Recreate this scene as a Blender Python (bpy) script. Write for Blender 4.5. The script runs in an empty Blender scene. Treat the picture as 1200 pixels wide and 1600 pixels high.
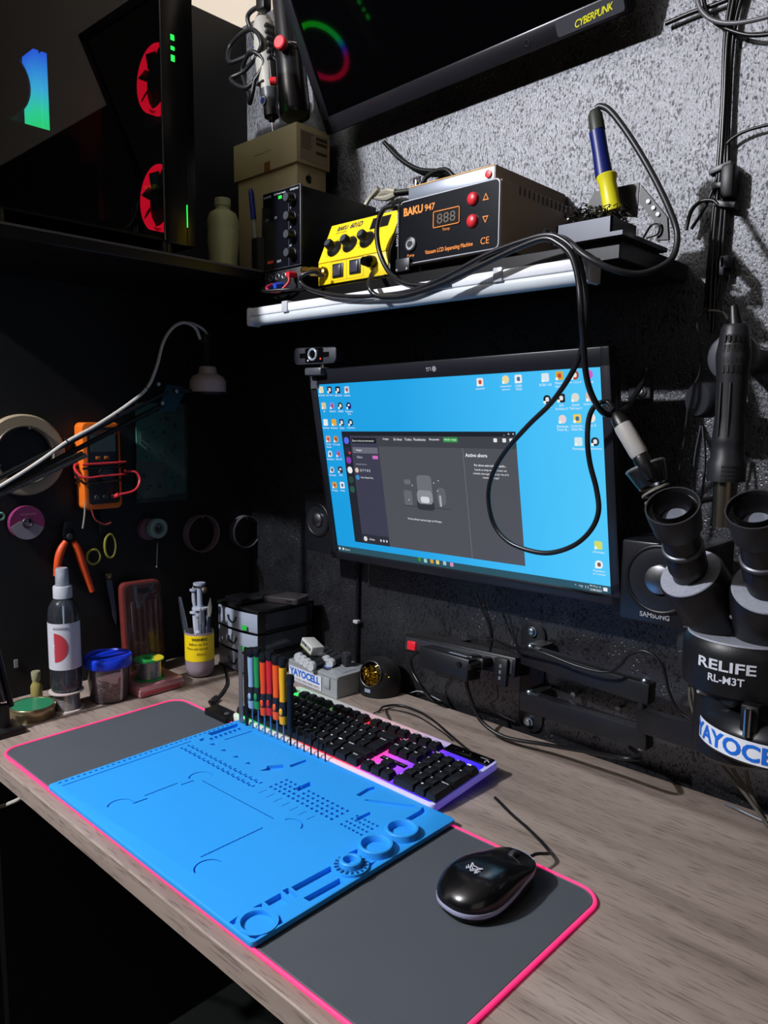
import bpy, bmesh, math, random
from mathutils import Vector, Matrix, Euler, Quaternion

random.seed(7)
S = bpy.context.scene
C = bpy.context.scene.collection
PI = math.pi
R = math.radians

# ------------------------------------------------------------------ camera
cam_data = bpy.data.cameras.new('camera')
cam = bpy.data.objects.new('camera', cam_data)
C.objects.link(cam)
cam.location = (0.95555, -0.38595, 0.48466)
cam.rotation_euler = (1.450823, -0.008947, 0.752282)
cam_data.sensor_fit = 'VERTICAL'
cam_data.sensor_height = 24.0
cam_data.lens = 1182.04 * 24.0 / 1600.0
cam_data.clip_start = 0.02
S.camera = cam

# ------------------------------------------------------------------ light, world, exposure
lamp_data = bpy.data.lights.new('ceiling_lamp', 'POINT')
lamp_data.energy = 195.0
lamp_data.color = (0.92, 0.935, 1.0)
lamp_data.shadow_soft_size = 0.028
lamp = bpy.data.objects.new('ceiling_lamp', lamp_data)
lamp.location = (-0.25, -1.16, 1.52)
C.objects.link(lamp)
# faint warm fill added from the right behind the camera, no visible source
side_data = bpy.data.lights.new('side_fill', 'AREA')
side_data.energy = 2.8
side_data.color = (1.0, 0.86, 0.74)
side_data.size = 1.4
side = bpy.data.objects.new('side_fill', side_data)
side.location = (2.4, -1.3, 0.9)
side.rotation_euler = (Vector((0.3, 0.3, 0.5)) - Vector(side.location)).to_track_quat('-Z', 'Y').to_euler()
C.objects.link(side)

world = bpy.data.worlds.new('world')
S.world = world
world.use_nodes = True
bg = world.node_tree.nodes['Background']
bg.inputs[0].default_value = (0.55, 0.6, 0.75, 1)
bg.inputs[1].default_value = 0.005

S.view_settings.view_transform = 'Standard'
S.view_settings.look = 'None'
S.view_settings.exposure = 0.0
S.view_settings.gamma = 1.0
S.view_settings.use_curve_mapping = False
S.cycles.max_bounces = 6
S.cycles.transparent_max_bounces = 12
S.cycles.sample_clamp_indirect = 3.0
S.cycles.caustics_reflective = False
S.cycles.caustics_refractive = False

# ------------------------------------------------------------------ materials
def lin(c):
    if isinstance(c, str):
        c = tuple(int(c[i:i + 2], 16) / 255 for i in (0, 2, 4))
    return tuple((v / 12.92 if v <= 0.04045 else ((v + 0.055) / 1.055) ** 2.4) for v in c)

MATS = {}
def M(name, col='808080', rough=0.5, metal=0.0, emit=None, es=1.0, noise=0.0, nscale=40.0, bump=0.0, bscale=300.0,
      alpha=1.0, trans=0.0, ior=1.45, coat=0.0, spec=0.5, stretch=(1, 1, 1)):
    if name in MATS:
        return MATS[name]
    m = bpy.data.materials.new(name)
    m.use_nodes = True
    nt = m.node_tree
    b = nt.nodes['Principled BSDF']
    c = (*lin(col), 1)
    b.inputs['Base Color'].default_value = c
    b.inputs['Roughness'].default_value = rough
    b.inputs['Metallic'].default_value = metal
    b.inputs['IOR'].default_value = ior
    b.inputs['Specular IOR Level'].default_value = spec
    b.inputs['Alpha'].default_value = alpha
    b.inputs['Transmission Weight'].default_value = trans
    b.inputs['Coat Weight'].default_value = coat
    b.inputs['Coat Roughness'].default_value = 0.1
    if emit:
        b.inputs['Emission Color'].default_value = (*lin(emit), 1)
        b.inputs['Emission Strength'].default_value = es
    tc = nt.nodes.new('ShaderNodeTexCoord')
    mp = nt.nodes.new('ShaderNodeMapping')
    mp.inputs['Scale'].default_value = stretch
    nt.links.new(tc.outputs['Object'], mp.inputs['Vector'])
    if noise or not (bump or emit or trans or alpha < 1):
        n = nt.nodes.new('ShaderNodeTexNoise')
        n.inputs['Scale'].default_value = nscale
        n.inputs['Detail'].default_value = 5
        nt.links.new(mp.outputs[0], n.inputs['Vector'])
        mx = nt.nodes.new('ShaderNodeMix')
        mx.data_type = 'RGBA'
        k = noise or 0.06
        mx.inputs['A'].default_value = tuple(v * (1 - k) for v in c[:3]) + (1,)
        mx.inputs['B'].default_value = tuple(min(1, v * (1 + k)) for v in c[:3]) + (1,)
        nt.links.new(n.outputs['Fac'], mx.inputs['Factor'])
        nt.links.new(mx.outputs['Result'], b.inputs['Base Color'])
    if bump:
        n2 = nt.nodes.new('ShaderNodeTexNoise')
        n2.inputs['Scale'].default_value = bscale
        n2.inputs['Detail'].default_value = 4
        nt.links.new(mp.outputs[0], n2.inputs['Vector'])
        bp = nt.nodes.new('ShaderNodeBump')
        bp.inputs['Strength'].default_value = bump
        bp.inputs['Distance'].default_value = 0.001
        nt.links.new(n2.outputs['Fac'], bp.inputs['Height'])
        nt.links.new(bp.outputs[0], b.inputs['Normal'])
    MATS[name] = m
    return m

def ramp_mat(name, axis, lo, hi, stops, es, base='101010', rough=0.5, basecol=None):
    """Emission coloured along one object axis (LED strips, backlight)."""
    if name in MATS:
        return MATS[name]
    m = bpy.data.materials.new(name)
    m.use_nodes = True
    nt = m.node_tree
    b = nt.nodes['Principled BSDF']
    b.inputs['Base Color'].default_value = (*lin(base), 1)
    b.inputs['Roughness'].default_value = rough
    tc = nt.nodes.new('ShaderNodeTexCoord')
    sp = nt.nodes.new('ShaderNodeSeparateXYZ')
    nt.links.new(tc.outputs['Object'], sp.inputs[0])
    mr = nt.nodes.new('ShaderNodeMapRange')
    mr.inputs['From Min'].default_value = lo
    mr.inputs['From Max'].default_value = hi
    nt.links.new(sp.outputs['XYZ'.index(axis)], mr.inputs['Value'])
    cr = nt.nodes.new('ShaderNodeValToRGB')
    el = cr.color_ramp.elements
    while len(el) > 1:
        el.remove(el[-1])
    for i, (p, col) in enumerate(stops):
        e = el[0] if i == 0 else el.new(p)
        e.position = p
        e.color = (*lin(col), 1)
    nt.links.new(mr.outputs[0], cr.inputs[0])
    nt.links.new(cr.outputs[0], b.inputs['Emission Color'])
    b.inputs['Emission Strength'].default_value = es
    MATS[name] = m
    return m

def glass_mat(name, tint='ffffff', opacity=0.08, rough=0.02, tcol=None):
    """Thin clear sheet: see-through with a surface reflection and a little body colour."""
    if name in MATS:
        return MATS[name]
    m = bpy.data.materials.new(name)
    m.use_nodes = True
    nt = m.node_tree
    for n in list(nt.nodes):
        nt.nodes.remove(n)
    out = nt.nodes.new('ShaderNodeOutputMaterial')
    tr = nt.nodes.new('ShaderNodeBsdfTransparent')
    tr.inputs[0].default_value = (*lin(tcol or 'ffffff'), 1)
    df = nt.nodes.new('ShaderNodeBsdfDiffuse')
    df.inputs[0].default_value = (*lin(tint), 1)
    gl = nt.nodes.new('ShaderNodeBsdfGlossy')
    gl.inputs['Roughness'].default_value = rough
    fr = nt.nodes.new('ShaderNodeFresnel')
    fr.inputs[0].default_value = 1.45
    m1 = nt.nodes.new('ShaderNodeMixShader')
    m1.inputs[0].default_value = opacity
    nt.links.new(tr.outputs[0], m1.inputs[1])
    nt.links.new(df.outputs[0], m1.inputs[2])
    m2 = nt.nodes.new('ShaderNodeMixShader')
    nt.links.new(fr.outputs[0], m2.inputs[0])
    nt.links.new(m1.outputs[0], m2.inputs[1])
    nt.links.new(gl.outputs[0], m2.inputs[2])
    nt.links.new(m2.outputs[0], out.inputs[0])
    MATS[name] = m
    return m

# ------------------------------------------------------------------ mesh builder
class MB:
    def __init__(s):
        s.bm = bmesh.new()

    def box(s, x0, x1, y0, y1, z0, z1, bev=0.0, seg=2, mat=None):
        t = bmesh.new()
        bmesh.ops.create_cube(t, size=1.0)
        for v in t.verts:
            v.co = Vector(((x0 + x1) / 2 + v.co.x * (x1 - x0), (y0 + y1) / 2 + v.co.y * (y1 - y0), (z0 + z1) / 2 + v.co.z * (z1 - z0)))
        if bev:
            bmesh.ops.bevel(t, geom=t.edges[:], offset=bev, segments=seg, affect='EDGES', profile=0.5)
        return s._add(t, mat)

    def _add(s, t, mat=None):
        if mat is not None:
            bmesh.ops.transform(t, matrix=mat, verts=t.verts)
        me = bpy.data.meshes.new('tmp')
        t.to_mesh(me)
        t.free()
        s.bm.from_mesh(me)
        bpy.data.meshes.remove(me)
        return s

    def prism(s, pts, h0, h1, mat=None, bev=0.0, seg=2):
        """polygon in local XY extruded from z=h0 to z=h1"""
        t = bmesh.new()
        lo = [t.verts.new((p[0], p[1], h0)) for p in pts]
        f = t.faces.new(lo)
        r = bmesh.ops.extrude_face_region(t, geom=[f])
        vs = [e for e in r['geom'] if isinstance(e, bmesh.types.BMVert)]
        bmesh.ops.translate(t, verts=vs, vec=(0, 0, h1 - h0))
        bmesh.ops.recalc_face_normals(t, faces=t.faces)
        if bev:
            bmesh.ops.bevel(t, geom=[e for e in t.edges if abs(e.verts[0].co.z - e.verts[1].co.z) < 1e-7], offset=bev, segments=seg, affect='EDGES', profile=0.5)
        return s._add(t, mat)

    def lathe(s, prof, loc=(0, 0, 0), axis=(0, 0, 1), seg=32, caps=True, arc=2 * PI):
        """prof: list of (radius, height) along axis"""
        t = bmesh.new()
        rings = []
        full = arc > 2 * PI - 1e-4
        n = seg if full else seg + 1
        for r, h in prof:
            if r < 1e-6:
                rings.append([t.verts.new((0, 0, h))])
            else:
                rings.append([t.verts.new((r * math.cos(arc * i / seg), r * math.sin(arc * i / seg), h)) for i in range(n)])
        for a, b in zip(rings, rings[1:]):
            for i in range(n if full else n - 1):
                j = (i + 1) % n
                if len(a) == 1 and len(b) == 1:
                    continue
                if len(a) == 1:
                    t.faces.new((a[0], b[j], b[i]))
                elif len(b) == 1:
                    t.faces.new((a[i], a[j], b[0]))
                else:
                    t.faces.new((a[i], a[j], b[j], b[i]))
        if caps and full:
            for k in (0, -1):
                if len(rings[k]) > 2:
                    t.faces.new(rings[k] if k else rings[k][::-1])
        bmesh.ops.recalc_face_normals(t, faces=t.faces)
        q = Vector((0, 0, 1)).rotation_difference(Vector(axis).normalized()).to_matrix().to_4x4()
        return s._add(t, Matrix.Translation(loc) @ q)

    def cyl(s, p0, p1, r0, r1=None, seg=24, bev=0.0):
        p0 = Vector(p0)
        p1 = Vector(p1)
        L = (p1 - p0).length
        r1 = r0 if r1 is None else r1
        pr = [(r0, 0), (r1, L)]
        if bev:
            pr = [(r0 - bev, 0), (r0, bev), (r1, L - bev), (r1 - bev, L)]
        return s.lathe(pr, p0, p1 - p0, seg)

    def ball(s, c, r, seg=16, sc=(1, 1, 1), mat=None):
        t = bmesh.new()
        bmesh.ops.create_uvsphere(t, u_segments=seg, v_segments=max(6, seg // 2), radius=r)
        for v in t.verts:
            v.co = Vector((v.co.x * sc[0] + c[0], v.co.y * sc[1] + c[1], v.co.z * sc[2] + c[2]))
        return s._add(t, mat)

    def torus(s, c, axis, r, rt, seg=32, rs=8, arc=2 * PI, a0=0.0):
        q = Vector((0, 0, 1)).rotation_difference(Vector(axis).normalized())
        n = seg if arc > 6.28 else seg + 1
        pts = [Vector(c) + q @ Vector((r * math.cos(a0 + arc * i / seg), r * math.sin(a0 + arc * i / seg), 0)) for i in range(n)]
        return s.sweep(pts, rt, rs, closed=arc > 6.28)

    def sweep(s, pts, r, rs=8, closed=False, caps=True, flat=None):
        t = bmesh.new()
        pts = [Vector(p) for p in pts]
        n = len(pts)
        tang = []
        for i in range(n):
            a = pts[(i - 1) % n] if (closed or i > 0) else pts[i]
            b = pts[(i + 1) % n] if (closed or i < n - 1) else pts[i]
            d = (b - a)
            tang.append(d.normalized() if d.length > 1e-9 else Vector((0, 0, 1)))
        up = Vector((0, 0, 1)) if abs(tang[0].z) < 0.9 else Vector((1, 0, 0))
        nrm = (up - tang[0] * up.dot(tang[0])).normalized()
        rings = []
        for i in range(n):
            if i:
                nrm = tang[i - 1].rotation_difference(tang[i]) @ nrm
                nrm = (nrm - tang[i] * nrm.dot(tang[i])).normalized()
            bn = tang[i].cross(nrm)
            rr = r[i] if isinstance(r, (list, tuple)) else r
            f = flat or 1.0
            rings.append([t.verts.new(pts[i] + (nrm * math.cos(2 * PI * k / rs) * f + bn * math.sin(2 * PI * k / rs)) * rr) for k in range(rs)])
        for i in range(n if closed else n - 1):
            a, b = rings[i], rings[(i + 1) % n]
            for k in range(rs):
                t.faces.new((a[k], a[(k + 1) % rs], b[(k + 1) % rs], b[k]))
        if caps and not closed:
            t.faces.new(rings[0][::-1])
            t.faces.new(rings[-1])
        bmesh.ops.recalc_face_normals(t, faces=t.faces)
        return s._add(t)

    def tube(s, pts, r, rs=8, sub=6, flat=None):
        return s.sweep(smooth(pts, sub), r, rs, flat=flat)

    def loft(s, rings, caps=True, closed=True):
        t = bmesh.new()
        vs = [[t.verts.new(p) for p in ring] for ring in rings]
        n = len(vs[0])
        for a, b in zip(vs, vs[1:]):
            for k in range(n if closed else n - 1):
                t.faces.new((a[k], a[(k + 1) % n], b[(k + 1) % n], b[k]))
        if caps:
            t.faces.new(vs[0][::-1])
            t.faces.new(vs[-1])
        bmesh.ops.recalc_face_normals(t, faces=t.faces)
        return s._add(t)

    def move(s, mat):
        bmesh.ops.transform(s.bm, matrix=mat, verts=s.bm.verts)
        return s

def smooth(pts, sub=6):
    P = [Vector(p) for p in pts]
    if len(P) < 3:
        return P
    out = []
    for i in range(len(P) - 1):
        p0 = P[i - 1] if i else P[i] * 2 - P[i + 1]
        p3 = P[i + 2] if i + 2 < len(P) else P[i + 1] * 2 - P[i]
        p1, p2 = P[i], P[i + 1]
        for k in range(sub):
            u = k / sub
            out.append(0.5 * ((2 * p1) + (p2 - p0) * u + (2 * p0 - 5 * p1 + 4 * p2 - p3) * u * u + (3 * p1 - p0 - 3 * p2 + p3) * u ** 3))
    out.append(P[-1])
    return out

def rrect(x0, x1, y0, y1, r, n=6):
    pts = []
    for cx, cy, a in ((x1 - r, y1 - r, 0), (x0 + r, y1 - r, 90), (x0 + r, y0 + r, 180), (x1 - r, y0 + r, 270)):
        for k in range(n + 1):
            t = R(a + 90 * k / n)
            pts.append((cx + r * math.cos(t), cy + r * math.sin(t)))
    return pts

def circle(cx, cy, r, n=24):
    return [(cx + r * math.cos(2 * PI * k / n), cy + r * math.sin(2 * PI * k / n)) for k in range(n)]

# frames: build in local XY (x right, y up, z out of the face) then turn the face
FRONT = Matrix.Rotation(PI / 2, 4, 'X')                                   # face looks to -y (towards the viewer)
RIGHT = Matrix.Rotation(PI / 2, 4, 'Z') @ Matrix.Rotation(PI / 2, 4, 'X')  # face looks to +x
TOP = Matrix.Identity(4)
def TR(*v):
    return Matrix.Translation(v)

def link(name, me, parent=None, loc=(0, 0, 0), rot=(0, 0, 0)):
    o = bpy.data.objects.new(name, me)
    C.objects.link(o)
    o.location = loc
    o.rotation_euler = rot
    if parent is not None:
        o.parent = parent
    return o

def obj(name, mb, mat, parent=None, loc=(0, 0, 0), rot=(0, 0, 0), ang=41, mat2=None, label=None):
    me = bpy.data.meshes.new(name)
    mb.bm.to_mesh(me)
    mb.bm.free()
    me.materials.append(mat)
    me.polygons.foreach_set('use_smooth', [True] * len(me.polygons))
    me.set_sharp_from_angle(angle=R(ang))
    o = link(name, me, parent, loc, rot)
    if label:
        o['label'] = label
    return o

def tag(o, label, cat, group=None, kind=None):
    o['label'] = label
    o['category'] = cat
    if group:
        o['group'] = group
    if kind:
        o['kind'] = kind
    return o

def T(name, label, cat, loc=(0, 0, 0), rot=(0, 0, 0), group=None):
    o = bpy.data.objects.new(name, None)
    o.empty_display_size = 0.02
    C.objects.link(o)
    o.location = loc
    o.rotation_euler = rot
    return tag(o, label, cat, group)

def one(name, mb, mat, label, cat, loc=(0, 0, 0), rot=(0, 0, 0), group=None, kind=None, ang=41):
    return tag(obj(name, mb, mat, None, loc, rot, ang), label, cat, group, kind)

def struct(name, mb, mat, **k):
    o = obj(name, mb, mat)
    o['kind'] = 'structure'
    return o

def text_mesh(s, w=None, h=0.01, ext=0.0002, align='CENTER', bold=0.0, shear=0.0, spacing=1.0):
    cu = bpy.data.curves.new('txt', 'FONT')
    cu.body = s
    cu.align_x = align
    cu.align_y = 'CENTER'
    cu.size = 1.0
    cu.extrude = 0.0
    cu.offset = bold
    cu.shear = shear
    cu.space_character = spacing
    cu.resolution_u = 3
    o = bpy.data.objects.new('txt', cu)
    C.objects.link(o)
    bpy.context.view_layer.update()
    me = bpy.data.meshes.new_from_object(o.evaluated_get(bpy.context.evaluated_depsgraph_get()))
    bpy.data.objects.remove(o)
    bpy.data.curves.remove(cu)
    b = bmesh.new()
    b.from_mesh(me)
    bpy.data.meshes.remove(me)
    xs = [v.co.x for v in b.verts] or [0, 1]
    ys = [v.co.y for v in b.verts] or [0, 1]
    w0, h0 = max(xs) - min(xs), max(ys) - min(ys)
    sy = h / max(h0, 1e-6)
    sx = (w / max(w0, 1e-6)) if w else sy
    cx = (max(xs) + min(xs)) / 2 if align == 'CENTER' else min(xs)
    cy = (max(ys) + min(ys)) / 2
    for v in b.verts:
        v.co = Vector(((v.co.x - cx) * sx, (v.co.y - cy) * sy, ext))
    m = MB()
    m.bm.free()
    m.bm = b
    return m

def txt(parent, s, mat, loc, frame=FRONT, w=None, h=0.005, name='lettering', **k):
    """lettering on a face: loc in the parent's space, frame = which way the face looks"""
    m = text_mesh(s, w, h, **k)
    m.move(TR(*loc) @ frame)
    return obj(name, m, mat, parent)

def cable(name, pts, r, mat, label, rs=8, sub=6, cat='cable', group=None):
    return one(name, MB().tube(pts, r, rs, sub), mat, label, cat, group=group, ang=80)

def copy_tree(o, parent=None):
    c = o.copy()
    C.objects.link(c)
    c.parent = parent
    for ch in list(o.children):
        copy_tree(ch, c)
    return c

# common materials
black = M('black_plastic', '0b0b0d', 0.45)
gloss = M('gloss_black', '060607', 0.12, spec=0.6)
satin = M('satin_black', '101114', 0.35, bump=0.15, bscale=900)
matte = M('matte_black', '0a0a0b', 0.7)
rubber = M('black_rubber', '0d0d0e', 0.38, spec=0.55)
dgrey = M('dark_grey_plastic', '26272b', 0.45)
white = M('white_plastic', 'd8d8dc', 0.4)
wprint = M('white_print', 'd5d7dc', 0.6)
chrome = M('chrome', 'c9c9cc', 0.18, 1.0)
steel = M('brushed_steel', '9a9b9e', 0.34, 1.0, bump=0.2, bscale=200, stretch=(1, 1, 12))
brass = M('brass', 'b8923f', 0.28, 1.0)
orangep = M('orange_print', 'f08a2a', 0.6)
redp = M('red_plastic', 'd3262f', 0.4)

# ------------------------------------------------------------------ setting
def wall_paint():
    m = bpy.data.materials.new('rough_black_wall_paint')
    m.use_nodes = True
    nt = m.node_tree
    L = nt.links.new
    b = nt.nodes['Principled BSDF']
    b.inputs['Specular IOR Level'].default_value = 0.8
    b.inputs['Specular Tint'].default_value = (0.93, 0.94, 1.0, 1)
    b.inputs['IOR'].default_value = 1.76
    tc = nt.nodes.new('ShaderNodeTexCoord')
    mp = nt.nodes.new('ShaderNodeMapping')
    mp.inputs['Scale'].default_value = (1.0, 1.0, 0.36)
    L(tc.outputs['Object'], mp.inputs['Vector'])
    n1 = nt.nodes.new('ShaderNodeTexNoise')
    n1.inputs['Scale'].default_value = 560
    n1.inputs['Detail'].default_value = 4
    n1.inputs['Roughness'].default_value = 0.6
    L(mp.outputs[0], n1.inputs['Vector'])
    n2 = nt.nodes.new('ShaderNodeTexNoise')
    n2.inputs['Scale'].default_value = 28
    n2.inputs['Detail'].default_value = 3
    L(tc.outputs['Object'], n2.inputs['Vector'])
    v = nt.nodes.new('ShaderNodeTexVoronoi')
    v.inputs['Scale'].default_value = 190
    L(tc.outputs['Object'], v.inputs['Vector'])
    vr = nt.nodes.new('ShaderNodeMapRange')
    vr.inputs['From Min'].default_value = 0.10
    vr.inputs['From Max'].default_value = 0.34
    L(v.outputs['Distance'], vr.inputs['Value'])
    # pits only where a coarse noise allows them
    gate = nt.nodes.new('ShaderNodeMapRange')
    gate.inputs['From Min'].default_value = 0.45
    gate.inputs['From Max'].default_value = 0.62
    L(n2.outputs['Fac'], gate.inputs['Value'])
    pit = nt.nodes.new('ShaderNodeMath')
    pit.operation = 'SUBTRACT'
    pit.inputs[0].default_value = 1.0
    L(vr.outputs[0], pit.inputs[1])
    pg = nt.nodes.new('ShaderNodeMath')
    pg.operation = 'MULTIPLY'
    L(pit.outputs[0], pg.inputs[0])
    L(gate.outputs[0], pg.inputs[1])
    pw = nt.nodes.new('ShaderNodeMath')
    pw.operation = 'MULTIPLY'
    L(pg.outputs[0], pw.inputs[0])
    pw.inputs[1].default_value = 0.5
    h = nt.nodes.new('ShaderNodeMath')
    h.operation = 'SUBTRACT'
    L(n1.outputs['Fac'], h.inputs[0])
    L(pw.outputs[0], h.inputs[1])
    h2 = nt.nodes.new('ShaderNodeMath')
    h2.operation = 'MULTIPLY_ADD'
    L(n2.outputs['Fac'], h2.inputs[0])
    h2.inputs[1].default_value = 0.9
    L(h.outputs[0], h2.inputs[2])
    bp = nt.nodes.new('ShaderNodeBump')
    bp.inputs['Strength'].default_value = 0.62
    bp.inputs['Distance'].default_value = 0.0018
    L(h2.outputs[0], bp.inputs['Height'])
    L(bp.outputs[0], b.inputs['Normal'])
    # flecks of lower specular: dull spots of their own shape
    n3 = nt.nodes.new('ShaderNodeTexNoise')
    n3.inputs['Scale'].default_value = 380
    n3.inputs['Detail'].default_value = 3
    mp3 = nt.nodes.new('ShaderNodeMapping')
    mp3.inputs['Scale'].default_value = (1.0, 1.0, 0.55)
    L(tc.outputs['Object'], mp3.inputs['Vector'])
    L(mp3.outputs[0], n3.inputs['Vector'])
    fk = nt.nodes.new('ShaderNodeMapRange')
    fk.inputs['From Min'].default_value = 0.36
    fk.inputs['From Max'].default_value = 0.46
    fk.inputs['To Min'].default_value = 0.30
    fk.inputs['To Max'].default_value = 0.95
    ad = nt.nodes.new('ShaderNodeMath')
    ad.operation = 'MULTIPLY_ADD'
    L(n2.outputs['Fac'], ad.inputs[0])
    ad.inputs[1].default_value = 0.35
    L(n3.outputs['Fac'], ad.inputs[2])
    sb_ = nt.nodes.new('ShaderNodeMath')
    sb_.operation = 'SUBTRACT'
    L(ad.outputs[0], sb_.inputs[0])
    sb_.inputs[1].default_value = 0.165
    L(sb_.outputs[0], fk.inputs['Value'])
    L(fk.outputs[0], b.inputs['Specular IOR Level'])
    rr = nt.nodes.new('ShaderNodeMapRange')
    rr.inputs['To Min'].default_value = 0.32
    rr.inputs['To Max'].default_value = 0.41
    L(n2.outputs['Fac'], rr.inputs['Value'])
    L(rr.outputs[0], b.inputs['Roughness'])
    cr = nt.nodes.new('ShaderNodeValToRGB')
    cr.color_ramp.elements[0].color = (*lin('08090b'), 1)
    cr.color_ramp.elements[1].color = (*lin('121317'), 1)
    L(n1.outputs['Fac'], cr.inputs[0])
    L(cr.outputs[0], b.inputs['Base Color'])
    return m

def wood(name='grey_oak_laminate'):
    m = bpy.data.materials.new(name)
    m.use_nodes = True
    nt = m.node_tree
    L = nt.links.new
    b = nt.nodes['Principled BSDF']
    b.inputs['Roughness'].default_value = 0.55
    tc = nt.nodes.new('ShaderNodeTexCoord')
    mp = nt.nodes.new('ShaderNodeMapping')
    mp.inputs['Scale'].default_value = (1.3, 17, 17)
    L(tc.outputs['Object'], mp.inputs['Vector'])
    n1 = nt.nodes.new('ShaderNodeTexNoise')
    n1.inputs['Scale'].default_value = 1.3
    n1.inputs['Detail'].default_value = 6
    n1.inputs['Distortion'].default_value = 0.6
    L(mp.outputs[0], n1.inputs['Vector'])
    mp2 = nt.nodes.new('ShaderNodeMapping')
    mp2.inputs['Scale'].default_value = (22, 230, 230)
    L(tc.outputs['Object'], mp2.inputs['Vector'])
    n2 = nt.nodes.new('ShaderNodeTexNoise')
    n2.inputs['Scale'].default_value = 1.5
    n2.inputs['Detail'].default_value = 4
    L(mp2.outputs[0], n2.inputs['Vector'])
    cr = nt.nodes.new('ShaderNodeValToRGB')
    e = cr.color_ramp.elements
    e[0].position = 0.25
    e[0].color = (*lin('66594f'), 1)
    e[1].position = 0.72
    e[1].color = (*lin('a6978d'), 1)
    k = e.new(0.5)
    k.color = (*lin('94857b'), 1)
    L(n1.outputs['Fac'], cr.inputs[0])
    cr2 = nt.nodes.new('ShaderNodeValToRGB')
    e = cr2.color_ramp.elements
    e[0].position = 0.34
    e[0].color = (0.42, 0.39, 0.38, 1)
    e[1].position = 0.47
    e[1].color = (1, 1, 1, 1)
    L(n2.outputs['Fac'], cr2.inputs[0])
    mx = nt.nodes.new('ShaderNodeMix')
    mx.data_type = 'RGBA'
    mx.blend_type = 'MULTIPLY'
    mx.inputs['Factor'].default_value = 0.7
    L(cr.outputs[0], mx.inputs['A'])
    L(cr2.outputs[0], mx.inputs['B'])
    L(mx.outputs['Result'], b.inputs['Base Color'])
    bp = nt.nodes.new('ShaderNodeBump')
    bp.inputs['Strength'].default_value = 0.15
    bp.inputs['Distance'].default_value = 0.0004
    L(n2.outputs['Fac'], bp.inputs['Height'])
    L(bp.outputs[0], b.inputs['Normal'])
    return m

WOOD = wood()
PAINT = wall_paint()
flatblack = M('flat_black_wall_paint', '060607', 0.6, bump=0.3, bscale=120)
whitewall = M('white_wall_paint', 'b9ac9a', 0.8, bump=0.2, bscale=80)
ceil = M('ceiling_paint', 'a09a92', 0.9)

struct('floor', MB().box(-1.9, 2.0, -2.2, 0.67, -0.80, -0.75), M('dark_floor_tiles', '0c100e', 0.6))
struct('wall_back', MB().box(-0.43, 2.0, 0.62, 0.67, -0.75, 1.282), PAINT)
struct('wall_back_upper', MB().box(-1.9, 2.0, 0.62, 0.67, 1.282, 1.80), whitewall)
struct('wall_left', MB().box(-0.43, -0.38, -0.42, 0.62, -0.75, 1.272), flatblack)
struct('wall_far', MB().box(-1.9, -1.85, -2.2, 0.62, -0.75, 1.80), whitewall)
struct('ceiling', MB().box(-1.9, 2.0, -2.2, 0.67, 1.80, 1.85), ceil)

# ------------------------------------------------------------------ desk and shelves
desk = T('desk', 'grey oak laminate desk top along the black wall', 'desk', (0.5, 0.3, -0.75))
o = obj('desk_top', MB().box(-0.378, 1.45, -0.013, 0.598, -0.026, 0, bev=0.0015, seg=1), WOOD, desk, (-0.5, -0.3, 0.75))
for xx in (-0.34, 1.40):
    obj('side_panel', MB().box(xx - 0.012, xx + 0.012, 0.05, 0.57, -0.75, -0.026), black, desk, (-0.5, -0.3, 0.75))
sh = T('wall_shelf', 'black board shelf under the yellow soldering station, fixed to the rough wall', 'shelf', (0.2, 0.62, 0.67))
SHB = M('shelf_black', '050506', 0.3)
obj('shelf_board', MB().box(-0.21, 0.550, 0.430, 0.619, 0.667, 0.6893, bev=0.001, seg=1), SHB, sh, (-0.2, -0.62, -0.67))
sh2 = T('side_shelf', 'black shelf on the left wall carrying the computer tower', 'shelf', (-0.24, 0.2, 0.718))
obj('shelf_board', MB().box(-0.379, -0.10, -0.02, 0.619, 0.718, 0.736, bev=0.001, seg=1), M('shelf_side_black', '0c0c0e', 0.35), sh2, (0.24, -0.2, -0.718))
obj('edge_highlight', MB().box(-0.10, -0.0985, -0.02, 0.618, 0.7325, 0.7358), M('shelf_edge_highlight', '5a5654', 0.5), sh2, (0.24, -0.2, -0.718), label='thin grey strip drawn as the front edge highlight')  # grey strip stands in for the highlight along the shelf edge

# ------------------------------------------------------------------ gaming mouse pad
pad = T('mouse_pad', 'wide dark grey cloth mouse pad with glowing pink rim', 'mouse pad', (0.23, 0.15, 0))
PX0, PX1, PY0, PY1 = -0.169, 0.632, 0.0005, 0.3005
obj('cloth', MB().prism(rrect(PX0 + .002, PX1 - .002, PY0 + .002, PY1 - .002, 0.026, 8), 0.0003, 0.003), M('pad_cloth', '464b52', 0.85, bump=0.25, bscale=1500, noise=.08, nscale=12), pad, (-0.23, -0.15, 0))
rim = rrect(PX0 + .002, PX1 - .002, PY0 + .002, PY1 - .002, 0.026, 8)
rim2 = []
for i, p in enumerate(rim):
    q = rim[(i + 1) % len(rim)]
    n = max(1, int(math.hypot(q[0] - p[0], q[1] - p[1]) / 0.03))
    for k in range(n):
        rim2.append((p[0] + (q[0] - p[0]) * k / n, p[1] + (q[1] - p[1]) * k / n, 0.0024))
obj('light_rim', MB().sweep(rim2, 0.0022, 8, closed=True), M('pink_light_rim', 'd84a70', 0.4, emit='ff1278', es=0.70), pad, (-0.23, -0.15, 0), label='glowing pink piping')
st = rrect(PX0 + .0055, PX1 - .0055, PY0 + .0055, PY1 - .0055, 0.023, 8)
obj('stitching', MB().sweep([(p[0], p[1], 0.0031) for p in st], 0.0005, 4, closed=True), M('stitch', '5c5e66', 0.8), pad, (-0.23, -0.15, 0))
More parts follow.
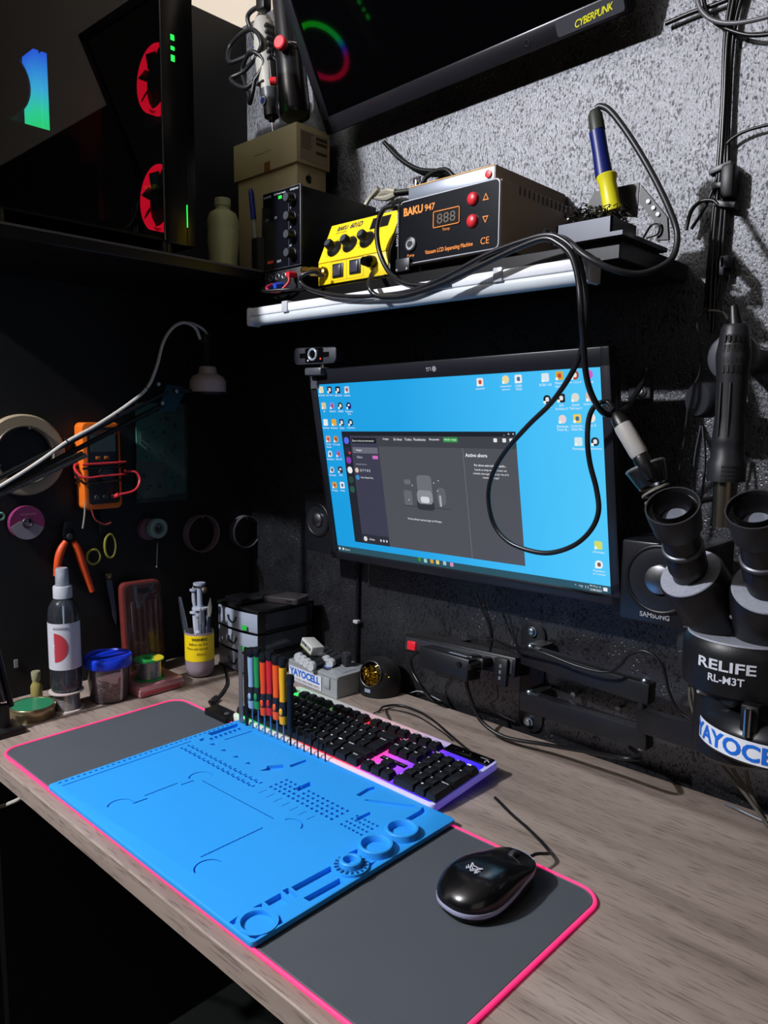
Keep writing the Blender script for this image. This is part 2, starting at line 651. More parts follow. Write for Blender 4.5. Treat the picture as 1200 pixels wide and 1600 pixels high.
cb = obj('control_box', MB().box(-0.075, -0.015, 0.288, 0.316, 0.0002, 0.0135, bev=0.003), black, pad, (-0.23, -0.15, 0))
obj('button', MB().lathe([(0.0045, 0), (0.004, 0.001), (0, 0.001)], (-0.028, 0.300, 0.0134)), M('button_grey', '4c4d52', 0.4), cb)
cable('mouse_pad_cable', [(-0.075, 0.309, .007), (-0.10, 0.318, .006), (-0.12, .345, .003), (-0.14, .37, .003), (-0.17, .40, .003), (-0.215, .43, .003), (-.25, .45, .003)], 0.0022, rubber, 'thin black cable leading from the pad control box towards the drawers')
fer = one('ferrite_bead', MB().cyl((-0.103, .32, .0065), (-0.116, .34, .006), .005, bev=.001), rubber, 'black ferrite bead clipped on the mouse pad cable', 'ferrite bead')

# ------------------------------------------------------------------ silicone repair mat
def quad(*p):
    return [tuple(q[:2]) for q in p]
cut = MB()
ZT = 0.0095
def cutp(pts, depth):
    pts = [(p[0], p[1]) for p in pts]
    cut.prism(pts, ZT - depth, ZT + 0.004)
for k in range(34):
    y = 0.012 + k * 0.0082
    cutp([(0.0055, y), (0.0085, y), (0.0085, y + 0.0042), (0.0055, y + 0.0042)], 0.0025)
cutp([(0.0165, 0.012), (0.0185, 0.012), (0.0185, 0.205), (0.0165, 0.205)], 0.0012)
cutp([(0.0111,0.2369,0.0095),(0.0116,0.2919,0.0095),(0.0244,0.2887,0.0095),(0.0269,0.2376,0.0095)], 0.005)
for k in range(7):
    x0, y0 = 0.0285 , 0.228 + k * 0.0085
    cutp([(x0, y0), (x0 + 0.010, y0), (x0 + 0.010, y0 + 0.0058), (x0, y0 + 0.0058)], 0.005)
for tri in ([(0.021,0.2157,0.0095),(0.0206,0.2249,0.0095),(0.0277,0.2191,0.0095),(0.0278,0.2145,0.0095)], [(0.0454,0.2161,0.0095),(0.0477,0.2245,0.0095),(0.0555,0.2214,0.0095)], [(0.0747,0.2159,0.0095),(0.0764,0.2235,0.0095),(0.0845,0.2211,0.0095)], [(0.1044,0.2157,0.0095),(0.1062,0.2232,0.0095),(0.1149,0.2202,0.0095)], [(0.1339,0.215,0.0095),(0.1349,0.2229,0.0095),(0.1438,0.2206,0.0095)], [(0.1662,0.2155,0.0095),(0.1676,0.2275,0.0095),(0.1615,0.2323,0.0095),(0.1749,0.2507,0.0095),(0.1869,0.2409,0.0095)],
            [(0.1806,0.2563,0.0095),(0.1835,0.2841,0.0095),(0.1887,0.2808,0.0095),(0.187,0.2544,0.0095)], [(0.239,0.2184,0.0095),(0.2389,0.2426,0.0095),(0.2485,0.2397,0.0095),(0.2497,0.2146,0.0095)], [(0.3064,0.2601,0.0095),(0.3039,0.2837,0.0095),(0.3075,0.2944,0.0095),(0.3176,0.285,0.0095),(0.3198,0.2617,0.0095)],
            [(0.348,0.22,0.0095),(0.3497,0.2425,0.0095),(0.3546,0.2408,0.0095),(0.3543,0.218,0.0095)], [(0.3914,0.2419,0.0095),(0.3915,0.2849,0.0095),(0.3884,0.297,0.0095),(0.3999,0.2931,0.0095),(0.4039,0.2823,0.0095),(0.4085,0.2465,0.0095)]):
    cutp(tri, 0.005)
cutp([(0.3238,0.2576,0.0095),(0.3267,0.2627,0.0095),(0.379,0.2922,0.0095),(0.3832,0.2898,0.0095),(0.3725,0.2709,0.0095)], 0.003)
cutp([(0.051,0.2907,0.0095),(0.3307,0.3001,0.0095),(0.3175,0.2617,0.0095),(0.0475,0.2416,0.0095)], 0.0012)      # broad shallow tray
for a in range(4):
    for b in range(14):
        x = 0.2135 + b * 0.0089
        y = 0.199 + a * 0.0088
        cut.lathe([(0.0029, 0), (0.0029, 0.009)], (x, y, ZT - 0.0045), seg=8)
for a in range(4):
    for b in range(6):
        x = 0.346 + b * 0.0066
        y = 0.199 + a * 0.0088
        cut.lathe([(0.0024, 0), (0.0024, 0.009)], (x, y, ZT - 0.0045), seg=8)
for a in range(2):                                                  # rows of component pockets
    for b in range(15):
        x = 0.026 + b * 0.0115
        y = 0.180 + a * 0.012
        cutp([(x, y), (x + 0.0055, y), (x + 0.0055, y + 0.004), (x, y + 0.004)], 0.0035)
        cutp([(x + 0.007, y + .001), (x + 0.0095, y + .001), (x + 0.0095, y + 0.007), (x + 0.007, y + 0.007)], 0.0035)
for b in range(7):
    x = 0.215 + b * 0.0155
    cutp([(x, 0.176), (x + 0.001, 0.176), (x + 0.001, 0.190), (x, 0.190)], 0.0008)
# arcs and toothed lines of the work area
def arc(cx, cy, r, a0, a1, w=0.0020, d=0.0035):
    n = 12
    o_ = [(cx + (r + w) * math.cos(R(a0 + (a1 - a0) * k / n)), cy + (r + w) * math.sin(R(a0 + (a1 - a0) * k / n))) for k in range(n + 1)]
    i_ = [(cx + r * math.cos(R(a0 + (a1 - a0) * k / n)), cy + r * math.sin(R(a0 + (a1 - a0) * k / n))) for k in range(n, -1, -1)]
    cutp(o_ + i_, d)
for (p, a0, a1) in (((0.1183,0.04,0.0095), 60, 240), ((0.1255,0.1501,0.0095), 60, 240), ((0.304,0.1534,0.0095), 20, 160), ((0.308,0.0401,0.0095), 90, 260)):
    arc(p[0], p[1], 0.0145, a0, a1)
def teeth(p, q, n, s=0.0026):
    for k in range(n):
        u = (k + .5) / n
        x, y = p[0] + (q[0] - p[0]) * u, p[1] + (q[1] - p[1]) * u
        cutp([(x - s / 2, y - s / 2), (x + s / 2, y - s / 2), (x + s / 2, y + s / 2), (x - s / 2, y + s / 2)], 0.004)
teeth((0.1247,0.0527,0.0095), (0.1262,0.0719,0.0095), 8)
teeth((0.1174,0.0725,0.0095), (0.1177,0.1201,0.0095), 17)
teeth((0.1253,0.1202,0.0095), (0.1266,0.1386,0.0095), 7)
teeth((0.1344,0.1462,0.0095), (0.2786,0.1509,0.0095), 52, 0.0020)
teeth((0.2844,0.0454,0.0095), (0.2852,0.1294,0.0095), 30)
# right-hand strip: recesses around the cups
SX = 0.384
for q in ([(0.396,0.003,0.0095),(0.3945,0.0144,0.0095),(0.4016,0.007,0.0095),(0.4016,0.0033,0.0095)], [(0.3946,0.0318,0.0095),(0.3953,0.0422,0.0095),(0.4013,0.0383,0.0095)], [(0.4249,0.0384,0.0095),(0.4225,0.0427,0.0095),(0.4332,0.0387,0.0095),(0.4333,0.0324,0.0095)], [(0.4228,0.0038,0.0095),(0.4328,0.0146,0.0095),(0.4326,0.006,0.0095),(0.4278,0.0038,0.0095)],
          [(0.3956,0.0452,0.0095),(0.3958,0.0652,0.0095),(0.4141,0.0616,0.0095),(0.4142,0.0439,0.0095)], [(0.394,0.0692,0.0095),(0.3949,0.076,0.0095),(0.4128,0.0744,0.0095),(0.4138,0.0669,0.0095)], [(0.3964,0.0789,0.0095),(0.3981,0.1317,0.0095),(0.414,0.1279,0.0095),(0.4126,0.077,0.0095)], [(0.4188,0.0759,0.0095),(0.4207,0.1234,0.0095),(0.4326,0.1212,0.0095),(0.4313,0.0767,0.0095)],
          [(0.394,0.1595,0.0095),(0.3955,0.1748,0.0095),(0.4019,0.1705,0.0095),(0.401,0.1594,0.0095)], [(0.4117,0.212,0.0095),(0.4116,0.2285,0.0095),(0.4201,0.2093,0.0095),(0.4181,0.2073,0.0095)], [(0.4241,0.16,0.0095),(0.4271,0.1728,0.0095),(0.4303,0.1595,0.0095)]):
    cutp(q, 0.0055)
cups = [(0.4145,0.022,0.0095), (0.4155,0.1453,0.0095), (0.4121,0.1874,0.0095), (0.4113,0.2321,0.0095)]
cut.lathe([(0.0155, 0), (0.0155, 0.02)], (cups[0][0], cups[0][1], ZT - 0.004), seg=36)
base = MB().prism(rrect(0.0, 0.4355, 0.0, 0.3025, 0.005, 4), 0.0033, ZT, bev=0.0012)
tmpb = obj('mat_base', base, black)
tmpc = obj('mat_cutters', cut, black)
md = tmpb.modifiers.new('cut', 'BOOLEAN')
md.operation = 'DIFFERENCE'
md.solver = 'EXACT'
md.use_self = True
md.object = tmpc
bpy.context.view_layer.update()
bme = bpy.data.meshes.new_from_object(tmpb.evaluated_get(bpy.context.evaluated_depsgraph_get()))
bpy.data.objects.remove(tmpb)
bpy.data.objects.remove(tmpc)
smat = MB()
smat.bm.from_mesh(bme)
bpy.data.meshes.remove(bme)
smat.lathe([(0.0160, 0.0), (0.0205, 0.0), (0.0205, 0.0012), (0.0160, 0.0012), (0.0155, -0.003)], (cups[0][0], cups[0][1], ZT - .0003), seg=36, caps=False)
for cx, cy in ((cups[2][0], cups[2][1]), (cups[3][0], cups[3][1])):
    smat.lathe([(0.0205, -0.004), (0.0198, 0.0035), (0.0190, 0.0045), (0.0165, 0.0045), (0.0158, 0.0035), (0.0150, -0.001), (0.0148, -0.0035), (0, -0.0035)], (cx, cy, ZT + .004), seg=40, caps=False)
    smat.lathe([(0.0125, -0.001), (0.0105, -0.0005), (0, -0.0005)], (cx, cy, ZT + .002), seg=32, caps=False)
cx, cy = cups[1][:2]
smat.lathe([(0.020, -0.003), (0.0195, 0.001), (0.0128, 0.001)], (cx, cy, ZT + .002), seg=36, caps=False)
smat.lathe([(0.013, -0.003), (0.0122, 0.0065), (0.0112, 0.0075), (0.0085, 0.0075), (0.0078, 0.0065), (0.0074, 0.0), (0, 0)], (cx, cy, ZT + .002), seg=32, caps=False)
BLUE = M('blue_silicone', '2c9cee', 0.5, noise=0.05, nscale=9)
smt = one('silicone_repair_mat', smat, BLUE, 'blue silicone soldering mat with moulded trays and cups on the mouse pad', 'work mat', ang=30)
smt.location.z = 0.0014
gear = MB()
for k in range(18):
    a = 2 * PI * k / 18
    gear.box(0.0135, 0.0180, -0.0011, 0.0011, 0.0, 0.0012, mat=TR(cx, cy, ZT + .003) @ Matrix.Rotation(a, 4, 'Z'))
obj('gear_teeth', gear, M('blue_silicone_dark', '0d4f8a', 0.6), smt)

# ------------------------------------------------------------------ keyboard
KX, KY = -0.022, 0.3045
KW, KD = 0.421, 0.143
kb = T('keyboard', 'black-keyed backlit keyboard with white body and rainbow glow', 'keyboard', (KX, KY, 0.0), (R(4.6), 0, R(-0.3)))
body = MB().prism(rrect(0, KW, 0, KD, 0.008, 5), 0.002, 0.0135, bev=0.002)
body.box(0.02, 0.06, KD - 0.02, KD - 0.005, -0.0068, 0.003)
body.box(KW - 0.06, KW - 0.02, KD - 0.02, KD - 0.005, -0.0068, 0.003)
glow = [(0.0, 'ff3a8a'), (0.03, '38ff70'), (0.16, '20a840'), (0.24, '1c7a30'), (0.34, '806a50'), (0.40, 'd83038'), (0.52, 'ff2040'), (0.64, 'ff3a70'), (0.74, 'c050ff'), (0.84, '5a30ff'), (1.0, '2020ff')]
obj('body', body, ramp_mat('keyboard_white_body', 'X', 0, KW, glow, 0.22, 'd6d2d8', 0.35), kb, label='white translucent keyboard body')
pl = MB().prism(rrect(0.006, KW - 0.006, 0.006, 0.1195, 0.004, 4), 0.0134, 0.0139)
obj('backlight_plate', pl, ramp_mat('keyboard_backlight', 'X', 0, KW, glow, 1.25, '101010', 0.5), kb, label='glowing rainbow plate between the keys')
obj('indicator_panel', MB().box(0.3415, KW - 0.004, 0.119, KD - 0.003, 0.0135, 0.0150, bev=0.0008), gloss, kb, label='gloss black indicator panel')
for k, s in enumerate('1A↓'.replace('↓', 'S')):
    txt(kb, s, wprint, (0.356 + k * 0.013, 0.131, 0.0151), TOP, h=0.0018)
txt(kb, 'GAMING', wprint, (0.404, 0.133, 0.0151), TOP, h=0.0022)
obj('emblem', MB().torus((0.412, 0.1275, 0.0151), (0, 0, 1), 0.003, 0.0005, 16, 4, arc=4.4), wprint, kb)
# black panel above the arrow keys
obj('logo_bar', MB().box(0.288, 0.334, 0.0462, 0.0542, 0.0137, 0.0150), gloss, kb)
txt(kb, 'BALAMRUSH', M('bar_print', '6a6b72', 0.5), (0.311, 0.0502, 0.0151), TOP, w=0.040, h=0.003)
keymat = M('keycap_black', '121316', 0.42, bump=0.1, bscale=2500)
legend = M('key_legend', 'e0e2e8', 0.5, emit='c8ccd8', es=0.25)
KEYMESH = {}
U = 0.01855
def keycap(w, d):
    k = (round(w, 4), round(d, 4))
    if k not in KEYMESH:
        g, ti, h = 0.0006, 0.0026, 0.0095
        b0 = rrect(-w / 2 + g, w / 2 - g, -d / 2 + g, d / 2 - g, 0.0012, 3)
        b1 = rrect(-w / 2 + g + .0004, w / 2 - g - .0004, -d / 2 + g + .0004, d / 2 - g - .0004, 0.0014, 3)
        t0 = rrect(-w / 2 + ti, w / 2 - ti, -d / 2 + ti - .0006, d / 2 - ti - .0006 + .0004, 0.002, 3)
        t1 = rrect(-w / 2 + ti + .001, w / 2 - ti - .001, -d / 2 + ti + .0004, d / 2 - ti - .0012, 0.002, 3)
        m = MB().loft([[(x, y, 0) for x, y in b0], [(x, y, 0.003) for x, y in b1], [(x, y, h - 0.0004) for x, y in t0], [(x, y, h) for x, y in t1]])
        me = bpy.data.meshes.new('keycap')
        m.bm.to_mesh(me)
        m.bm.free()
        me.materials.append(keymat)
        me.polygons.foreach_set('use_smooth', [True] * len(me.polygons))
        me.set_sharp_from_angle(angle=R(40))
        KEYMESH[k] = me
    return KEYMESH[k]
def key(name, col, row, s='', w=1.0, d=1.0, big=False, drow=0.0):
    x = 0.0045 + (col + w / 2) * U
    y = 0.0155 + (row + (d - 1) / 2) * U + drow
    o = link(name, keycap(w * U, d * U), kb, (x, y, 0.0150))
    if s:
        tw = min(len(s) * 0.0021, w * U * 0.6)
        t = text_mesh(s, w=tw if len(s) > 1 else None, h=0.0030 if len(s) < 2 else 0.0024, bold=0.02)
        t.move(TR(-w * U / 2 + 0.0042 + tw / 2, d * U / 2 - 0.0058, 0.0097))
        obj('legend', t, legend, o)
r0 = [('control_key', 'Ctrl', 1.25), ('windows_key', 'Win', 1.25), ('alt_key', 'Alt', 1.25), ('space_bar', '', 6.25), ('alt_key', 'Alt', 1.25), ('windows_key', 'Fn', 1.25), ('menu_key', 'M', 1.25), ('control_key', 'Ctrl', 1.25)]
def row(r, items, c0=0.0, drow=0.0):
    c = c0
    for it in items:
        if isinstance(it, (int, float)):
            c += it
            continue
        n, s, w = it
        key(n, c, r, s, w, drow=drow)
        c += w
row(0, r0)
row(1, [('shift_key', 'Shift', 1.25), ('key', '<', 1)] + [('key', ch, 1) for ch in 'ZXCVBNM,.-'] + [('shift_key', 'Shift', 2.75)])
row(2, [('caps_lock_key', 'Caps', 1.75)] + [('key', ch, 1) for ch in 'ASDFGHJKLÑ{}'])
key('enter_key', 13.75, 2, 'Enter', 1.25, 2.0)
row(3, [('tab_key', 'Tab', 1.5)] + [('key', ch, 1) for ch in 'QWERTYUIOP´+'])
row(4, [('key', ch, 1) for ch in "|1234567890'¿"] + [('backspace_key', '<-', 2)])
DR = 0.0048
row(5, [('escape_key', 'Esc', 1), 1.0] + [('function_key', 'F%d' % k, 1) for k in (1, 2, 3, 4)] + [0.5] + [('function_key', 'F%d' % k, 1) for k in (5, 6, 7, 8)] + [0.5] + [('function_key', 'F%d' % k, 1) for k in (9, 10, 11, 12)] + [0.25] + [('function_key', s, 1) for s in ('Prt', 'Scr', 'Pau')], drow=DR)
row(4, [('key', s, 1) for s in ('Ins', 'Hm', 'PU')], 15.25)
row(3, [('key', s, 1) for s in ('Del', 'End', 'PD')], 15.25)
key('arrow_key', 16.25, 1, '^')
row(0, [('arrow_key', '<', 1), ('arrow_key', 'v', 1), ('arrow_key', '>', 1)], 15.25)
row(4, [('key', s, 1) for s in ('Num', '/', '*', '-')], 18.5)
row(3, [('key', s, 1) for s in '789'], 18.5)
key('number_pad_plus_key', 21.5, 2, '+', 1, 2)
row(2, [('key', s, 1) for s in '456'], 18.5)
row(1, [('key', s, 1) for s in '123'], 18.5)
key('number_pad_zero_key', 18.5, 0, '0', 2)
key('key', 20.5, 0, '.')
key('number_pad_enter_key', 21.5, 0, 'Intro', 1, 2)
cable('keyboard_cable', [(0.1532,0.4654,0.02),(0.1196,0.5135,0.006),(0.1316,0.5406,0.004),(0.1736,0.5417,0.004),(0.2201,0.5269,0.004),(0.2726,0.5015,0.004),(0.3279,0.4763,0.004)] , 0.0018, rubber, 'black keyboard cable curving over the desk behind the function keys')
cable('thin_usb_cable', [(0.1277,0.4621,0.003),(0.1223,0.4951,0.003),(0.1315,0.5198,0.003),(0.179,0.5273,0.003),(0.2499,0.5062,0.003),(0.2806,0.4928,0.003)], 0.0011, rubber, 'thinner black cable lying beside the keyboard cable')

# ------------------------------------------------------------------ mouse
ms = T('computer_mouse', 'gloss black gaming mouse with white stripe on the mouse pad', 'mouse', (0.543, 0.216, 0.0030), (0, 0, R(-6)))
def mpt(th, s, z0=0.013, H=0.0275, a=0.0365, b=0.0585, zoff=0.0):
    c_, s_ = math.cos(th), math.sin(th)
    rx = abs(c_) ** 0.85 * (1 if c_ > 0 else -1)
    ry = abs(s_) ** 0.8 * (1 if s_ > 0 else -1)
    waist = 1.05 - 0.20 * math.exp(-((s_ - 0.35) / 0.45) ** 2)
    rho = math.cos(s * PI / 2) ** 0.62
    x, y = a * waist * rx * rho, b * ry * rho
    yy = y / b
    rise = 0.0140 + 0.0110 * max(0, (yy + 0.7) / 1.7) ** 1.1
    top = 0.0385 - 0.012 * max(0, yy + .1) ** 1.6 - 0.010 * max(0, -yy - .45)
    k = math.sin(s * PI / 2) ** 0.9
    return (x, y, rise * (1 - k) + top * k + zoff)
def dome(px, py):
    th = math.atan2(py / .0585, px / .0365)
    lo, hi = 0.0, 1.0
    for k in range(30):
        md_ = (lo + hi) / 2
        q = mpt(th, md_)
        if math.hypot(q[0], q[1]) > math.hypot(px, py):
            lo = md_
        else:
            hi = md_
    return mpt(th, lo)[2]
N = 48
ths = [2 * PI * k / N for k in range(N)]
bot = [[(0.80 * p[0], 0.90 * p[1], 0.0003) for p in (mpt(t, 0) for t in ths)], [(0.93 * p[0], 0.955 * p[1], 0.004) for p in (mpt(t, 0) for t in ths)], [(0.985 * p[0], 0.985 * p[1], p[2] - .0055) for p in (mpt(t, 0) for t in ths)]]
obj('lower_shell', MB().loft(bot), matte, ms, ang=60)
strip = [[(0.985 * p[0], 0.985 * p[1], p[2] - .0056) for p in (mpt(t, 0) for t in ths)], [(1.004 * p[0], 1.004 * p[1], p[2] - .0045 + .0022 * max(0, p[1] / .0585 + .3)) for p in (mpt(t, 0) for t in ths)], [(p[0] * 1.004, p[1] * 1.004, p[2]) for p in (mpt(t, 0) for t in ths)], [(.98 * p[0], .98 * p[1], p[2] + .0003) for p in (mpt(t, 0) for t in ths)]]
obj('light_stripe', MB().loft(strip, caps=False), M('mouse_stripe_white', 'b9b8da', 0.3), ms, ang=60, label='white translucent stripe round the mouse')
shell = [[mpt(t, s) for t in ths] for s in (0, .06, .13, .22, .32, .43, .55, .67, .79, .9, .97)]
obj('top_shell', MB().loft(shell), M('mouse_gloss_black', '0c0c0e', 0.22, coat=0.3), ms, ang=60)
obj('scroll_wheel', MB().torus((0, 0.040, dome(0, .040) - .0055), (1, 0, 0), 0.0075, 0.0032, 24, 8), M('wheel_rubber', '3a3b40', 0.5), ms)
obj('button_split', MB().box(-0.0007, 0.0007, 0.022, 0.054, 0.020, dome(0, .054) + .0004), gloss, ms)
obj('thumb_button', MB().box(-0.0345, -0.0285, 0.0, 0.028, 0.019, 0.024, bev=0.0015), dgrey, ms)
# emblem: an angular winged head made of small bars, lying on the hump
emb = MB()
def bar(p, q, w=0.0008):
    d = Vector(q) - Vector(p)
    n = Vector((-d.y, d.x)).normalized() * w
    emb.prism([(p[0] - n.x, p[1] - n.y), (q[0] - n.x * .4, q[1] - n.y * .4), (q[0] + n.x * .4, q[1] + n.y * .4), (p[0] + n.x, p[1] + n.y)], 0, 0.0003)
for sx in (1, -1):
    for p, q in (((0, -.0048), (.0034, -.0012)), ((.0034, -.0012), (.0072, .0058)), ((.0072, .0058), (.0022, .0030)), ((.0022, .0030), (0, .0040)), ((.0040, -.0030), (.0082, .0010)), ((.0050, -.0048), (.0078, -.0022)), ((0, -.002), (.0022, .0012)), ((.003, .001), (.0056, .003))):
        bar((p[0] * sx, p[1]), (q[0] * sx, q[1]))
emb.move(TR(0.000, -0.022, dome(0, -.022) + .0008) @ Matrix.Rotation(math.atan2(dome(0, -.016) - dome(0, -.028), .012), 4, 'X') @ Matrix.Rotation(R(0), 4, 'Z'))
obj('emblem', emb, M('emblem_silver', 'c6c7d2', 0.4), ms, label='pale angular beast-head emblem')
t = text_mesh('BALAM', w=0.012, h=0.0022)
t.move(TR(0.010, 0.030, dome(.010, .030) + .0012) @ Matrix.Rotation(R(-16), 4, 'X') @ Matrix.Rotation(R(14), 4, 'Y'))
obj('lettering', t, M('grey_print', '7c7d84', 0.5), ms)
cable('mouse_cable', [(0.549, 0.271, 0.018), (0.552, 0.292, 0.019), (0.5545, 0.312, 0.012), (0.549, 0.327, 0.005), (0.530, 0.342, 0.0025), (0.50, 0.358, 0.0022), (0.468, 0.372, 0.0022), (0.430, 0.392, 0.0022)], 0.0019, rubber, 'black mouse cable running from the mouse nose to under the keyboard')

# ------------------------------------------------------------------ computer tower on the side shelf
pc = T('computer_tower', 'black computer tower with glass side and red fan rings on the left shelf', 'computer', (-0.225, 0.05, 0.736))
def pcl(n, mb, m, par=None, **k):
    return obj(n, mb, m, par or pc, (0.225, -0.05, -0.736) if par is None else (0, 0, 0), **k)
CX0, CX1, CY0, CY1, CZ0, CZ1 = -0.335, -0.118, -0.025, 0.318, 0.757, 1.145
case = MB()
case.box(CX0, CX1, CY0, CY1, CZ0, CZ0 + .012).box(CX0, CX1, CY0, CY1, CZ1 - .012, CZ1).box(CX0, CX0 + .004, CY0, CY1, CZ0, CZ1).box(CX0, CX1, CY0, CY0 + .004, CZ0, CZ1)
case.box(CX0 + .035, CX0 + .037, CY0, CY1 - .06, CZ0 + .01, CZ1 - .01)
case.box(CX0, CX1, CY0 + .005, CY1 - .16, CZ0 + .012, CZ0 + .085)
pcl('chassis', case, M('case_black', '060607', 0.4))
pcl('glass_panel', MB().box(CX1 + .0002, CX1 + .0034, CY0, 0.262, CZ0 + .004, CZ1), glass_mat('tinted_glass', '050505', 0.10, 0.015, '8c8c90'))
bz = pcl('front_bezel', MB().box(CX1, CX1 + .0036, 0.263, CY1, CZ0 - .002, CZ1, bev=.001).box(CX0, CX1 + .002, 0.306, CY1, CZ0 - .002, CZ1, bev=.003), M('bezel_gloss', '08080a', 0.25))
pcl('trim_strip', MB().box(CX1 + .003, CX1 + .0045, 0.2605, 0.2625, CZ0, CZ1), M('trim_silver', '8f8f94', 0.3, 1.0))
pcl('trim_strip', MB().box(CX1 + .003, CX1 + .0045, 0.3010, 0.3018, CZ0, CZ1 - .15), M('trim_dark', '4a4a50', 0.3, 1.0))
green = M('green_indicator', '101010', 0.4, emit='28ff50', es=1.6)
for z0, z1 in ((1.052, 1.060), (1.038, 1.0435), (1.022, 1.031)):
    pcl('status_light', MB().box(CX1 + .0034, CX1 + .0042, 0.279, 0.2855, z0, z1, bev=.0003), green)
pcl('status_light', MB().box(CX1 + .0034, CX1 + .0046, 0.3008, 0.302, 0.783, 0.817), green)
for yy in (0.02, 0.27):
    for xx in (CX0 + .03, CX1 - .012):
        pcl('foot', MB().lathe([(0.010, 0.736), (0.012, 0.740), (0.012, 0.757)], (xx, yy, 0)), rubber)
redring = ramp_mat('fan_ring_red', 'Z', 0, 1, [(0, 'ff1030'), (1, 'ff1030')], 8.0)
for zc in (1.015, 0.835):
    f = pcl('intake_fan', MB().box(-0.228, -0.122, 0.298, 0.305, zc - .06, zc + .06).lathe([(0.02, 0), (0.02, 0.02)], (-0.174, 0.284, zc), (0, 1, 0)), M('fan_frame', '040404', 0.7))
    pcl('fan_light_ring', MB().lathe([(0.0510, 0), (0.0510, 0.014), (0.0440, 0.014), (0.0440, 0)], (-0.174, 0.284, zc), (0, 1, 0), 40, caps=False), redring, f)
    bl = MB()
    for k in range(7):
        bl.box(0.018, 0.043, -0.009, 0.009, 0, 0.0015, mat=TR(-0.174, 0.286, zc) @ Matrix.Rotation(-PI / 2, 4, 'X') @ Matrix.Rotation(2 * PI * k / 7, 4, 'Z') @ Matrix.Rotation(R(30), 4, 'X'))
    pcl('fan_blades', bl, M('fan_blade', '0a0506', 0.5), f)
# memory sticks with a blue-to-green light bar, and the round cooler in front of them
for k in range(2):
    pcl('memory_stick', MB().box(-0.262, -0.222, 0.118 + k * .012, 0.1265 + k * .012, 0.885, 1.018, bev=.001), ramp_mat('memory_light', 'Z', 0.885, 1.02, [(0, '20ff30'), (.35, '30ffb0'), (.6, '40d0ff'), (1, '2060ff')], 11.0))
pcl('cooler', MB().lathe([(0.0, 0), (0.052, 0), (0.052, 0.02), (0.046, 0.025), (0, 0.025)], (-0.245, 0.062, 0.962), (1, 0, 0), 40), M('cooler_black', '0b0b0d', 0.3))
pcl('graphics_card', MB().box(-0.295, -0.15, 0.0, 0.150, 0.848, 0.885, bev=.004), M('card_black', '0c0c0e', 0.4))
# lit ring on the front face of the tower
pcl('front_light_ring', MB().torus((-0.225, 0.3195, 1.02), (0, 1, 0), 0.055, 0.005, 48, 8), ramp_mat('front_ring', 'Z', 0.965, 1.075, [(0, 'ff1040'), (.25, 'e01060'), (.42, '2040ff'), (.6, '10ff60'), (1, '20ff20')], 2.2))

# ------------------------------------------------------------------ boxes, bottle and pen pot on the side shelf
def crate(name, label, x0, x1, y0, y1, z0, z1, mat, bev=.0012, cat='box'):
    t = T(name, label, cat, ((x0 + x1) / 2, (y0 + y1) / 2, z0))
    o = obj('box_body' if cat == 'box' else 'body', MB().box(x0, x1, y0, y1, z0, z1, bev=bev), mat, t, (-(x0 + x1) / 2, -(y0 + y1) / 2, -z0))
    return t, (-(x0 + x1) / 2, -(y0 + y1) / 2, -z0)
cream = M('box_cream', 'c9bd96', 0.7)
bprint = M('box_print', '4a4038', 0.7)
bx, of = crate('phone_box', 'tall cream phone box standing behind the power supply', -0.285, -0.112, 0.525, 0.594, 0.737, 0.934, cream)
def tl(par, off, *a, **k):
    o = txt(par, *a, **k)
    o.location = off
    return o
tl(bx, of, 'iPhone', bprint, (-0.175, 0.5245, 0.872), FRONT, h=.012, w=.042)
tl(bx, of, 'iPhone', bprint, (-0.115 + .0035, 0.56, 0.80), RIGHT, h=.010)
ap = MB()
ap.prism([(.9 * math.cos(t) * (1 + .12 * math.cos(2 * t)) - (.5 if -0.5 < t < 0.45 else 0) * .45, 1.0 * math.sin(t) - .18 * math.exp(-((t - PI / 2) / .25) ** 2) + .12 * math.exp(-((t + PI / 2) / .2) ** 2)) for t in [(-PI + 2 * PI * k / 40) for k in range(40)]], 0, .02)
ap.prism([(0, 1.0), (.05, 1.25), (.25, 1.5), (.4, 1.55), (.38, 1.3), (.2, 1.08)], 0, .02)
ap.move(TR(-0.112 + .0005, 0.552, 0.912) @ RIGHT @ Matrix.Scale(.0075, 4))
obj('emblem', ap, M('emblem_black', '101010', .5), bx, of)
b2, of2 = crate('lid_box', 'wide cream box lying on top of the phone box with printed label', -0.290, -0.106, 0.519, 0.598, 0.934, 1.000, M('box_cream_upper', 'cbbf9a', 0.7))
obj('label', MB().box(-.1065, -.1055, .527, .592, .941, .990), M('label_tan', 'ada08a', .8), b2, of2)
for k in range(9):
    w = .022 if k % 3 else .028
    obj('print_line', MB().box(-.1056, -.1053, .530, .530 + w, .986 - k * .0032, .987 - k * .0032), bprint, b2, of2)
for z in (.980, .972, .956):
    obj('barcode', MB().box(-.1056, -.1053, .564, .590, z, z + .0055), bprint, b2, of2)
obj('seal', MB().box(-.196, -.180, .5183, .5192, .934, .950), M('seal_brown', '7d4f2c', .6), b2, of2)
tl(b2, of2, 'Designed by', bprint, (-0.20, 0.5188, 0.968), FRONT, h=.003, w=.05)

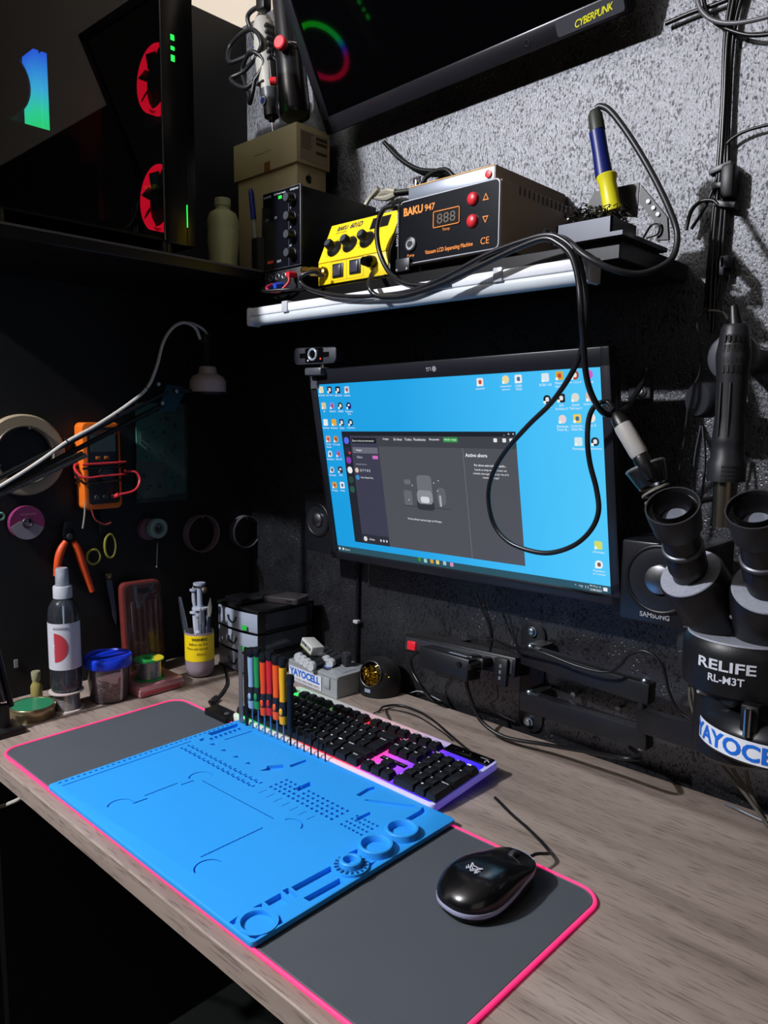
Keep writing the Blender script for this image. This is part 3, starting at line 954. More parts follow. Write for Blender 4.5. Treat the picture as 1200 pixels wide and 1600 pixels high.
bt = T('chemical_bottle', 'translucent white plastic bottle standing on the left shelf by the tower', 'bottle', (-0.152, 0.395, 0.736))
hb = MB().lathe([(0.020, 0), (0.0235, 0.003), (0.0240, 0.02), (0.0262, 0.045), (0.0262, 0.062), (0.0255, 0.066), (0.0265, 0.07), (0.0262, 0.082), (0.022, 0.093), (0.0125, 0.099), (0.0118, 0.104)], seg=40)
obj('bottle_body', hb, M('bottle_milky', 'b9c290', .35, trans=0.0), bt)
obj('cap', MB().lathe([(0.0118, .1035), (0.0135, .1045), (0.0135, .1155), (0.0128, .117), (0, .117)], seg=40), M('bottle_cap', 'b4bd90', .4), bt)
pp = T('pen_pot', 'dark pen pot on the left shelf beside the milky bottle', 'pot', (-0.118, 0.455, 0.736))
obj('pot', MB().lathe([(0.0, 0), (0.021, 0), (0.021, .055), (0.019, .055), (0.019, .004), (0, .004)], seg=28), M('pot_black', '0a0a0b', .3), pp)
pn = T('pen', 'blue-capped clear pen standing in the dark pen pot', 'pen', (-0.127, 0.450, 0.7405), (R(4), R(-3), 0))
obj('barrel', MB().cyl((0, 0, 0), (0, 0, .115), .004), M('pen_clear', '8f9a8a', .3), pn)
obj('pen_cap', MB().lathe([(0.0048, .085), (.0048, .128), (.003, .135), (0, .137)]), M('pen_blue', '142f86', .35), pn)
pk = T('marker', 'black marker leaning in the dark pen pot', 'pen', (-0.114, 0.452, 0.7405), (R(6), R(10), 0))
obj('barrel', MB().cyl((0, 0, 0), (0, 0, .10), .005, bev=.001), black, pk)
lump = one('tool_pouch', MB().ball((0, 0, .02), .021, 14, (1, 1, 1)), M('pouch_black', '141414', .4, bump=.8, bscale=220), 'black crinkled pouch lying on the left shelf behind the power supply', 'pouch', (-0.055 - .07, .50, .736 - .0005))

# ------------------------------------------------------------------ wall television
tv = T('television', 'black television tilted forward on the upper wall with yellow sticker', 'television', (0.1984, 0.572, 0.9924), (R(27), R(-1.55), 0))
TW, TH = 0.5617, 0.332
def tvl(n, mb, m, par=None, **k):
    return obj(n, mb, m, par or tv, **k)
frame = MB()
frame.prism(rrect(-TW / 2, TW / 2, 0, TH, .006, 4), 0, .022, FRONT @ TR(0, 0, 0))
tvl('bezel', MB().box(-TW / 2, TW / 2, -.004, .012, 0, .027, bev=.003).box(-TW / 2, TW / 2, -.004, .012, TH - .018, TH, bev=.003).box(-TW / 2, -TW / 2 + .019, -.004, .012, 0, TH, bev=.003).box(TW / 2 - .019, TW / 2, -.004, .012, 0, TH, bev=.003), M('tv_bezel', '1b1b20', .28))
tvl('rear_housing', MB().box(-TW / 2 + .003, TW / 2 - .003, .0115, .030, .003, TH - .003, bev=.003).box(-.16, .16, .030, .050, .05, .25, bev=.006), black)
tvl('screen', MB().box(-TW / 2 + .017, TW / 2 - .017, 0.0005, .004, .024, TH - .016), M('tv_glass', '030304', .06, spec=.7))
stk = tvl('sticker', MB().prism(rrect(-.048, .048, -.0105, .0105, .004, 4), 0, .0004, TR(.229, -.0042, .0145) @ FRONT), M('sticker_grey', '34343c', .45), label='grey sticker with yellow lettering')
tvl('lettering', text_mesh('CYBERPUNK', w=.056, h=.0085, bold=.012, shear=.45, spacing=.9).move(TR(.236, -.0049, .0130) @ FRONT @ Matrix.Rotation(R(4), 4, 'Z')), M('sticker_yellow', 'e6e21e', .5), stk)
tvl('sensor', MB().torus((.135, -.0043, .013), (0, 1, 0), .004, .0007, 20, 6), dgrey)
tvl('wall_bracket', MB().box(-.05, .05, .050, .060, .09, .19).box(-.02, .02, .055, .085, .10, .125), black)

# ------------------------------------------------------------------ tools hanging left of the television
dr = T('rotary_tool', 'grey handheld rotary tool hanging by its flex left of the television', 'rotary tool', (0, 0, 0))
DX, DY = -0.196, 0.566
p_top, p_bot = (-0.2559,0.566,1.2344), (-0.2336,0.566,1.0578)
ax = (Vector(p_bot) - Vector(p_top))
Ld = ax.length
dr.location = p_top
dr.rotation_euler = Vector((0, 0, -1)).rotation_difference(ax).to_euler()
dg = M('tool_grey', 'a39f96', .5)
obj('tool_body', MB().lathe([(0, 0), (.014, 0), (.019, .012), (.0215, .03), (.022, .06), (.021, .10), (.019, .128), (.0175, .136)], (0, 0, 0), (0, 0, -1), 36, caps=False), dg, dr)
obj('nose', MB().lathe([(.0178, .134), (.0165, .150), (.0135, .168), (.013, .171)], (0, 0, 0), (0, 0, -1), 32), M('tool_nose', '3e4145', .4), dr)
obj('nose_cap', MB().lathe([(.0138, .170), (.0138, .184), (.008, .186), (.006, .192), (0, .192)], (0, 0, 0), (0, 0, -1), 32), black, dr)
obj('collet_shaft', MB().lathe([(.0016, .190), (.0016, .225), (0, .225)], (0, 0, 0), (0, 0, -1), 10), chrome, dr)
obj('tool_grip', MB().box(.008, .0225, -.012, .014, -.128, -.02, bev=.004), M('grip_dark', '2b2a29', .5), dr)
for k in range(6):
    obj('vent_slot', MB().box(.012, .0232, -.0135, .010, -.030 - k * .012, -.025 - k * .012), black, dr)
obj('hanging_hook', MB().torus((0, 0, .012), (0, 1, 0), .012, .0025, 24, 8), M('hook_grey', '58564e', .4, .8), dr)
badge = MB().lathe([(.0075, 0), (.0075, .001), (0, .001)], (-.001, -.0163, -.158), (0, -1, 0), 24)
bd = obj('badge', badge, white, dr)
obj('badge_centre', MB().lathe([(.0055, 0), (.0055, .0006), (0, .0006)], (-.001, -.0175, -.158), (0, -1, 0), 24), M('badge_blue', '2746a8', .4), bd)
obj('switch', MB().box(-.02, -.012, -.016, -.010, -.062, -.050, bev=.001), M('switch_blue', '24408f', .4), dr)
txt(dr, 'DREMEL', white, (-.004, -.0225, -.075), FRONT, h=.006, w=.024)
obj('intake_slot', MB().box(-.012, .008, -.0205, -.016, -.127, -.1235), black, dr)
fl = []
random.seed(3)
for p in [(-0.2209,0.552,1.2396),(-0.2689,0.552,1.2313),(-0.2601,0.552,1.1779),(-0.3166,0.552,1.1662),(-0.3302,0.552,1.2052),(-0.2694,0.552,1.209),(-0.2371,0.552,1.1708),(-0.2905,0.552,1.1471),(-0.3215,0.552,1.135),(-0.2713,0.552,1.1072),(-0.2375,0.552,1.143),(-0.2642,0.552,1.1679),(-0.3006,0.552,1.15),(-0.2775,0.552,1.0974),(-0.262,0.552,1.076),(-0.2458,0.552,1.1115)]:
    fl.append((p[0] + random.uniform(-.006, .006), p[1] - random.uniform(0, .018), p[2]))
cable('tool_flex', fl, .0042, M('flex_black', '1a1a1c', .4), 'black flex knotted in loops beside the grey rotary tool', sub=8)
obj_plug = one('mains_plug', MB().box(-.012, .012, -.010, .010, 0, .028, bev=.004), black, 'black mains plug tangled in the top of the rotary tool flex', 'plug', (-0.2272,0.545,1.2282))

tt0, tt1 = Vector((-0.1752,0.548,1.2736)), Vector((-0.1421,0.548,1.0207))
tb = T('tube_torch', 'black cylinder tool with silver collar and red knob hanging beside the television', 'tool', tt0)
tb.rotation_euler = Vector((0, 0, -1)).rotation_difference(tt1 - tt0).to_euler()
LL = (tt1 - tt0).length
obj('tube', MB().lathe([(0, 0), (.023, 0), (.023, LL * .55), (.026, LL * .56), (.028, LL * .95), (.026, LL * .985), (.016, LL), (0, LL)], (0, 0, 0), (0, 0, -1), 40), M('tube_black', '17171a', .22), tb)
obj('collar', MB().torus((0, 0, -LL * .55), (0, .15, 1), .0300, .0026, 40, 8), chrome, tb)
obj('knob', MB().lathe([(.0115, 0), (.0115, .010), (.0095, .012), (0, .012)], (.016, -.030, -LL * .555), (.3, -1, 0), 24), redp, tb, label='red knob')
obj('knob', MB().lathe([(.007, 0), (.007, .010), (.005, .012), (0, .012)], (-.034, -.008, -LL * .69), (-.7, -.7, 0), 20), redp, tb)
obj('hanger', MB().torus((0, 0, .014), (0, 1, 0), .014, .003, 20, 8), M('hook_grey', '58564e', .4, .8), tb)
obj('wall_hook', MB().cyl((0, .05, .024), (0, -.004, .024), .003), steel, tb)

BEFORE = set(S.objects)
# LED batten along the shelf front
lb = T('light_batten', 'long white tube light batten screwed along the shelf front, switched off', 'lamp', (0.29, 0.3445, 0.637))
def lbl(n, mb, m, **k):
    return obj(n, mb, m, lb, (-0.29, -0.3445, -0.637), **k)
lbl('housing', MB().box(0.014, 0.566, 0.3225, 0.3445, 0.638, 0.650, bev=0.002), M('batten_white', 'e4e6ea', 0.35))
lbl('diffuser', MB().sweep([(0.016, 0.3335, 0.634), (0.564, 0.3335, 0.634)], 0.0095, 16), M('batten_diffuser', 'cfd6da', 0.3))
for xx in (0.008, 0.566):
    lbl('end_cap', MB().box(xx, xx + 0.008, 0.321, 0.3445, 0.624, 0.651, bev=0.003), M('batten_cap', 'c4c4c8', 0.4))
lbl('pin', MB().cyl((0.008, 0.333, 0.637), (0.002, 0.333, 0.637), 0.003), M('batten_cap', 'c4c4c8', 0.4))
for xx in (0.098, 0.462):
    lbl('mounting_clip', MB().box(xx - 0.006, xx + 0.006, 0.3205, 0.3449, 0.637, 0.6525, bev=0.001), M('clip_clear', 'b9bcc2', 0.25))

# ------------------------------------------------------------------ bench power supply
ps = T('bench_power_supply', 'tall black bench power supply with four knobs at the shelf end', 'power supply', (0.056, 0.352, 0.668))
def psl(n, mb, m, par=None, **k):
    return obj(n, mb, m, par or ps, (-0.056, -0.352, -0.668) if par is None else (0, 0, 0), **k)
psl('housing', MB().box(.015, .098, .3545, .508, .6715, .8175, bev=.001), M('housing_black', '0a0a0b', .5))
fp = psl('front_panel', MB().box(.0135, .0995, .3505, .3545, .7068, .8190, bev=.0008), M('panel_rim', '45474e', .4))
psl('panel_face', MB().box(.0148, .0982, .3500, .3506, .7082, .8178), M('panel_dark', '0f1016', .16), fp)
psl('panel_divider', MB().box(.0737, .0743, .3497, .3502, .7082, .805), M('panel_line', '5a5d66', .4), fp)
tpn = psl('terminal_panel', MB().box(.0150, .1000, .3510, .3545, .6720, .7045, bev=.0008), M('terminal_face', '1d1e23', .4))
for f in ((.018, .40), (.09, .40), (.018, .49), (.09, .49)):
    psl('foot', MB().lathe([(.006, 0), (.006, .0042)], (f[0], f[1], .668)), rubber)
for k in range(4):
    z = .800 - k * .0255
    kn = psl('knob', MB().lathe([(.0085, 0), (.0085, .002), (.0070, .003), (.0064, .0128), (.0056, .0136), (0, .0136)], (.084, .350, z), (0, -1, 0), 28), M('knob_black', '111113', .35))
    psl('knob_cap', MB().lathe([(.0056, 0), (.0056, .0006), (0, .0006)], (.084, .3363, z), (0, -1, 0), 24), M('knob_cap_grey', '3a3d44', .4), kn)
tl(ps, (-.056, -.352, -.668), 'WANPTEK', wprint, (.026, .3496, .8125), FRONT, h=.0032, w=.018)
tl(ps, (-.056, -.352, -.668), 'DC Power Supply', wprint, (.055, .3496, .8130), FRONT, h=.0028, w=.026)
tl(ps, (-.056, -.352, -.668), 'DPS3010U', wprint, (.087, .3496, .8135), FRONT, h=.0026, w=.018)
for s, x, z in (('CV', .025, .780), ('CC', .045, .7805), ('OUT', .052, .7175), ('V', .0785, .7885), ('A', .0785, .762), ('W', .0785, .736)):
    tl(ps, (-.056, -.352, -.668), s, wprint, (x, .3496, z), FRONT, h=.0032)
psl('power_light', MB().box(.0515, .0585, .3490, .3502, .8055, .8098, bev=.0003), M('green_led', '103010', .4, emit='18e040', es=1.3), label='lit green indicator')
psl('logo_plate', MB().box(.025, .038, .3492, .3502, .7165, .7205), M('logo_orange', 'd4452a', .5))
for x in (.031, .047, .062):
    psl('socket', MB().torus((x, .3508, .6955), (0, 1, 0), .0042, .0011, 24, 8), M('socket_ring', '6c6d72', .35, .6))
for x, col in ((.0375, '1c3ea0'), (.0555, '2548b8')):
    psl('binding_post', MB().lathe([(.0045, 0), (.0042, .014), (0, .014)], (x, .351, .683), (0, -1, -.25), 20), M('post_' + col, col, .4))
psl('binding_post', MB().lathe([(.0045, 0), (.0042, .014), (0, .014)], (.0865, .351, .694), (0, -1, -.1), 20), redp)
cable('test_lead', [(.050, .338, .683), (.052, .326, .676), (.060, .326, .6705), (.075, .332, .6705), (.088, .338, .682), (.0865, .338, .692)], .0022, M('lead_red', 'a8202a', .4), 'short red test lead looped under the power supply terminals')
cable('test_lead', [(.0345, .338, .681), (.040, .327, .673), (.055, .322, .6704), (.075, .326, .6704), (.095, .335, .6704), (.108, .35, .6704)], .0022, rubber, 'short black test lead looped under the power supply terminals')

# ------------------------------------------------------------------ yellow soldering station
st = T('soldering_station', 'yellow faced soldering station with three black knobs beside the power supply', 'soldering station', (0.205, 0.352, 0.668))
def stl(n, mb, m, par=None, **k):
    return obj(n, mb, m, par or st, (-.205, -.352, -.668) if par is None else (0, 0, 0), **k)
YZX = Matrix(((0, 0, 1, 0), (1, 0, 0, 0), (0, 1, 0, 0), (0, 0, 0, 1)))      # profile (y, z) extruded along x
prof = [(.3520, .6715), (.3520, .7025), (.3785, .7590), (.388, .7605), (.505, .7605), (.505, .6715)]
stl('housing', MB().prism(prof, .1345, .2735, YZX, bev=.003), M('station_black', '0b0b0e', .4))
yel = M('station_yellow', 'f2cf12', .42)
stl('lower_face', MB().box(.1375, .2705, .3506, .3522, .6725, .7018, bev=.0004), yel)
th = math.atan2(.0565, .0265)
SL = TR(.204, .3520, .7025) @ Matrix.Rotation(th, 4, 'X')                    # local x across, y up the slope, z out
SLO = SL @ Matrix.Identity(4)
def slope(x, u, h):
    """point on the slanted face: x world, u up the slope, h out of it"""
    return (x, .3520 + u * math.cos(th) - h * math.sin(th), .7025 + u * math.sin(th) + h * math.cos(th))
SN = Vector((0, -math.sin(th), math.cos(th)))
SF = Matrix.Rotation(th, 4, 'X')
stl('upper_face', MB().prism([(-.0665, -.0006), (.0665, -.0006), (.0665, .0610), (-.0665, .0610)], .0004, .0018, SL), yel)
for x, u in ((.162, .0190), (.192, .0210), (.2240, .0225)):
    kn = stl('knob', MB().lathe([(.0125, 0), (.0125, .0015), (.0100, .004), (.0074, .006), (.0066, .0145), (.0056, .0155), (0, .0155)], slope(x, u, .0018), SN, 32), M('knob_black', '111113', .35))
    stl('knob_cap', MB().lathe([(.0050, 0), (.0050, .0004), (0, .0004)], slope(x, u, .0174), SN, 24), M('knob_cap_grey', '3a3d44', .4), kn)
stl('display_window', MB().prism([(-.0165, -.0085), (.0165, -.0085), (.0165, .0085), (-.0165, .0085)], .0016, .0024, TR(*slope(.238, .0475, 0)) @ SF), M('window_dark', '15151c', .15))
def sttxt(s, x, u, h, w=None, col=None, **k):
    m = text_mesh(s, w=w, h=h, **k)
    m.move(TR(*slope(x, u, .0019)) @ SF)
    return stl('lettering', m, col or M('station_print', '26303c', .5))
sttxt('BAKU', .1640, .0525, .0072, .021, bold=.03, shear=.2)
sttxt('601D', .1910, .0530, .0085, .024, bold=.03, shear=.2)
sttxt('ESD SAFE', .164, .0455, .002, .020)
for x, u in ((.162, .0190), (.192, .0210), (.2240, .0225)):
    for k in range(9):
        a = R(-40 + k * 32.5)
        mk = MB().box(-.0002, .0002, .0138, .0158, 0, .0003, mat=TR(*slope(x, u, .0019)) @ SF @ Matrix.Rotation(-a + R(90), 4, 'Z'))
        stl('dial_mark', mk, M('station_print', '26303c', .5))
for x, z in ((.1775, .6885), (.2110, .6895)):
    rk = stl('rocker_switch', MB().box(x - .0105, x + .0105, .3490, .3508, z - .0095, z + .0095, bev=.0008), M('rocker_frame', '17171c', .35))
    stl('rocker', MB().box(x - .0070, x + .0070, .3470, .3492, z - .0072, z + .0072, bev=.001, mat=None), M('rocker_grey', '3a3946', .3), rk)
stl('outline', MB().box(.163, .226, .3503, .3507, .6755, .6759).box(.163, .226, .3503, .3507, .7010, .7014).box(.163, .1634, .3503, .3507, .6755, .701).box(.194, .1944, .3503, .3507, .6755, .701).box(.226, .2264, .3503, .3507, .6755, .701), M('station_print_soft', '9a8a20', .5))
stl('connector', MB().lathe([(.0085, 0), (.0085, .004), (.0065, .006), (.0065, .020), (.0050, .022), (.0050, .030), (.0036, .034), (0, .034)], (.150, .3506, .6885), (-.45, -1, .05), 24), brass, label='gold round plug')
stl('connector', MB().lathe([(.0080, 0), (.0080, .008), (.0065, .012), (.0055, .018), (0, .018)], (.2435, .3506, .6915), (0, -1, -.1), 24), gloss)
for f in ((.145, .37), (.262, .37), (.145, .49), (.262, .49)):
    stl('foot', MB().lathe([(.006, 0), (.006, .0042)], (f[0], f[1], .668)), rubber)

# ------------------------------------------------------------------ vacuum LCD separator
vs = T('screen_separator', 'brown metal screen separating machine with black front panel and orange print', 'machine', (0.370, 0.345, 0.668))
def vsl(n, mb, m, par=None, **k):
    return obj(n, mb, m, par or vs, (-.370, -.345, -.668) if par is None else (0, 0, 0), **k)
brown = M('separator_brown', 'a09080', .45, .0, noise=.08, nscale=30)
vsl('housing', MB().box(.2965, .4450, .3500, .512, .6795, .7560, bev=.002), brown)
pf = vsl('front_panel', MB().prism(rrect(-.0750, .0750, -.0385, .0385, .006, 5), -.0045, 0, TR(.3705, .3455, .7175) @ FRONT, bev=.0006), M('panel_white_edge', 'b9bcc4', .35), label='black panel with white edge')
vsl('panel_face', MB().prism(rrect(-.0736, .0736, -.0371, .0371, .005, 5), 0, .0006, TR(.3705, .3455, .7175) @ FRONT), M('separator_black', '0e1016', .2), pf)
OFV = (-.370, -.345, -.668)
fy = .3446
tl(vs, OFV, 'BAKU', orangep, (.3180, fy, .7420), FRONT, h=.0100, w=.031, bold=.04)
tl(vs, OFV, '947', orangep, (.3445, fy, .7415), FRONT, h=.0080, w=.016, bold=.02)
tl(vs, OFV, 'Vacuum LCD Separating Machine', orangep, (.3740, fy, .6885), FRONT, h=.0064, w=.072, bold=.015)
tl(vs, OFV, 'Temp', orangep, (.3700, fy, .7115), FRONT, h=.0044, w=.0115)
tl(vs, OFV, 'Pump', orangep, (.3150, fy, .6885), FRONT, h=.0044, w=.0115)
tl(vs, OFV, 'CE', orangep, (.4270, fy, .6900), FRONT, h=.0075, w=.012)
for k, (z, s) in enumerate(((.7380, 1), (.7135, -1))):
    tri = MB()
    o3 = [(-.0042, -.0036 * s), (.0042, -.0036 * s), (0, .0042 * s)]
    i3 = [(p[0] * .62, p[1] * .62 - .0002 * s) for p in o3]
    for a in range(3):
        b_ = (a + 1) % 3
        tri.prism([o3[a], o3[b_], i3[b_], i3[a]], 0, .0003, TR(.4270, fy, z) @ FRONT)
    vsl('arrow_print', tri, orangep)
    vsl('push_button', MB().lathe([(.0075, 0), (.0075, .0015), (.0062, .0035), (.0045, .0045), (0, .0048)], (.4090, fy, z + .001), (0, -1, 0), 28), M('button_red', 'd22a33', .35))
ds = vsl('display', MB().box(.3515, .3895, .3440, .3448, .7165, .7335), M('display_dark', '1b1512', .2))
vsl('display_frame', MB().box(.3505, .3905, .3436, .3444, .7153, .7162).box(.3505, .3905, .3436, .3444, .7338, .7347).box(.3505, .3514, .3436, .3444, .7153, .7347).box(.3896, .3905, .3436, .3444, .7153, .7347), orangep, ds)
m = text_mesh('888', w=.028, h=.0115)
m.move(TR(.3705, .3438, .7250) @ FRONT)
vsl('digit', m, M('digit_off', '4a4038', .5), ds)
pb = vsl('pump_button', MB().lathe([(.0085, 0), (.0085, .002), (.0068, .003), (.0064, .002), (0, .002)], (.3150, fy, .7020), (0, -1, 0), 32), steel)
vsl('pump_button_face', MB().lathe([(.0045, 0), (.0040, .001), (0, .001)], (.3150, fy - .002, .7020), (0, -1, 0), 28), chrome, pb)
hp = vsl('heating_plate', MB().box(.3000, .4300, .3555, .512, .7575, .7740, bev=.001), M('plate_aluminium', 'a7aebb', .35, .7))
vsl('plate_top', MB().box(.3000, .4300, .3553, .512, .7740, .7752), M('plate_amber', 'c99a4e', .5), hp)
vsl('plate_button', MB().lathe([(.0045, 0), (.0045, .002), (0, .003)], (.4225, .3555, .7660), (0, -1, 0), 20), redp, hp)
vsl('plate_side', MB().box(.4300, .4312, .356, .512, .7577, .7750), brown, hp)
vt = MB()
for k in range(12):
    vt.box(.4446, .4456, .385 + k * .0100, .3875 + k * .0100, .7455, .7545)
vsl('vent_slots', vt, black)
vsl('side_plate', MB().box(.2935, .2960, .343, .38, .672, .754), M('plate_dark', '1a1b20', .4))
tx = text_mesh('BAKU SEPARATOR', w=.045, h=.0035)
tx.move(TR(.2940, .3426, .7250) @ FRONT @ Matrix.Rotation(PI / 2, 4, 'Z'))
vsl('lettering', tx, M('plate_print', 'b4b6ba', .5))
fb = vsl('foot_bracket', MB().box(.2935, .316, .3400, .3425, .6705, .6860, bev=.0006), M('plate_dark', '1a1b20', .4))
for x in (.296, .3125):
    vsl('screw', MB().lathe([(.0016, 0), (.0016, .001), (0, .0012)], (x, .3400, .6725), (0, -1, 0), 12), steel, fb)
for f in ((.312, .365), (.43, .365), (.312, .495), (.43, .495)):
    vsl('foot', MB().lathe([(.007, 0), (.007, .012)], (f[0], f[1], .668)), rubber)
cable('separator_lead', [(0.1165,0.505,0.9104),(0.1501,0.505,0.8787),(0.1887,0.505,0.8549),(0.2315,0.505,0.8434),(0.2567,0.5,0.8309)], .0035, rubber, 'black lead curving down the wall behind the separating machine')
cable('separator_hose', [(0.1936,0.5,0.8211),(0.2092,0.5,0.8405),(0.2414,0.5,0.8428),(0.2614,0.5,0.8256)], .0035, rubber, 'black hose arching behind the separating machine')

# helping-hand clip arm
hh = T('helping_hand_arm', 'metal crocodile clip arm standing between the yellow station and separating machine', 'clip arm', (.283, .49, .668))
OH = (-.283, -.49, -.668)
obj('base', MB().lathe([(0, 0), (.018, 0), (.018, .006), (.012, .010), (0, .010)], (.283, .485, .668), seg=28), black, hh, OH)
obj('post', MB().cyl((.283, .49, .675), (.283, .49, .800), .0025), steel, hh, OH)
pa, pb_, pc_ = (0.2083,0.49,0.8188), (0.1553,0.49,0.8244), (0.0933,0.49,0.8284)
obj('arm_rod', MB().cyl((.283, .49, .797), pa, .0022).cyl(pa, pb_, .0050), chrome, hh, OH)
obj('ball_joint', MB().ball(pa, .0055, 14), steel, hh, OH)
obj('wing_nut', MB().cyl((pa[0] - .006, pa[1] - .006, pa[2] + .004), (pa[0] - .006, pa[1] - .006, pa[2] + .013), .0035).box(-.007, .007, -.0012, .0012, 0, .008, mat=TR(pa[0] - .006, pa[1] - .006, pa[2] + .010)), chrome, hh, OH)
cl_d = (Vector(pc_) - Vector(pb_)).normalized()
for s in (1, -1):
    q0 = Vector(pb_)
    q1 = q0 + cl_d * .020 + Vector((0, 0, .0050 * s))
    q2 = q0 + cl_d * .046 + Vector((0, 0, .0008 * s))
    obj('clip_jaw', MB().sweep(smooth([q0 + Vector((0, 0, .0015 * s)), q1, q2], 6), [.0050] * 6 + [.0044 - .0003 * k for k in range(7)], 8), M('clip_nickel', 'd2ccb8', .35, .55), hh, OH)
obj('second_clip', MB().sweep(smooth([Vector(pb_) + cl_d * .03 + Vector((0, -.006, .010)), Vector(pb_) + cl_d * .05 + Vector((0, -.004, -.002)), Vector(pc_) + Vector((0, -.004, -.014))], 6), .0036, 8), M('clip_nickel', 'd2ccb8', .35, .55), hh, OH)

# ------------------------------------------------------------------ iron stand with yellow-blue iron
sd = T('iron_stand', 'black metal iron stand with steel wool tray at the right shelf end', 'iron stand', (.575, .37, .668))
OS = (-.575, -.37, -.668)
tr_m = M('stand_metal', '45474e', .35, .4)
obj('tray', MB().box(.526, .588, .334, .336, .672, .688).box(.526, .588, .386, .388, .672, .688).box(.526, .528, .334, .388, .672, .688).box(.586, .588, .334, .388, .672, .688).box(.524, .600, .333, .44, .6682, .6725), tr_m, sd, OS)
wl = MB()
random.seed(11)
for k in range(330):
    p = Vector((random.uniform(.529, .585), random.uniform(.338, .386), random.uniform(.680, .702)))
    pts = [p]
    for j in range(4):
        p = p + Vector((random.uniform(-.006, .006), random.uniform(-.006, .006), random.uniform(-.004, .004)))
        p.z = max(.674, min(.710, p.z))
        p.x = max(.5285, min(.5855, p.x))
        p.y = max(.3375, min(.3855, p.y))
        pts.append(p)
    wl.sweep(pts, .0010, 3, flat=.5)
w_o = obj('steel_wool', wl, M('wool_dark', '4a4843', .35, .9), sd, OS)
w_o['kind'] = 'stuff'
yk = MB()
ba, bb_, bc_, bd_ = (0.5262,0.4,0.7159), (0.5434,0.4,0.7396), (0.5867,0.4,0.7247), (0.6062,0.4,0.6816)
yk.prism([(p[0], p[2]) for p in ((0.5201,0.4,0.7136), (0.533,0.4,0.7349), (0.5841,0.4,0.7342), (0.5831,0.4,0.6996))], -.40, -.398, FRONT)
q = [(0.5863,0.4,0.7312), (0.6162,0.4,0.694), (0.6188,0.4,0.6714), (0.6066,0.4,0.6726), (0.6072,0.4,0.6879), (0.5852,0.4,0.7134)]
yk.prism([(p[0] , p[2]) for p in q], -.402, -.397, FRONT)
for p in (((0.5949,0.397,0.713)), ((0.6007,0.397,0.7056)), ((0.6066,0.397,0.6976))):
    pass
obj('cradle', yk, M('cradle_black', '141416', .45), sd, OS)
for p in ([(0.5958,0.3965,0.7127),(0.6017,0.3965,0.7053),(0.6068,0.3965,0.6981)]):
    obj('screw', MB().lathe([(.0022, 0), (.0022, .0012), (0, .0016)], p, (0, -1, 0), 12), white, sd, OS)
obj('support_wire', MB().tube([(0.5933,0.394,0.6761),(0.6016,0.394,0.6876),(0.6098,0.394,0.6876),(0.6089,0.394,0.6782),(0.5968,0.394,0.6756)], .0012, 8), chrome, sd, OS)
i0, i1, i2, i3 = Vector((0.5663,0.375,0.7066)), Vector((0.5561,0.375,0.7406)), Vector((0.5466,0.375,0.788)), Vector((0.5434,0.375,0.8098))
ir = T('soldering_iron', 'soldering iron with yellow collar and blue grip standing in the stand', 'soldering iron', i0)
def irl(n, mb, m, **k):
    return obj(n, mb, m, ir, -i0, **k)
dI = (i3 - i0).normalized()
irl('collar', MB().lathe([(.0100, -.004), (.0105, 0), (.0088, .004), (.0088, (i1 - i0).length * .75), (.0108, (i1 - i0).length * .97), (.0100, (i1 - i0).length)], i0, dI, 32), M('iron_yellow', 'd9cf1f', .4), label='yellow collar')
irl('grip', MB().lathe([(.0092, 0), (.0082, (i2 - i1).length * .5), (.0082, (i2 - i1).length)], i1, dI, 32), M('iron_blue', '0c1b63', .4), label='dark blue grip')
irl('cable_sleeve', MB().lathe([(.0080, 0), (.0074, (i3 - i2).length * .8), (.0050, (i3 - i2).length), (0, (i3 - i2).length)], i2, dI, 28), M('iron_sleeve', '2c3028', .5))
irl('barrel', MB().lathe([(.0045, 0), (.0045, .016), (.002, .022), (0, .024)], i0, -dI, 16), steel)

# everything standing on the wall shelf: units scaled about the camera position, unchanged in its view, 11.6 % larger and standing deeper than first laid out
KS = 1.116
KT = Vector((-0.1108, 0.0448, -0.0562))  # shift that keeps the camera position fixed under the scaling
def resize(o):
    if o.type == 'MESH':
        if o.parent is None:
            for v in o.data.vertices:
                v.co = v.co * KS
        else:
            o.data.transform(Matrix.Scale(KS, 4))
    o.location = o.location * KS + (KT if o.parent is None else Vector())
    for ch in o.children:
        resize(ch)
for o in [o for o in S.objects if o.parent is None and o not in BEFORE]:
    resize(o)

# ------------------------------------------------------------------ monitor (mounted upside down)
mo = T('monitor', 'black computer monitor mounted upside down, showing a blue desktop', 'monitor', (0.24398, 0.51085, 0.40275), (0.159544, -0.015174, -0.009229))
SW, SH_ = 0.2635, 0.148
ob = MB()
x0, x1, z0, z1 = -SW - .0135, SW + .0135, -SH_ - .0140, SH_ + .0245
ob.box(x0, x1, -.004, .014, z0, -SH_, bev=.0015).box(x0, x1, -.004, .014, SH_, z1, bev=.0015).box(x0, -SW, -.004, .014, z0, z1, bev=.0015).box(SW, x1, -.004, .014, z0, z1, bev=.0015)
obj('bezel', ob, M('monitor_bezel', '1c1d23', .33), mo)
obj('rear_housing', MB().box(x0 + .003, x1 - .003, .0135, .030, z0 + .003, z1 - .003, bev=.003).box(-.15, .15, .03, .050, -.09, .11, bev=.008), black, mo)
obj('wall_bracket', MB().box(-.05, .05, .050, .060, -.05, .05).box(-.02, .02, .055, .103, -.02, .02), black, mo)
lg = txt(mo, 'LG', M('logo_silver', 'b9bac2', .4), (-.009, -.0042, SH_ + .0125), FRONT @ Matrix.Rotation(PI, 4, 'Z'), h=.0055, w=.0085)
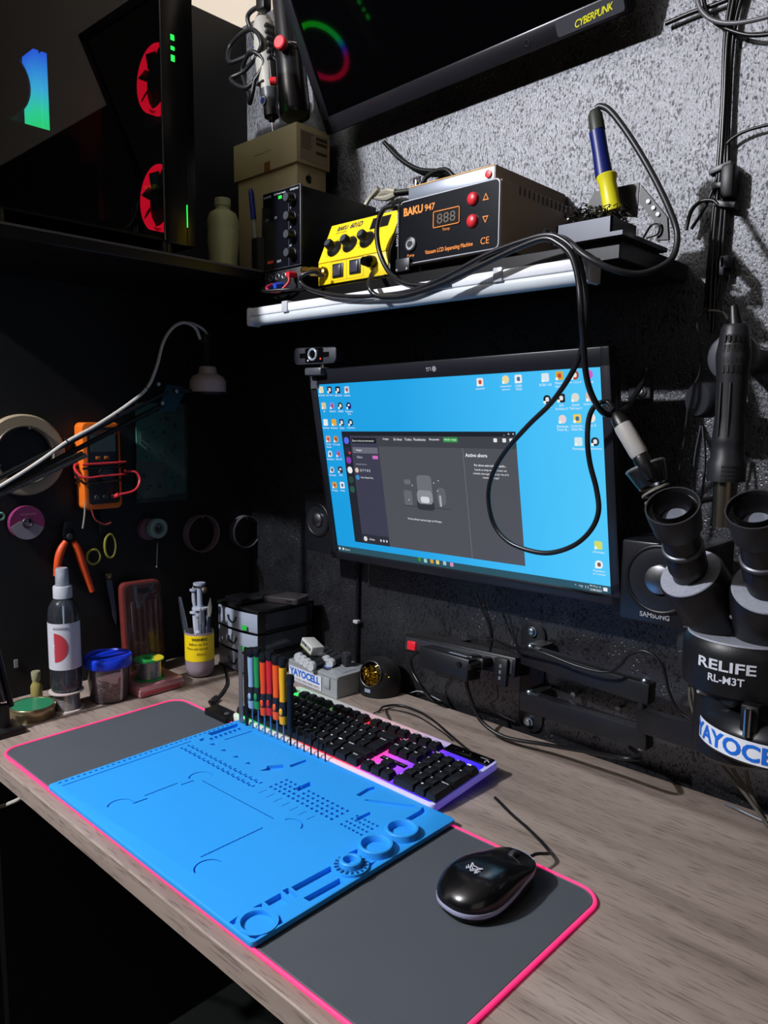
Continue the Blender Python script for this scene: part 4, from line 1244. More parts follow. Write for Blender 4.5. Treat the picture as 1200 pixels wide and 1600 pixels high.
obj('emblem', MB().lathe([(.0040, 0), (.0040, .0003), (0, .0003)], (.0015, -.0040, SH_ + .0125), (0, -1, 0), 24), M('logo_grey', '8f9099', .4), mo)
scr_m = ramp_mat('screen_wallpaper_view_gradient', 'X', -SW, SW, [(0, '17a0e4'), (.35, '1fa6ea'), (.7, '3dbcfa'), (1, '52cbff')], 0.95, '060608', .3)  # blue wallpaper; its brightening to the right imitates the viewing-angle effect
scr = obj('screen', MB().box(-SW, SW, 0, .004, -SH_, SH_), scr_m, mo, label='lit screen with a blue wallpaper')
def glowm(col, es=.95):
    return M('screen_' + col, '050505', .3, emit=col, es=es)
LAY = [0]
def panel(name, a, b, col, lay=1, r=0.0, es=.95, par=scr):
    xa, xb, za, zb = min(a[0], b[0]), max(a[0], b[0]), min(a[1], b[1]), max(a[1], b[1])
    m = MB()
    m.prism(rrect(xa, xb, za, zb, min(r, (xb - xa) * .45, (zb - za) * .45), 4) if r else [(xa, za), (xb, za), (xb, zb), (xa, zb)], 0, .00005)
    m.move(TR(0, -.00012 * lay, 0) @ FRONT)
    return obj(name, m, glowm(col, es), par)
def stext(s, p, h, col='f4f6fa', w=None, lay=5, name='lettering', align='CENTER', bold=.0):
    m = text_mesh(s, w=w, h=h, align=align, bold=bold)
    m.move(TR(p[0], -.00012 * lay, p[1]) @ FRONT)
    return obj(name, m, glowm(col), scr)
# taskbar
panel('taskbar', (-SW, -SH_), (SW, -SH_ + .0108), '2b5260', 1)
panel('taskbar_edge', (SW - .0012, -SH_), (SW, -SH_ + .0108), 'b9d4dc', 2)
for p, c_ in (((-.2585, -.1427), 'e8f0f4'), ((-.2495, -.1427), 'd8e6ea')):
    panel('taskbar_icon', (p[0] - .002, p[1] - .002), (p[0] + .002, p[1] + .002), c_, 3)
stext('Buscar', (-.238, -.1427), .0032, 'dfe8ec')
for (p, c_) in (((-0.0695,-0.1404), '3f8f2c'), ((-0.0574,-0.1411), '9fd0c8'), ((-0.0439,-0.1405), 'd8a03c'), ((-0.0321,-0.1406), 'e8cf70'), ((-0.0178,-0.1404), 'a0c4d8'), ((-0.0037,-0.1407), 'd890b8')):
    panel('taskbar_icon', (p[0] - .0033, p[1] - .0033), (p[0] + .0033, p[1] + .0033), c_, 3, .0016)
stext('^  <))  [ ]', ((0.2199,-0.1422)[0], -.1427), .0035, w=.020)
stext('09:16 p. m.', ((0.2409,-0.1391)[0], -.1402), .0032, w=.017)
stext('12/08/2023', ((0.2409,-0.1391)[0], -.1452), .0032, w=.017)
panel('taskbar_icon', ((0.2546,-0.1415)[0] - .003, -.1450), ((0.2546,-0.1415)[0] + .003, -.1398), 'e6eef2', 3, .001)
# chat window
wa, wb = (-0.2166,0.0677), (0.1318,-0.1259)
WX0, WX1, WZ1, WZ0 = wa[0], wb[0], wa[1], wb[1]
panel('chat_window', (WX0, WZ0), (WX1, WZ1), '5a5c65', 1, es=.75, )
panel('window_title_bar', (WX0, WZ1 - .0072), (WX1, WZ1), '1c2029', 2)
sx1, sx2 = WX0 + .0195, (-0.133,0.0406)[0]
panel('window_icon_column', (WX0, WZ0), (sx1, WZ1 - .0050), '22252f', 2)
panel('window_side_bar', (sx1, WZ0), (sx2, WZ1 - .0072), '45465a', 3, es=.75)
panel('window_header', (sx2, WZ1 - .0245), (WX1, WZ1 - .0072), '464850', 2, es=.8)
panel('window_search_box', (sx1 + .003, WZ1 - .0195), (sx2 - .004, WZ1 - .0110), '14161c', 4, .001)
dv = (0.0376,-0.0142)[0]
panel('window_divider', (dv, WZ0), (dv + .0006, WZ1 - .0245), '80838c', 2)
panel('window_selected_row', (sx1 + .003, WZ1 - .0365), (sx2 - .003, WZ1 - .0265), '6a6c78', 4, .001)
panel('window_user_bar', (sx1, WZ0), (sx2, WZ0 + .0165), '2c2e3a', 4)
for k, c_ in enumerate(('5a6cf0', '2c2c44', '8a3cae', 'f0f0f0', '2f4a40', '2e5848')):
    zc = WZ1 - .0155 - k * .0168
    panel('server_icon', (WX0 + .0040, zc - .0058), (WX0 + .0156, zc + .0058), c_, 4, .0054)
panel('badge', (WX0 + .012, WZ1 - .0385), (WX0 + .0165, WZ1 - .0342), 'e8404c', 5, .002)
stext('Busca o inicia una conversación', ((sx1 + sx2) / 2 - .002, WZ1 - .0152), .0036, 'e6e6ea', w=sx2 - sx1 - .014)
stext('Amigos', (sx1 + .018, WZ1 - .0315), .0040)
stext('Nitro', (sx1 + .018, WZ1 - .0430), .0040, 'c8cad2')
panel('badge', (sx2 - .0165, WZ1 - .0455), (sx2 - .004, WZ1 - .0400), 'd070c0', 5, .0015)
stext('MENSAJES DIRECTOS', (sx1 + .020, WZ1 - .0555), .0026, 'b0b2bc')
for k, (s, c_) in enumerate((('G T Y X S', 'd8c8b8'), ('Percie, Pakosyk, Msta...', '3c8cd0'))):
    zc = WZ1 - .0655 - k * .0125
    panel('avatar', (sx1 + .003, zc - .0042), (sx1 + .0114, zc + .0042), c_, 5, .004)
    stext(s, (sx1 + .015, zc), .0036 if k else .0040, align='LEFT', w=.030 if k else None)
panel('avatar', (sx1 + .004, WZ0 + .004), (sx1 + .0124, WZ0 + .0124), 'dcdcdc', 5, .004)
stext('Online', (sx1 + .024, WZ0 + .0085), .0034)
for k in range(3):
    panel('control_icon', (sx2 - .021 + k * .0068, WZ0 + .0065), (sx2 - .0178 + k * .0068, WZ0 + .0105), 'd6d8de', 5, .001)
hx = (-0.1235,0.0554)
stext('Amigos', ((-0.1151,0.0549)[0], hx[1]), .0040)
stext('En línea', ((-0.0887,0.0546)[0], hx[1]), .0040)
stext('Todos', ((-0.0671,0.0548)[0], hx[1]), .0040)
stext('Pendiente', ((-0.0434,0.055)[0], hx[1]), .0042)
stext('Bloqueado', ((-0.0141,0.0543)[0], hx[1]), .0042)
g = (0.0166,0.0546)
panel('add_button', (g[0] - .0135, hx[1] - .0036), (g[0] + .0135, hx[1] + .0036), '2f9a48', 4, .001)
stext('Añadir amigo', (g[0], hx[1]), .0036, w=.023)
for u_ in ((0.0972,0.0562)[0], (0.1123,0.0563)[0], (0.124,0.0564)[0]):
    panel('control_icon', (u_ - .0030, hx[1] - .0028), (u_ + .0030, hx[1] + .0028), 'e8eaee', 4, .0012)
stext('_   o   x', ((0.1205,0.0653)[0], WZ1 - .0036), .0030, w=.018)
ax_ = dv + .0045
stext('Activo ahora', (ax_, WZ1 - .0345), .0054, align='LEFT', bold=.015)
cxa = (dv + WX1) / 2
stext('Por ahora está todo tranquilo...', (cxa, WZ1 - .0495), .0042, w=.056, bold=.01)
for k, s in enumerate(('Cuando un amigo empiece a hacer una', 'actividad, como jugar o hablar por voz, ¡te la', 'mostraremos aquí!')):
    stext(s, (cxa, WZ1 - .0560 - k * .0056), .0038, w=(.056, .062, .028)[k])
nm = (-0.0499,-0.0735)
stext('No hay nadie por aquí para jugar con Wumpus.', nm, .0042, w=.070)
# plain empty-state drawing: a soft chair-like blob with plants at both sides, no figure
ic = (-0.0456,-0.0308)
panel('drawing_shape', (ic[0] - .013, ic[1] - .006), (ic[0] + .017, ic[1] + .030), '7b7d86', 2, .006, .75)
panel('drawing_shape', (ic[0] - .017, ic[1] - .026), (ic[0] + .019, ic[1] - .010), '3c3e48', 3, .006, .75)
panel('drawing_shape', (ic[0] - .015, ic[1] - .016), (ic[0] + .017, ic[1] + .006), '9b9da6', 4, .007, .75)
panel('drawing_shape', (ic[0] - .008, ic[1] - .014), (ic[0] + .010, ic[1] - .004), 'd6d8de', 5, .004, .8)
panel('drawing_shape', (ic[0] - .043, ic[1] - .020), (ic[0] - .026, ic[1] + .004), '73757e', 2, .003, .75)
panel('drawing_shape', (ic[0] - .040, ic[1] + .014), (ic[0] - .026, ic[1] + .022), '787a84', 2, .003, .75)
panel('drawing_shape', (ic[0] + .026, ic[1] - .016), (ic[0] + .043, ic[1] + .012), '6e7079', 2, .007, .75)
panel('drawing_shape', (ic[0] + .030, ic[1] - .018), (ic[0] + .034, ic[1] + .000), 'b8bac2', 4, .001, .8)
panel('drawing_line', (ic[0] - .046, ic[1] - .0215), (ic[0] + .050, ic[1] - .0208), '2c2e36', 3)
for q in ((-.024, .012), (.021, .018), (.0305, .022), (-.034, -.012), (.027, .006)):
    panel('drawing_dot', (ic[0] + q[0], ic[1] + q[1]), (ic[0] + q[0] + .0016, ic[1] + q[1] + .0016), 'e0e2ea', 4)
# desktop icons with their captions
ICONS = [((502, 609), 'e8dcb0', 'Archivos'), ((515, 609), '303038', 'Epic Games'), ((528, 609), '101014', 'OBS Studio'), ((542, 609), 'b8d8f0', 'Infinix'),
         ((506, 634), 'd8c8a0', 'GB'), ((519, 634), '7a90e8', 'Discord'), ((532, 634), '1c3410', 'NVIDIA'), ((545, 634), '10106c', 'Premiere Pro'),
         ((509, 660), 'e8ecf0', 'TeamViewer'), ((522, 660), 'e8ac30', 'Rockstar'), ((534, 660), '24406c', 'Steam'), ((548, 660), '102838', 'Photoshop'),
         ((513, 686), 'd8a890', 'Google Chrome'), ((525, 686), 'd88848', 'VLC media'), ((516, 709), 'c8e4f4', 'Asistente'), ((529, 709), '7280e0', 'Discord'),
         ((519, 734), 'a8ccf0', 'Controles'), ((532, 734), '383838', 'PUBG'), ((523, 758), 'd8a038', 'Proteus'), ((535, 758), 'f0f0f4', 'Notas')]
ICONR = [((750, 597), 'f4e8e4', 'payasdf'), ((790, 593), 'f0dca0', 'esquematico iphone'), ((810, 592), 'f0f0f0', 'COSER TACHO'), ((852, 590), 'dcecf4', 'RCBII 1.60'), ((874, 587), 'd8a838', 'Mortal Kombat'), ((898, 586), 'a8481c', 'Far Cry 6'), ((920, 585), 'd060c8', 'TikTok'),
         ((855, 624), '102030', 'videos'), ((877, 622), '201818', 'GTA San Andreas 1.0'), ((899, 621), 'd8e0d8', 'Grand Theft Auto V'), ((922, 620), 'e0c0b0', 'Spider Rem'),
         ((879, 655), 'e8d8dc', 'Resolume Tech B...'), ((902, 654), 'ecd060', 'Counter-Str... Global Offe...'), ((924, 653), 'f0e8e4', 'Sims 5'), ((904, 690), 'd8ecf0', 'Fortnite'), ((930, 690), '203040', 'Opiniones'), ((935, 852), 'd4e068', 'uTorrent'), ((936, 882), 'f2f4f6', 'Papelera de reciclaje')]
def desk_icon(px, col, s, c_px):
    hw = .0056
    panel('desktop_icon', (c_px[0] - hw, c_px[1] - hw), (c_px[0] + hw, c_px[1] + hw), col, 2, .0018 if len(s) % 3 else .005)
    dk = sum(int(col[i:i + 2], 16) for i in (0, 2, 4)) < 300
    if len(s) % 2 or dk:
        panel('icon_motif', (c_px[0] - hw * .4, c_px[1] - hw * (.5 if len(s) % 4 else .1)), (c_px[0] + hw * .5, c_px[1] + hw * .5), 'e8e8e8' if dk else ('7a5a48', 'c04838', '4a6a98')[len(s) % 3], 3, .0015 if len(s) % 5 else .0)
    panel('icon_motif', (c_px[0] - hw, c_px[1] - hw), (c_px[0] - hw * .35, c_px[1] - hw * .35), 'f4f6f8', 4)
    words = s.split(' ', 1) if len(s) > 10 else [s]
    for k, wd in enumerate(words):
        stext(wd, (c_px[0], c_px[1] - hw - .0036 - k * .0044), .0032, w=min(.018, .0021 * len(wd)), name='icon_caption')
IC_UV = [(-0.2537,0.139),(-0.2328,0.1382),(-0.2125,0.1374),(-0.191,0.1367),(-0.2524,0.1117),(-0.2315,0.1113),(-0.2111,0.1108),(-0.1911,0.1104),(-0.253,0.0832),(-0.232,0.083),(-0.213,0.0829),(-0.1914,0.0827),(-0.252,0.0544),(-0.2325,0.0545),(-0.2519,0.0286),(-0.2308,0.0291),(-0.2523,0.0004),(-0.231,0.0012),(-0.2508,-0.0269),(-0.2311,-0.0259)]
IC_UVR = [(0.0789,0.1374),(0.122,0.139),(0.1425,0.1389),(0.1839,0.1387),(0.2048,0.1401),(0.2268,0.1398),(0.2463,0.1396),(0.1847,0.1103),(0.2056,0.1114),(0.2259,0.1116),(0.2465,0.1118),(0.2057,0.084),(0.227,0.0846),(0.2468,0.0852),(0.227,0.0548),(0.2504,0.055),(0.2476,-0.0823),(0.2471,-0.1088)]
for (px, col, s), uv in list(zip(ICONS, IC_UV)) + list(zip(ICONR, IC_UVR)):
    desk_icon(px, col, s, uv)

# ------------------------------------------------------------------ webcam
wc0 = (-0.0149,0.478,0.5931)
wc = T('webcam', 'small black webcam with round lens standing on the monitor corner', 'webcam', wc0, (0, 0, R(4)))
wbm = M('webcam_grey', '33343c', .4)
obj('body', MB().prism(rrect(-.0495, .0495, -.0150, .0150, .010, 6), -.024, 0, FRONT, bev=.002), wbm, wc)
obj('face_plate', MB().prism(rrect(-.0205, .0205, -.0118, .0118, .003, 4), 0, .0012, FRONT), gloss, wc)
obj('face_plate', MB().prism(rrect(-.034, .034, -.0040, .0040, .001, 2), 0, .0006, FRONT), gloss, wc)
ln = obj('lens_ring', MB().torus((-.002, -.002, .001), (0, 1, 0), .0088, .0022, 32, 10), M('lens_ring_pale', 'aab4be', .25, .3), wc)
obj('lens', MB().lathe([(.0080, 0), (.0060, -.001), (0, -.002)], (-.002, -.0022, .001), (0, -1, 0), 28, caps=False), gloss, ln)
obj('indicator', MB().lathe([(.0016, 0), (.0016, .0005), (0, .0005)], (.0155, -.0012, -.0065), (0, -1, 0), 12), M('cam_red', '300808', .4, emit='ff4030', es=1.2), wc, label='small red light')
obj('indicator', MB().lathe([(.0016, 0), (.0016, .0005), (0, .0005)], (-.0135, -.0012, -.0085), (0, -1, 0), 12), white, wc)
obj('hinge', MB().cyl((.008, .012, -.014), (.008, .012, -.022), .005), chrome, wc)
obj('clip', MB().box(-.014, .024, -.010, .04, -.034, -.021, bev=.003).box(-.014, .0, .006, .012, -.055, -.03), M('webcam_clip', '4a4c52', .35), wc)

# ------------------------------------------------------------------ speakers either side of the monitor
def speaker(name, label, cx, cy, cz, hw, hh, d, word):
    t = T(name, label, 'speaker', (cx, cy, cz))
    obj('cabinet', MB().box(-hw, hw, 0, d, -hh, hh, bev=.003), M('speaker_cabinet', '17181c', .28), t)
    obj('cone_surround', MB().torus((0, -.0004, .006), (0, 1, 0), hw * .80, .0030, 48, 10), M('cone_rubber', '0c0c0e', .4), t)
    obj('cone', MB().lathe([(hw * .78, 0), (hw * .70, -.004), (hw * .36, -.011), (0, -.012)], (0, .0005, .006), (0, -1, 0), 48, caps=False).lathe([(hw * .80, .0006), (0, .0005)], (0, .0005, .006), (0, -1, 0), 48, caps=False) if False else MB().lathe([(hw * .78, .0012), (hw * .74, .0022), (hw * .38, .0002), (0, .0002)], (0, .0, .006), (0, -1, 0), 48, caps=False), M('cone_dark', '2b2c31', .3, .4), t)
    obj('dust_cap', MB().lathe([(hw * .36, .0005), (hw * .34, .0040), (hw * .2, .0062), (0, .0068)], (0, 0, .006), (0, -1, 0), 40), M('cap_metal', '9b9c9f', .3, 1.0), t, label='round brushed metal cap')
    if word:
        txt(t, word, M('speaker_print', '9a9ba0', .5), (-.004, -.0006, -hh * .78), FRONT, h=.0062, w=.036, bold=.02)
        for k in range(4):
            obj('foot_rib', MB().box(hw * .62, hw + .0012, -.0016, d * .5, -hh * .60 - k * .0055, -hh * .60 + .0028 - k * .0055, bev=.0006), chrome if k < 2 else dgrey, t)
    return t
ca, cb_ = (0.5496,0.47,0.3458), (0.5495,0.47,0.2484)
speaker('speaker', 'black square speaker with metal cap, right of the monitor under the microscope eyepieces', ca[0] + .049, .47, (ca[2] + cb_[2]) / 2, .049, (ca[2] - cb_[2]) / 2, .10, 'SAMSUNG')
sc = (-0.0693,0.535,0.3039)
speaker('speaker', 'black speaker mostly hidden behind the left edge of the monitor', sc[0] + .0, .535, sc[2] - .006, .036, .055, .06, '')

# bracket plate with cross-head screw between shelf shadow and monitor
wp = T('wall_bracket_plate', 'small dark bracket plate with cross-head screw right of the monitor', 'bracket', (0.4999,0.618,0.5273))
obj('plate', MB().prism(rrect(-.020, .012, -.016, .020, .006, 3), 0, .006, TR(0, .0015, 0) @ FRONT, bev=.0015), M('plate_grey', '2e3036', .4), wp)
obj('screw', MB().lathe([(.008, 0), (.008, .002), (.0052, .0035), (.004, .005), (0, .0055)], (-.001, -.0045, 0), (0, -1, 0), 24), steel, wp)

# ------------------------------------------------------------------ power strip and adapters on the wall
s0, s1 = (0.1271,0.555,0.1255), (0.3502,0.555,0.1332)
strip = T('power_strip', 'long black power strip with red switch lying along the wall foot', 'power strip', (s0[0], .555, s0[2]))
sdir = (Vector(s1) - Vector(s0))
strip.rotation_euler = (R(-8), -math.atan2(sdir.z, sdir.x), 0)
SLn = sdir.length
stm = M('strip_black', '121214', .42)
obj('strip_body', MB().box(0, SLn, 0, .044, -.030, 0, bev=.003), stm, strip)
obj('strip_face', MB().box(.004, SLn - .004, -.0015, .002, -.026, -.004, bev=.001), M('strip_face', '2a2c33', .4), strip)
obj('switch', MB().box(.012, .030, -.006, 0, -.024, -.009, bev=.002), M('strip_red', 'c0222c', .35, emit='d01828', es=.25), strip, label='red rocker switch')
for k in range(2):
    obj('plug', MB().box(.150 + k * .020, .164 + k * .020, -.028, 0, -.022, -.006, bev=.004).cyl((.157 + k * .02, -.026, -.014), (.152 + k * .02, -.046, -.020), .0045), M('plug_black', '0f0f11', .45), strip)
obj('socket_block', MB().box(.190, .214, -.008, .0, -.046, -.004, bev=.002), stm, strip)
for k in range(3):
    obj('socket_slot', MB().box(.2005, .2045, -.0086, -.007, -.018 - k * .009, -.013 - k * .009), M('slot_grey', '66676c', .4), strip)
obj('wall_hanger', MB().box(.05, .09, .040, .0640, -.02, .0), stm, strip)
a0 = (0.1983,0.51,0.1292)
a1 = (0.297,0.51,0.1285)
ad = T('power_adapter', 'black rectangular power adapter plugged into the strip, white label on top', 'adapter', (a0[0], .510, a0[2]))
ad.rotation_euler = (R(-8), -math.atan2(a1[2] - a0[2], a1[0] - a0[0]), 0)
AL = (Vector(a1) - Vector(a0)).length
obj('body', MB().box(0, AL, 0, .036, -.034, 0, bev=.003), M('adapter_black', '15161a', .4), ad)
obj('label', MB().box(.052, .086, .010, .017, .0002, .0006), M('label_pale', '8e97a6', .5), ad)
cable('adapter_cable', [(0.1647,0.545,0.1046),(0.1509,0.545,0.0883),(0.1555,0.545,0.0672),(0.177,0.545,0.0449),(0.1613,0.59,0.0098),(0.1706,0.605,0.0013)], .0030, rubber, 'black mains cable dropping from the red switch end of the power strip')
cable('monitor_cable', [(0.2647,0.565,0.2186),(0.2777,0.565,0.1951),(0.2943,0.565,0.1676),(0.2977,0.565,0.1376),(0.2899,0.565,0.1153),(0.3008,0.53,0.1077)], .0020, rubber, 'black cable hanging from under the monitor to the power strip')
cable('monitor_cable_pair', [(0.2769,0.567,0.2151),(0.2861,0.567,0.1912),(0.2979,0.567,0.1628),(0.2952,0.567,0.1315),(0.2789,0.567,0.1071),(0.2913,0.53,0.1034)], .0016, rubber, 'thinner black cable tied beside the cable from under the monitor')
for p in [(0.2862,0.563,0.2011),(0.2951,0.563,0.1497)]:
    one('cable_tie', MB().torus(p, (0.2, .1, 1), .0050, .0008, 20, 6).box(p[0] + .004, p[0] + .008, p[1] - .0015, p[1] + .0015, p[2] - .0015, p[2] + .0015), M('tie_black', '1a1a1c', .4),
        'small tie round the two monitor cables, ' + ('upper one under the screen' if p[2] > .19 else 'lower one above the power strip'), 'cable tie')
cable('strip_cable', [(0.2779,0.54,0.0977),(0.2709,0.54,0.0805),(0.283,0.54,0.0474),(0.3045,0.54,0.0224),(0.3461,0.54,0.0122),(0.412,0.54,0.0216),(0.4928,0.52,0.0421),(0.5605,0.5,0.0608),(0.5511,0.55,0.0464),(0.5128,0.605,0.0274)], .0031, rubber, 'thick black cable running from the power strip down along the desk back edge')
cable('arm_cable', [(0.3103,0.56,0.1515),(0.3494,0.545,0.1511),(0.4022,0.53,0.161),(0.4632,0.53,0.1536),(0.5057,0.53,0.1547),(0.5259,0.53,0.1682),(0.54,0.53,0.1869),(0.5611,0.53,0.195),(0.5827,0.53,0.1815),(0.5926,0.53,0.1506),(0.6059,0.53,0.1291),(0.6223,0.53,0.1213)], .0019, rubber, 'thin black cable tied along the upper arm bar with a loop')
cable('wall_cable', [(-0.0436,0.614,0.2284),(-0.0449,0.614,0.1664),(-0.0461,0.614,0.0911),(-0.0472,0.614,0.0019)], .0036, rubber, 'black cable running down the wall under the left monitor corner')
one('cable_clip', MB().box(-.006, .006, -.006, .004, -.003, .003, bev=.001), M('clip_white', 'b8b8bc', .5), 'white clip holding the cable on the wall below the monitor', 'cable clip', (-0.0421,0.61,0.1039))
cable('spare_wire', [(0.2886,0.595,0.071),(0.2931,0.595,0.0456),(0.2811,0.595,0.0317),(0.2964,0.595,0.0198),(0.3173,0.61,0.0075)], .0012, M('wire_grey', '4a4b50', .4), 'thin grey wire drooping below the plugs of the power strip')
cable('white_wire', [(0.0945,0.608,-0.002),(0.117,0.608,0.0074),(0.1465,0.608,0.0057),(0.1681,0.608,0.0022)], .0009, M('wire_pale', '9a9ca2', .4), 'thin pale wire on the wall foot beside the sponge holder')

# ------------------------------------------------------------------ swing arm
pa0 = (0.3414,0.618,0.0867)
pl_ = T('arm_wall_plate', 'oval black wall plate of the swing arm with two big bolts', 'wall plate', pa0)
obj('plate', MB().prism(rrect(-.022, .022, -.090, .088, .021, 8), -.002, .003, FRONT, bev=.001), M('arm_black', '17181b', .4), pl_)
for p in ((0.3411,0.614,0.16), (0.3396,0.614,0.0127)):
    q = Vector(p) - Vector(pa0)
    bo = obj('bolt', MB().lathe([(.0080, 0), (.0080, .0015), (.0060, .002), (.0056, .006), (.0040, .0068), (0, .007)], q, (0, -1, 0), 6 if False else 24), M('bolt_zinc', 'a7b4bd', .3, 1.0), pl_)
armm = M('arm_black', '17181b', .4)
def arm_bar(name, label, p, q, h, d):
    """square bar whose upper front edge runs p -> q"""
    p, q = Vector(p), Vector(q)
    t = T(name, label, 'swing arm', p)
    dx = q - p
    t.rotation_euler = (0, -math.asin(dx.z / dx.length), math.atan2(dx.y, dx.x))
    obj('bar', MB().box(0, dx.length, 0, d, -h, 0, bev=.0012), armm, t)
    return t, dx.length
for nm_, lb_, pp_, qq_ in (('arm_bar', 'upper square black arm bar bolted to the wall plate', (0.354,0.562,0.1513), (0.5604,0.545,0.1469)), ('arm_bar', 'lower square black arm bar bolted to the wall plate', (0.3543,0.562,0.0797), (0.5601,0.545,0.0852))):
    t, Ln = arm_bar(nm_, lb_, pp_, qq_, .0285, .020)
    for xx in (.012, Ln - .010):
        obj('bolt', MB().lathe([(.0062, 0), (.0062, .002), (.0045, .004), (0, .0045)], (xx, .009, 0), (0, 0, 1), 20), M('bolt_zinc', 'a7b4bd', .3, 1.0), t)
    obj('washer', MB().box(.010, .030, .004, .012, 0, .0012), M('bolt_zinc', 'a7b4bd', .3, 1.0), t)
    obj('wall_lug', MB().box(.0, .022, .020, .052, -.0285, 0), armm, t)
    obj('bolt', MB().lathe([(.0045, 0), (.0045, .004), (0, .005)], (Ln - .012, .009, -.0285), (0, 0, -1), 16), M('bolt_zinc', 'a7b4bd', .3, 1.0), t)
t, Ln = arm_bar('arm_extension', 'third square black arm bar running from the elbow to the microscope ring', (0.5476,0.535,0.1125), (0.659,0.47,0.1387), .0285, .020)
ejt = (0.5488,0.553,0.1157)
one('elbow_pin', MB().cyl((ejt[0], ejt[1], ejt[2] + .012), (ejt[0], ejt[1], ejt[2] - .050), .0060), armm, 'black pivot pin joining the arm bars at the elbow', 'pivot pin')
for k, (p, l) in enumerate((((0.423,0.618,0.0807), 'nearer the wall plate'), ((0.4943,0.618,0.0801), 'nearer the elbow'))):
    t = T('wall_screw', 'steel screw sticking out of the wall between the arm bars, ' + l, 'screw', p)
    obj('shank', MB().cyl((0, 0.001, 0), (0, -.020, .002), .0022), steel, t)
    obj('head', MB().lathe([(.0042, 0), (.0042, .003), (0, .0035)], (0, -.017, .0017), (0, -1, .1), 14), steel, t)

# ------------------------------------------------------------------ stereo microscope
MX, MY = .7165, .40
mi = T('microscope', 'black stereo microscope head with two eyepieces on a ring holder', 'microscope', (MX, MY, .13))
def mil(n, mb, m, par=None, **k):
    return obj(n, mb, m, par or mi, (-MX, -MY, -.13) if par is None else (0, 0, 0), **k)
mbk = M('scope_black', '0f1013', .42, bump=.12, bscale=700)
mgr = M('scope_grey_textured', '8a8d98', .5, bump=.5, bscale=420, noise=.25, nscale=300)
bd = mil('head_body', MB().lathe([(.046, .220), (.0555, .226), (.0565, .232), (.0565, .264), (.0550, .272), (.0525, .2755), (0, .2755)], (MX, MY, 0), seg=64), mbk)
mil('head_top', MB().lathe([(.0525, .2757), (.0518, .2772), (0, .2772)], (MX, MY, 0), seg=64), mgr)
mil('objective_housing', MB().lathe([(.036, .150), (.043, .156), (.043, .218), (.047, .222)], (MX, MY, 0), seg=48), mbk)
E_ = [Vector((0.682,0.288,0.411)), Vector((0.7525,0.288,0.4141))]
D_ = [Vector((0.6774,0.352,0.3388)), Vector((0.7477,0.352,0.3359))]
B_ = [Vector((0.6919,0.395,0.2912)), Vector((0.737,0.395,0.288))]
for k in range(2):
    e, d, b_ = E_[k], D_[k], B_[k]
    a = (e - d).normalized()
    hs = mil('prism_housing', MB().lathe([(.030, 0), (.0315, (d - b_).length * .4), (.0315, (d - b_).length - .003), (.0300, (d - b_).length)], b_, d - b_, 48), mbk)
    nd = (d - b_).normalized()
    mil('housing_face', MB().lathe([(.0300, 0), (.0292, .0012), (0, .0012)], d, nd, 48), mgr, hs, label='grey textured end face')
    tb_ = mil('eye_tube', MB().lathe([(.0165, -.012), (.0165, .010), (.0185, .012), (.0185, .030), (.0172, .032), (.0172, (e - d).length - .034)], d, a, 40), mbk)
    mil('diopter_ring', MB().lathe([(.0180, 0), (.0192, .001), (.0192, .004), (.0180, .005)], d + a * .038, a, 40), M('ring_grey', '53555c', .35, .5), tb_)
    top = (e - d).length
    cu = mil('eyecup', MB().lathe([(.0172, top - .036), (.0215, top - .030), (.0240, top - .004), (.0240, top), (.0225, top), (.0215, top - .006), (.0165, top - .008)], d, a, 48, caps=False), M('eyecup_rubber', '1c1d21', .5))
    mil('inner_cup', MB().lathe([(.0165, top - .014), (.0180, top - .001), (.0170, top + .001), (.0150, top - .004), (.0115, top - .016), (0, top - .016)], d, a, 48, caps=False), M('inner_cup_black', '0b0b0d', .35), cu)
    mil('lens', MB().lathe([(.0115, 0), (.007, .0010), (0, .0014)], d + a * (top - .0157), a, 32, caps=False), M('lens_reflection_grey', '6d707c', .25, .2), cu)  # grey base colour stands in for the reflection in the lens
jp = Vector((0.718,0.365,0.3016))
mil('clamp_screw', MB().lathe([(.0050, 0), (.0050, .004), (.0030, .005), (0, .005)], jp, (-.2, -1, .5), 20), steel)
mil('clamp_plate', MB().box(jp.x - .002, jp.x + .030, jp.y + .001, jp.y + .006, jp.z - .0095, jp.z - .0060), black)
RX, RY, RZ = .751, .402, (0.7604,0.326,0.1922)[2] - .017
rg = mil('ring_holder', MB().lathe([(.0535, .004), (.0690, .000), (.0700, .002), (.0700, .024), (.0685, .027), (.0625, .036), (.0545, .039), (.0535, .036), (.0535, .004)], (RX, RY, RZ - .004), seg=72, caps=False), M('ring_black', '15161a', .3))
stick = MB()
def wrap(m, r, th0):
    for v in m.bm.verts:
        a = th0 + v.co.x / r
        rr = r + v.co.z
        v.co = Vector((RX + rr * math.cos(a), RY + rr * math.sin(a), v.co.y))
    return m
sm_ = MB()
n_ = 40
sm_.loft([[(-.085 + .17 * k / n_, z, 0) for k in range(n_ + 1)] for z in (RZ - .0015, RZ + .0195)], caps=False, closed=False)
wrap(sm_, .0704, R(-113))
sk = mil('sticker', sm_, M('sticker_white', 'd9dde6', .4), rg, label='white sticker with blue lettering')
tm = text_mesh('YAYOCELL', w=.118, h=.0165, bold=.03)
bmesh.ops.subdivide_edges(tm.bm, edges=[e for e in tm.bm.edges if e.calc_length() > .003], cuts=2)
bmesh.ops.translate(tm.bm, verts=tm.bm.verts, vec=(.012, RZ + .009, .0003))
wrap(tm, .0704, R(-113))
mil('lettering', tm, M('sticker_blue', '1763c8', .45), rg)
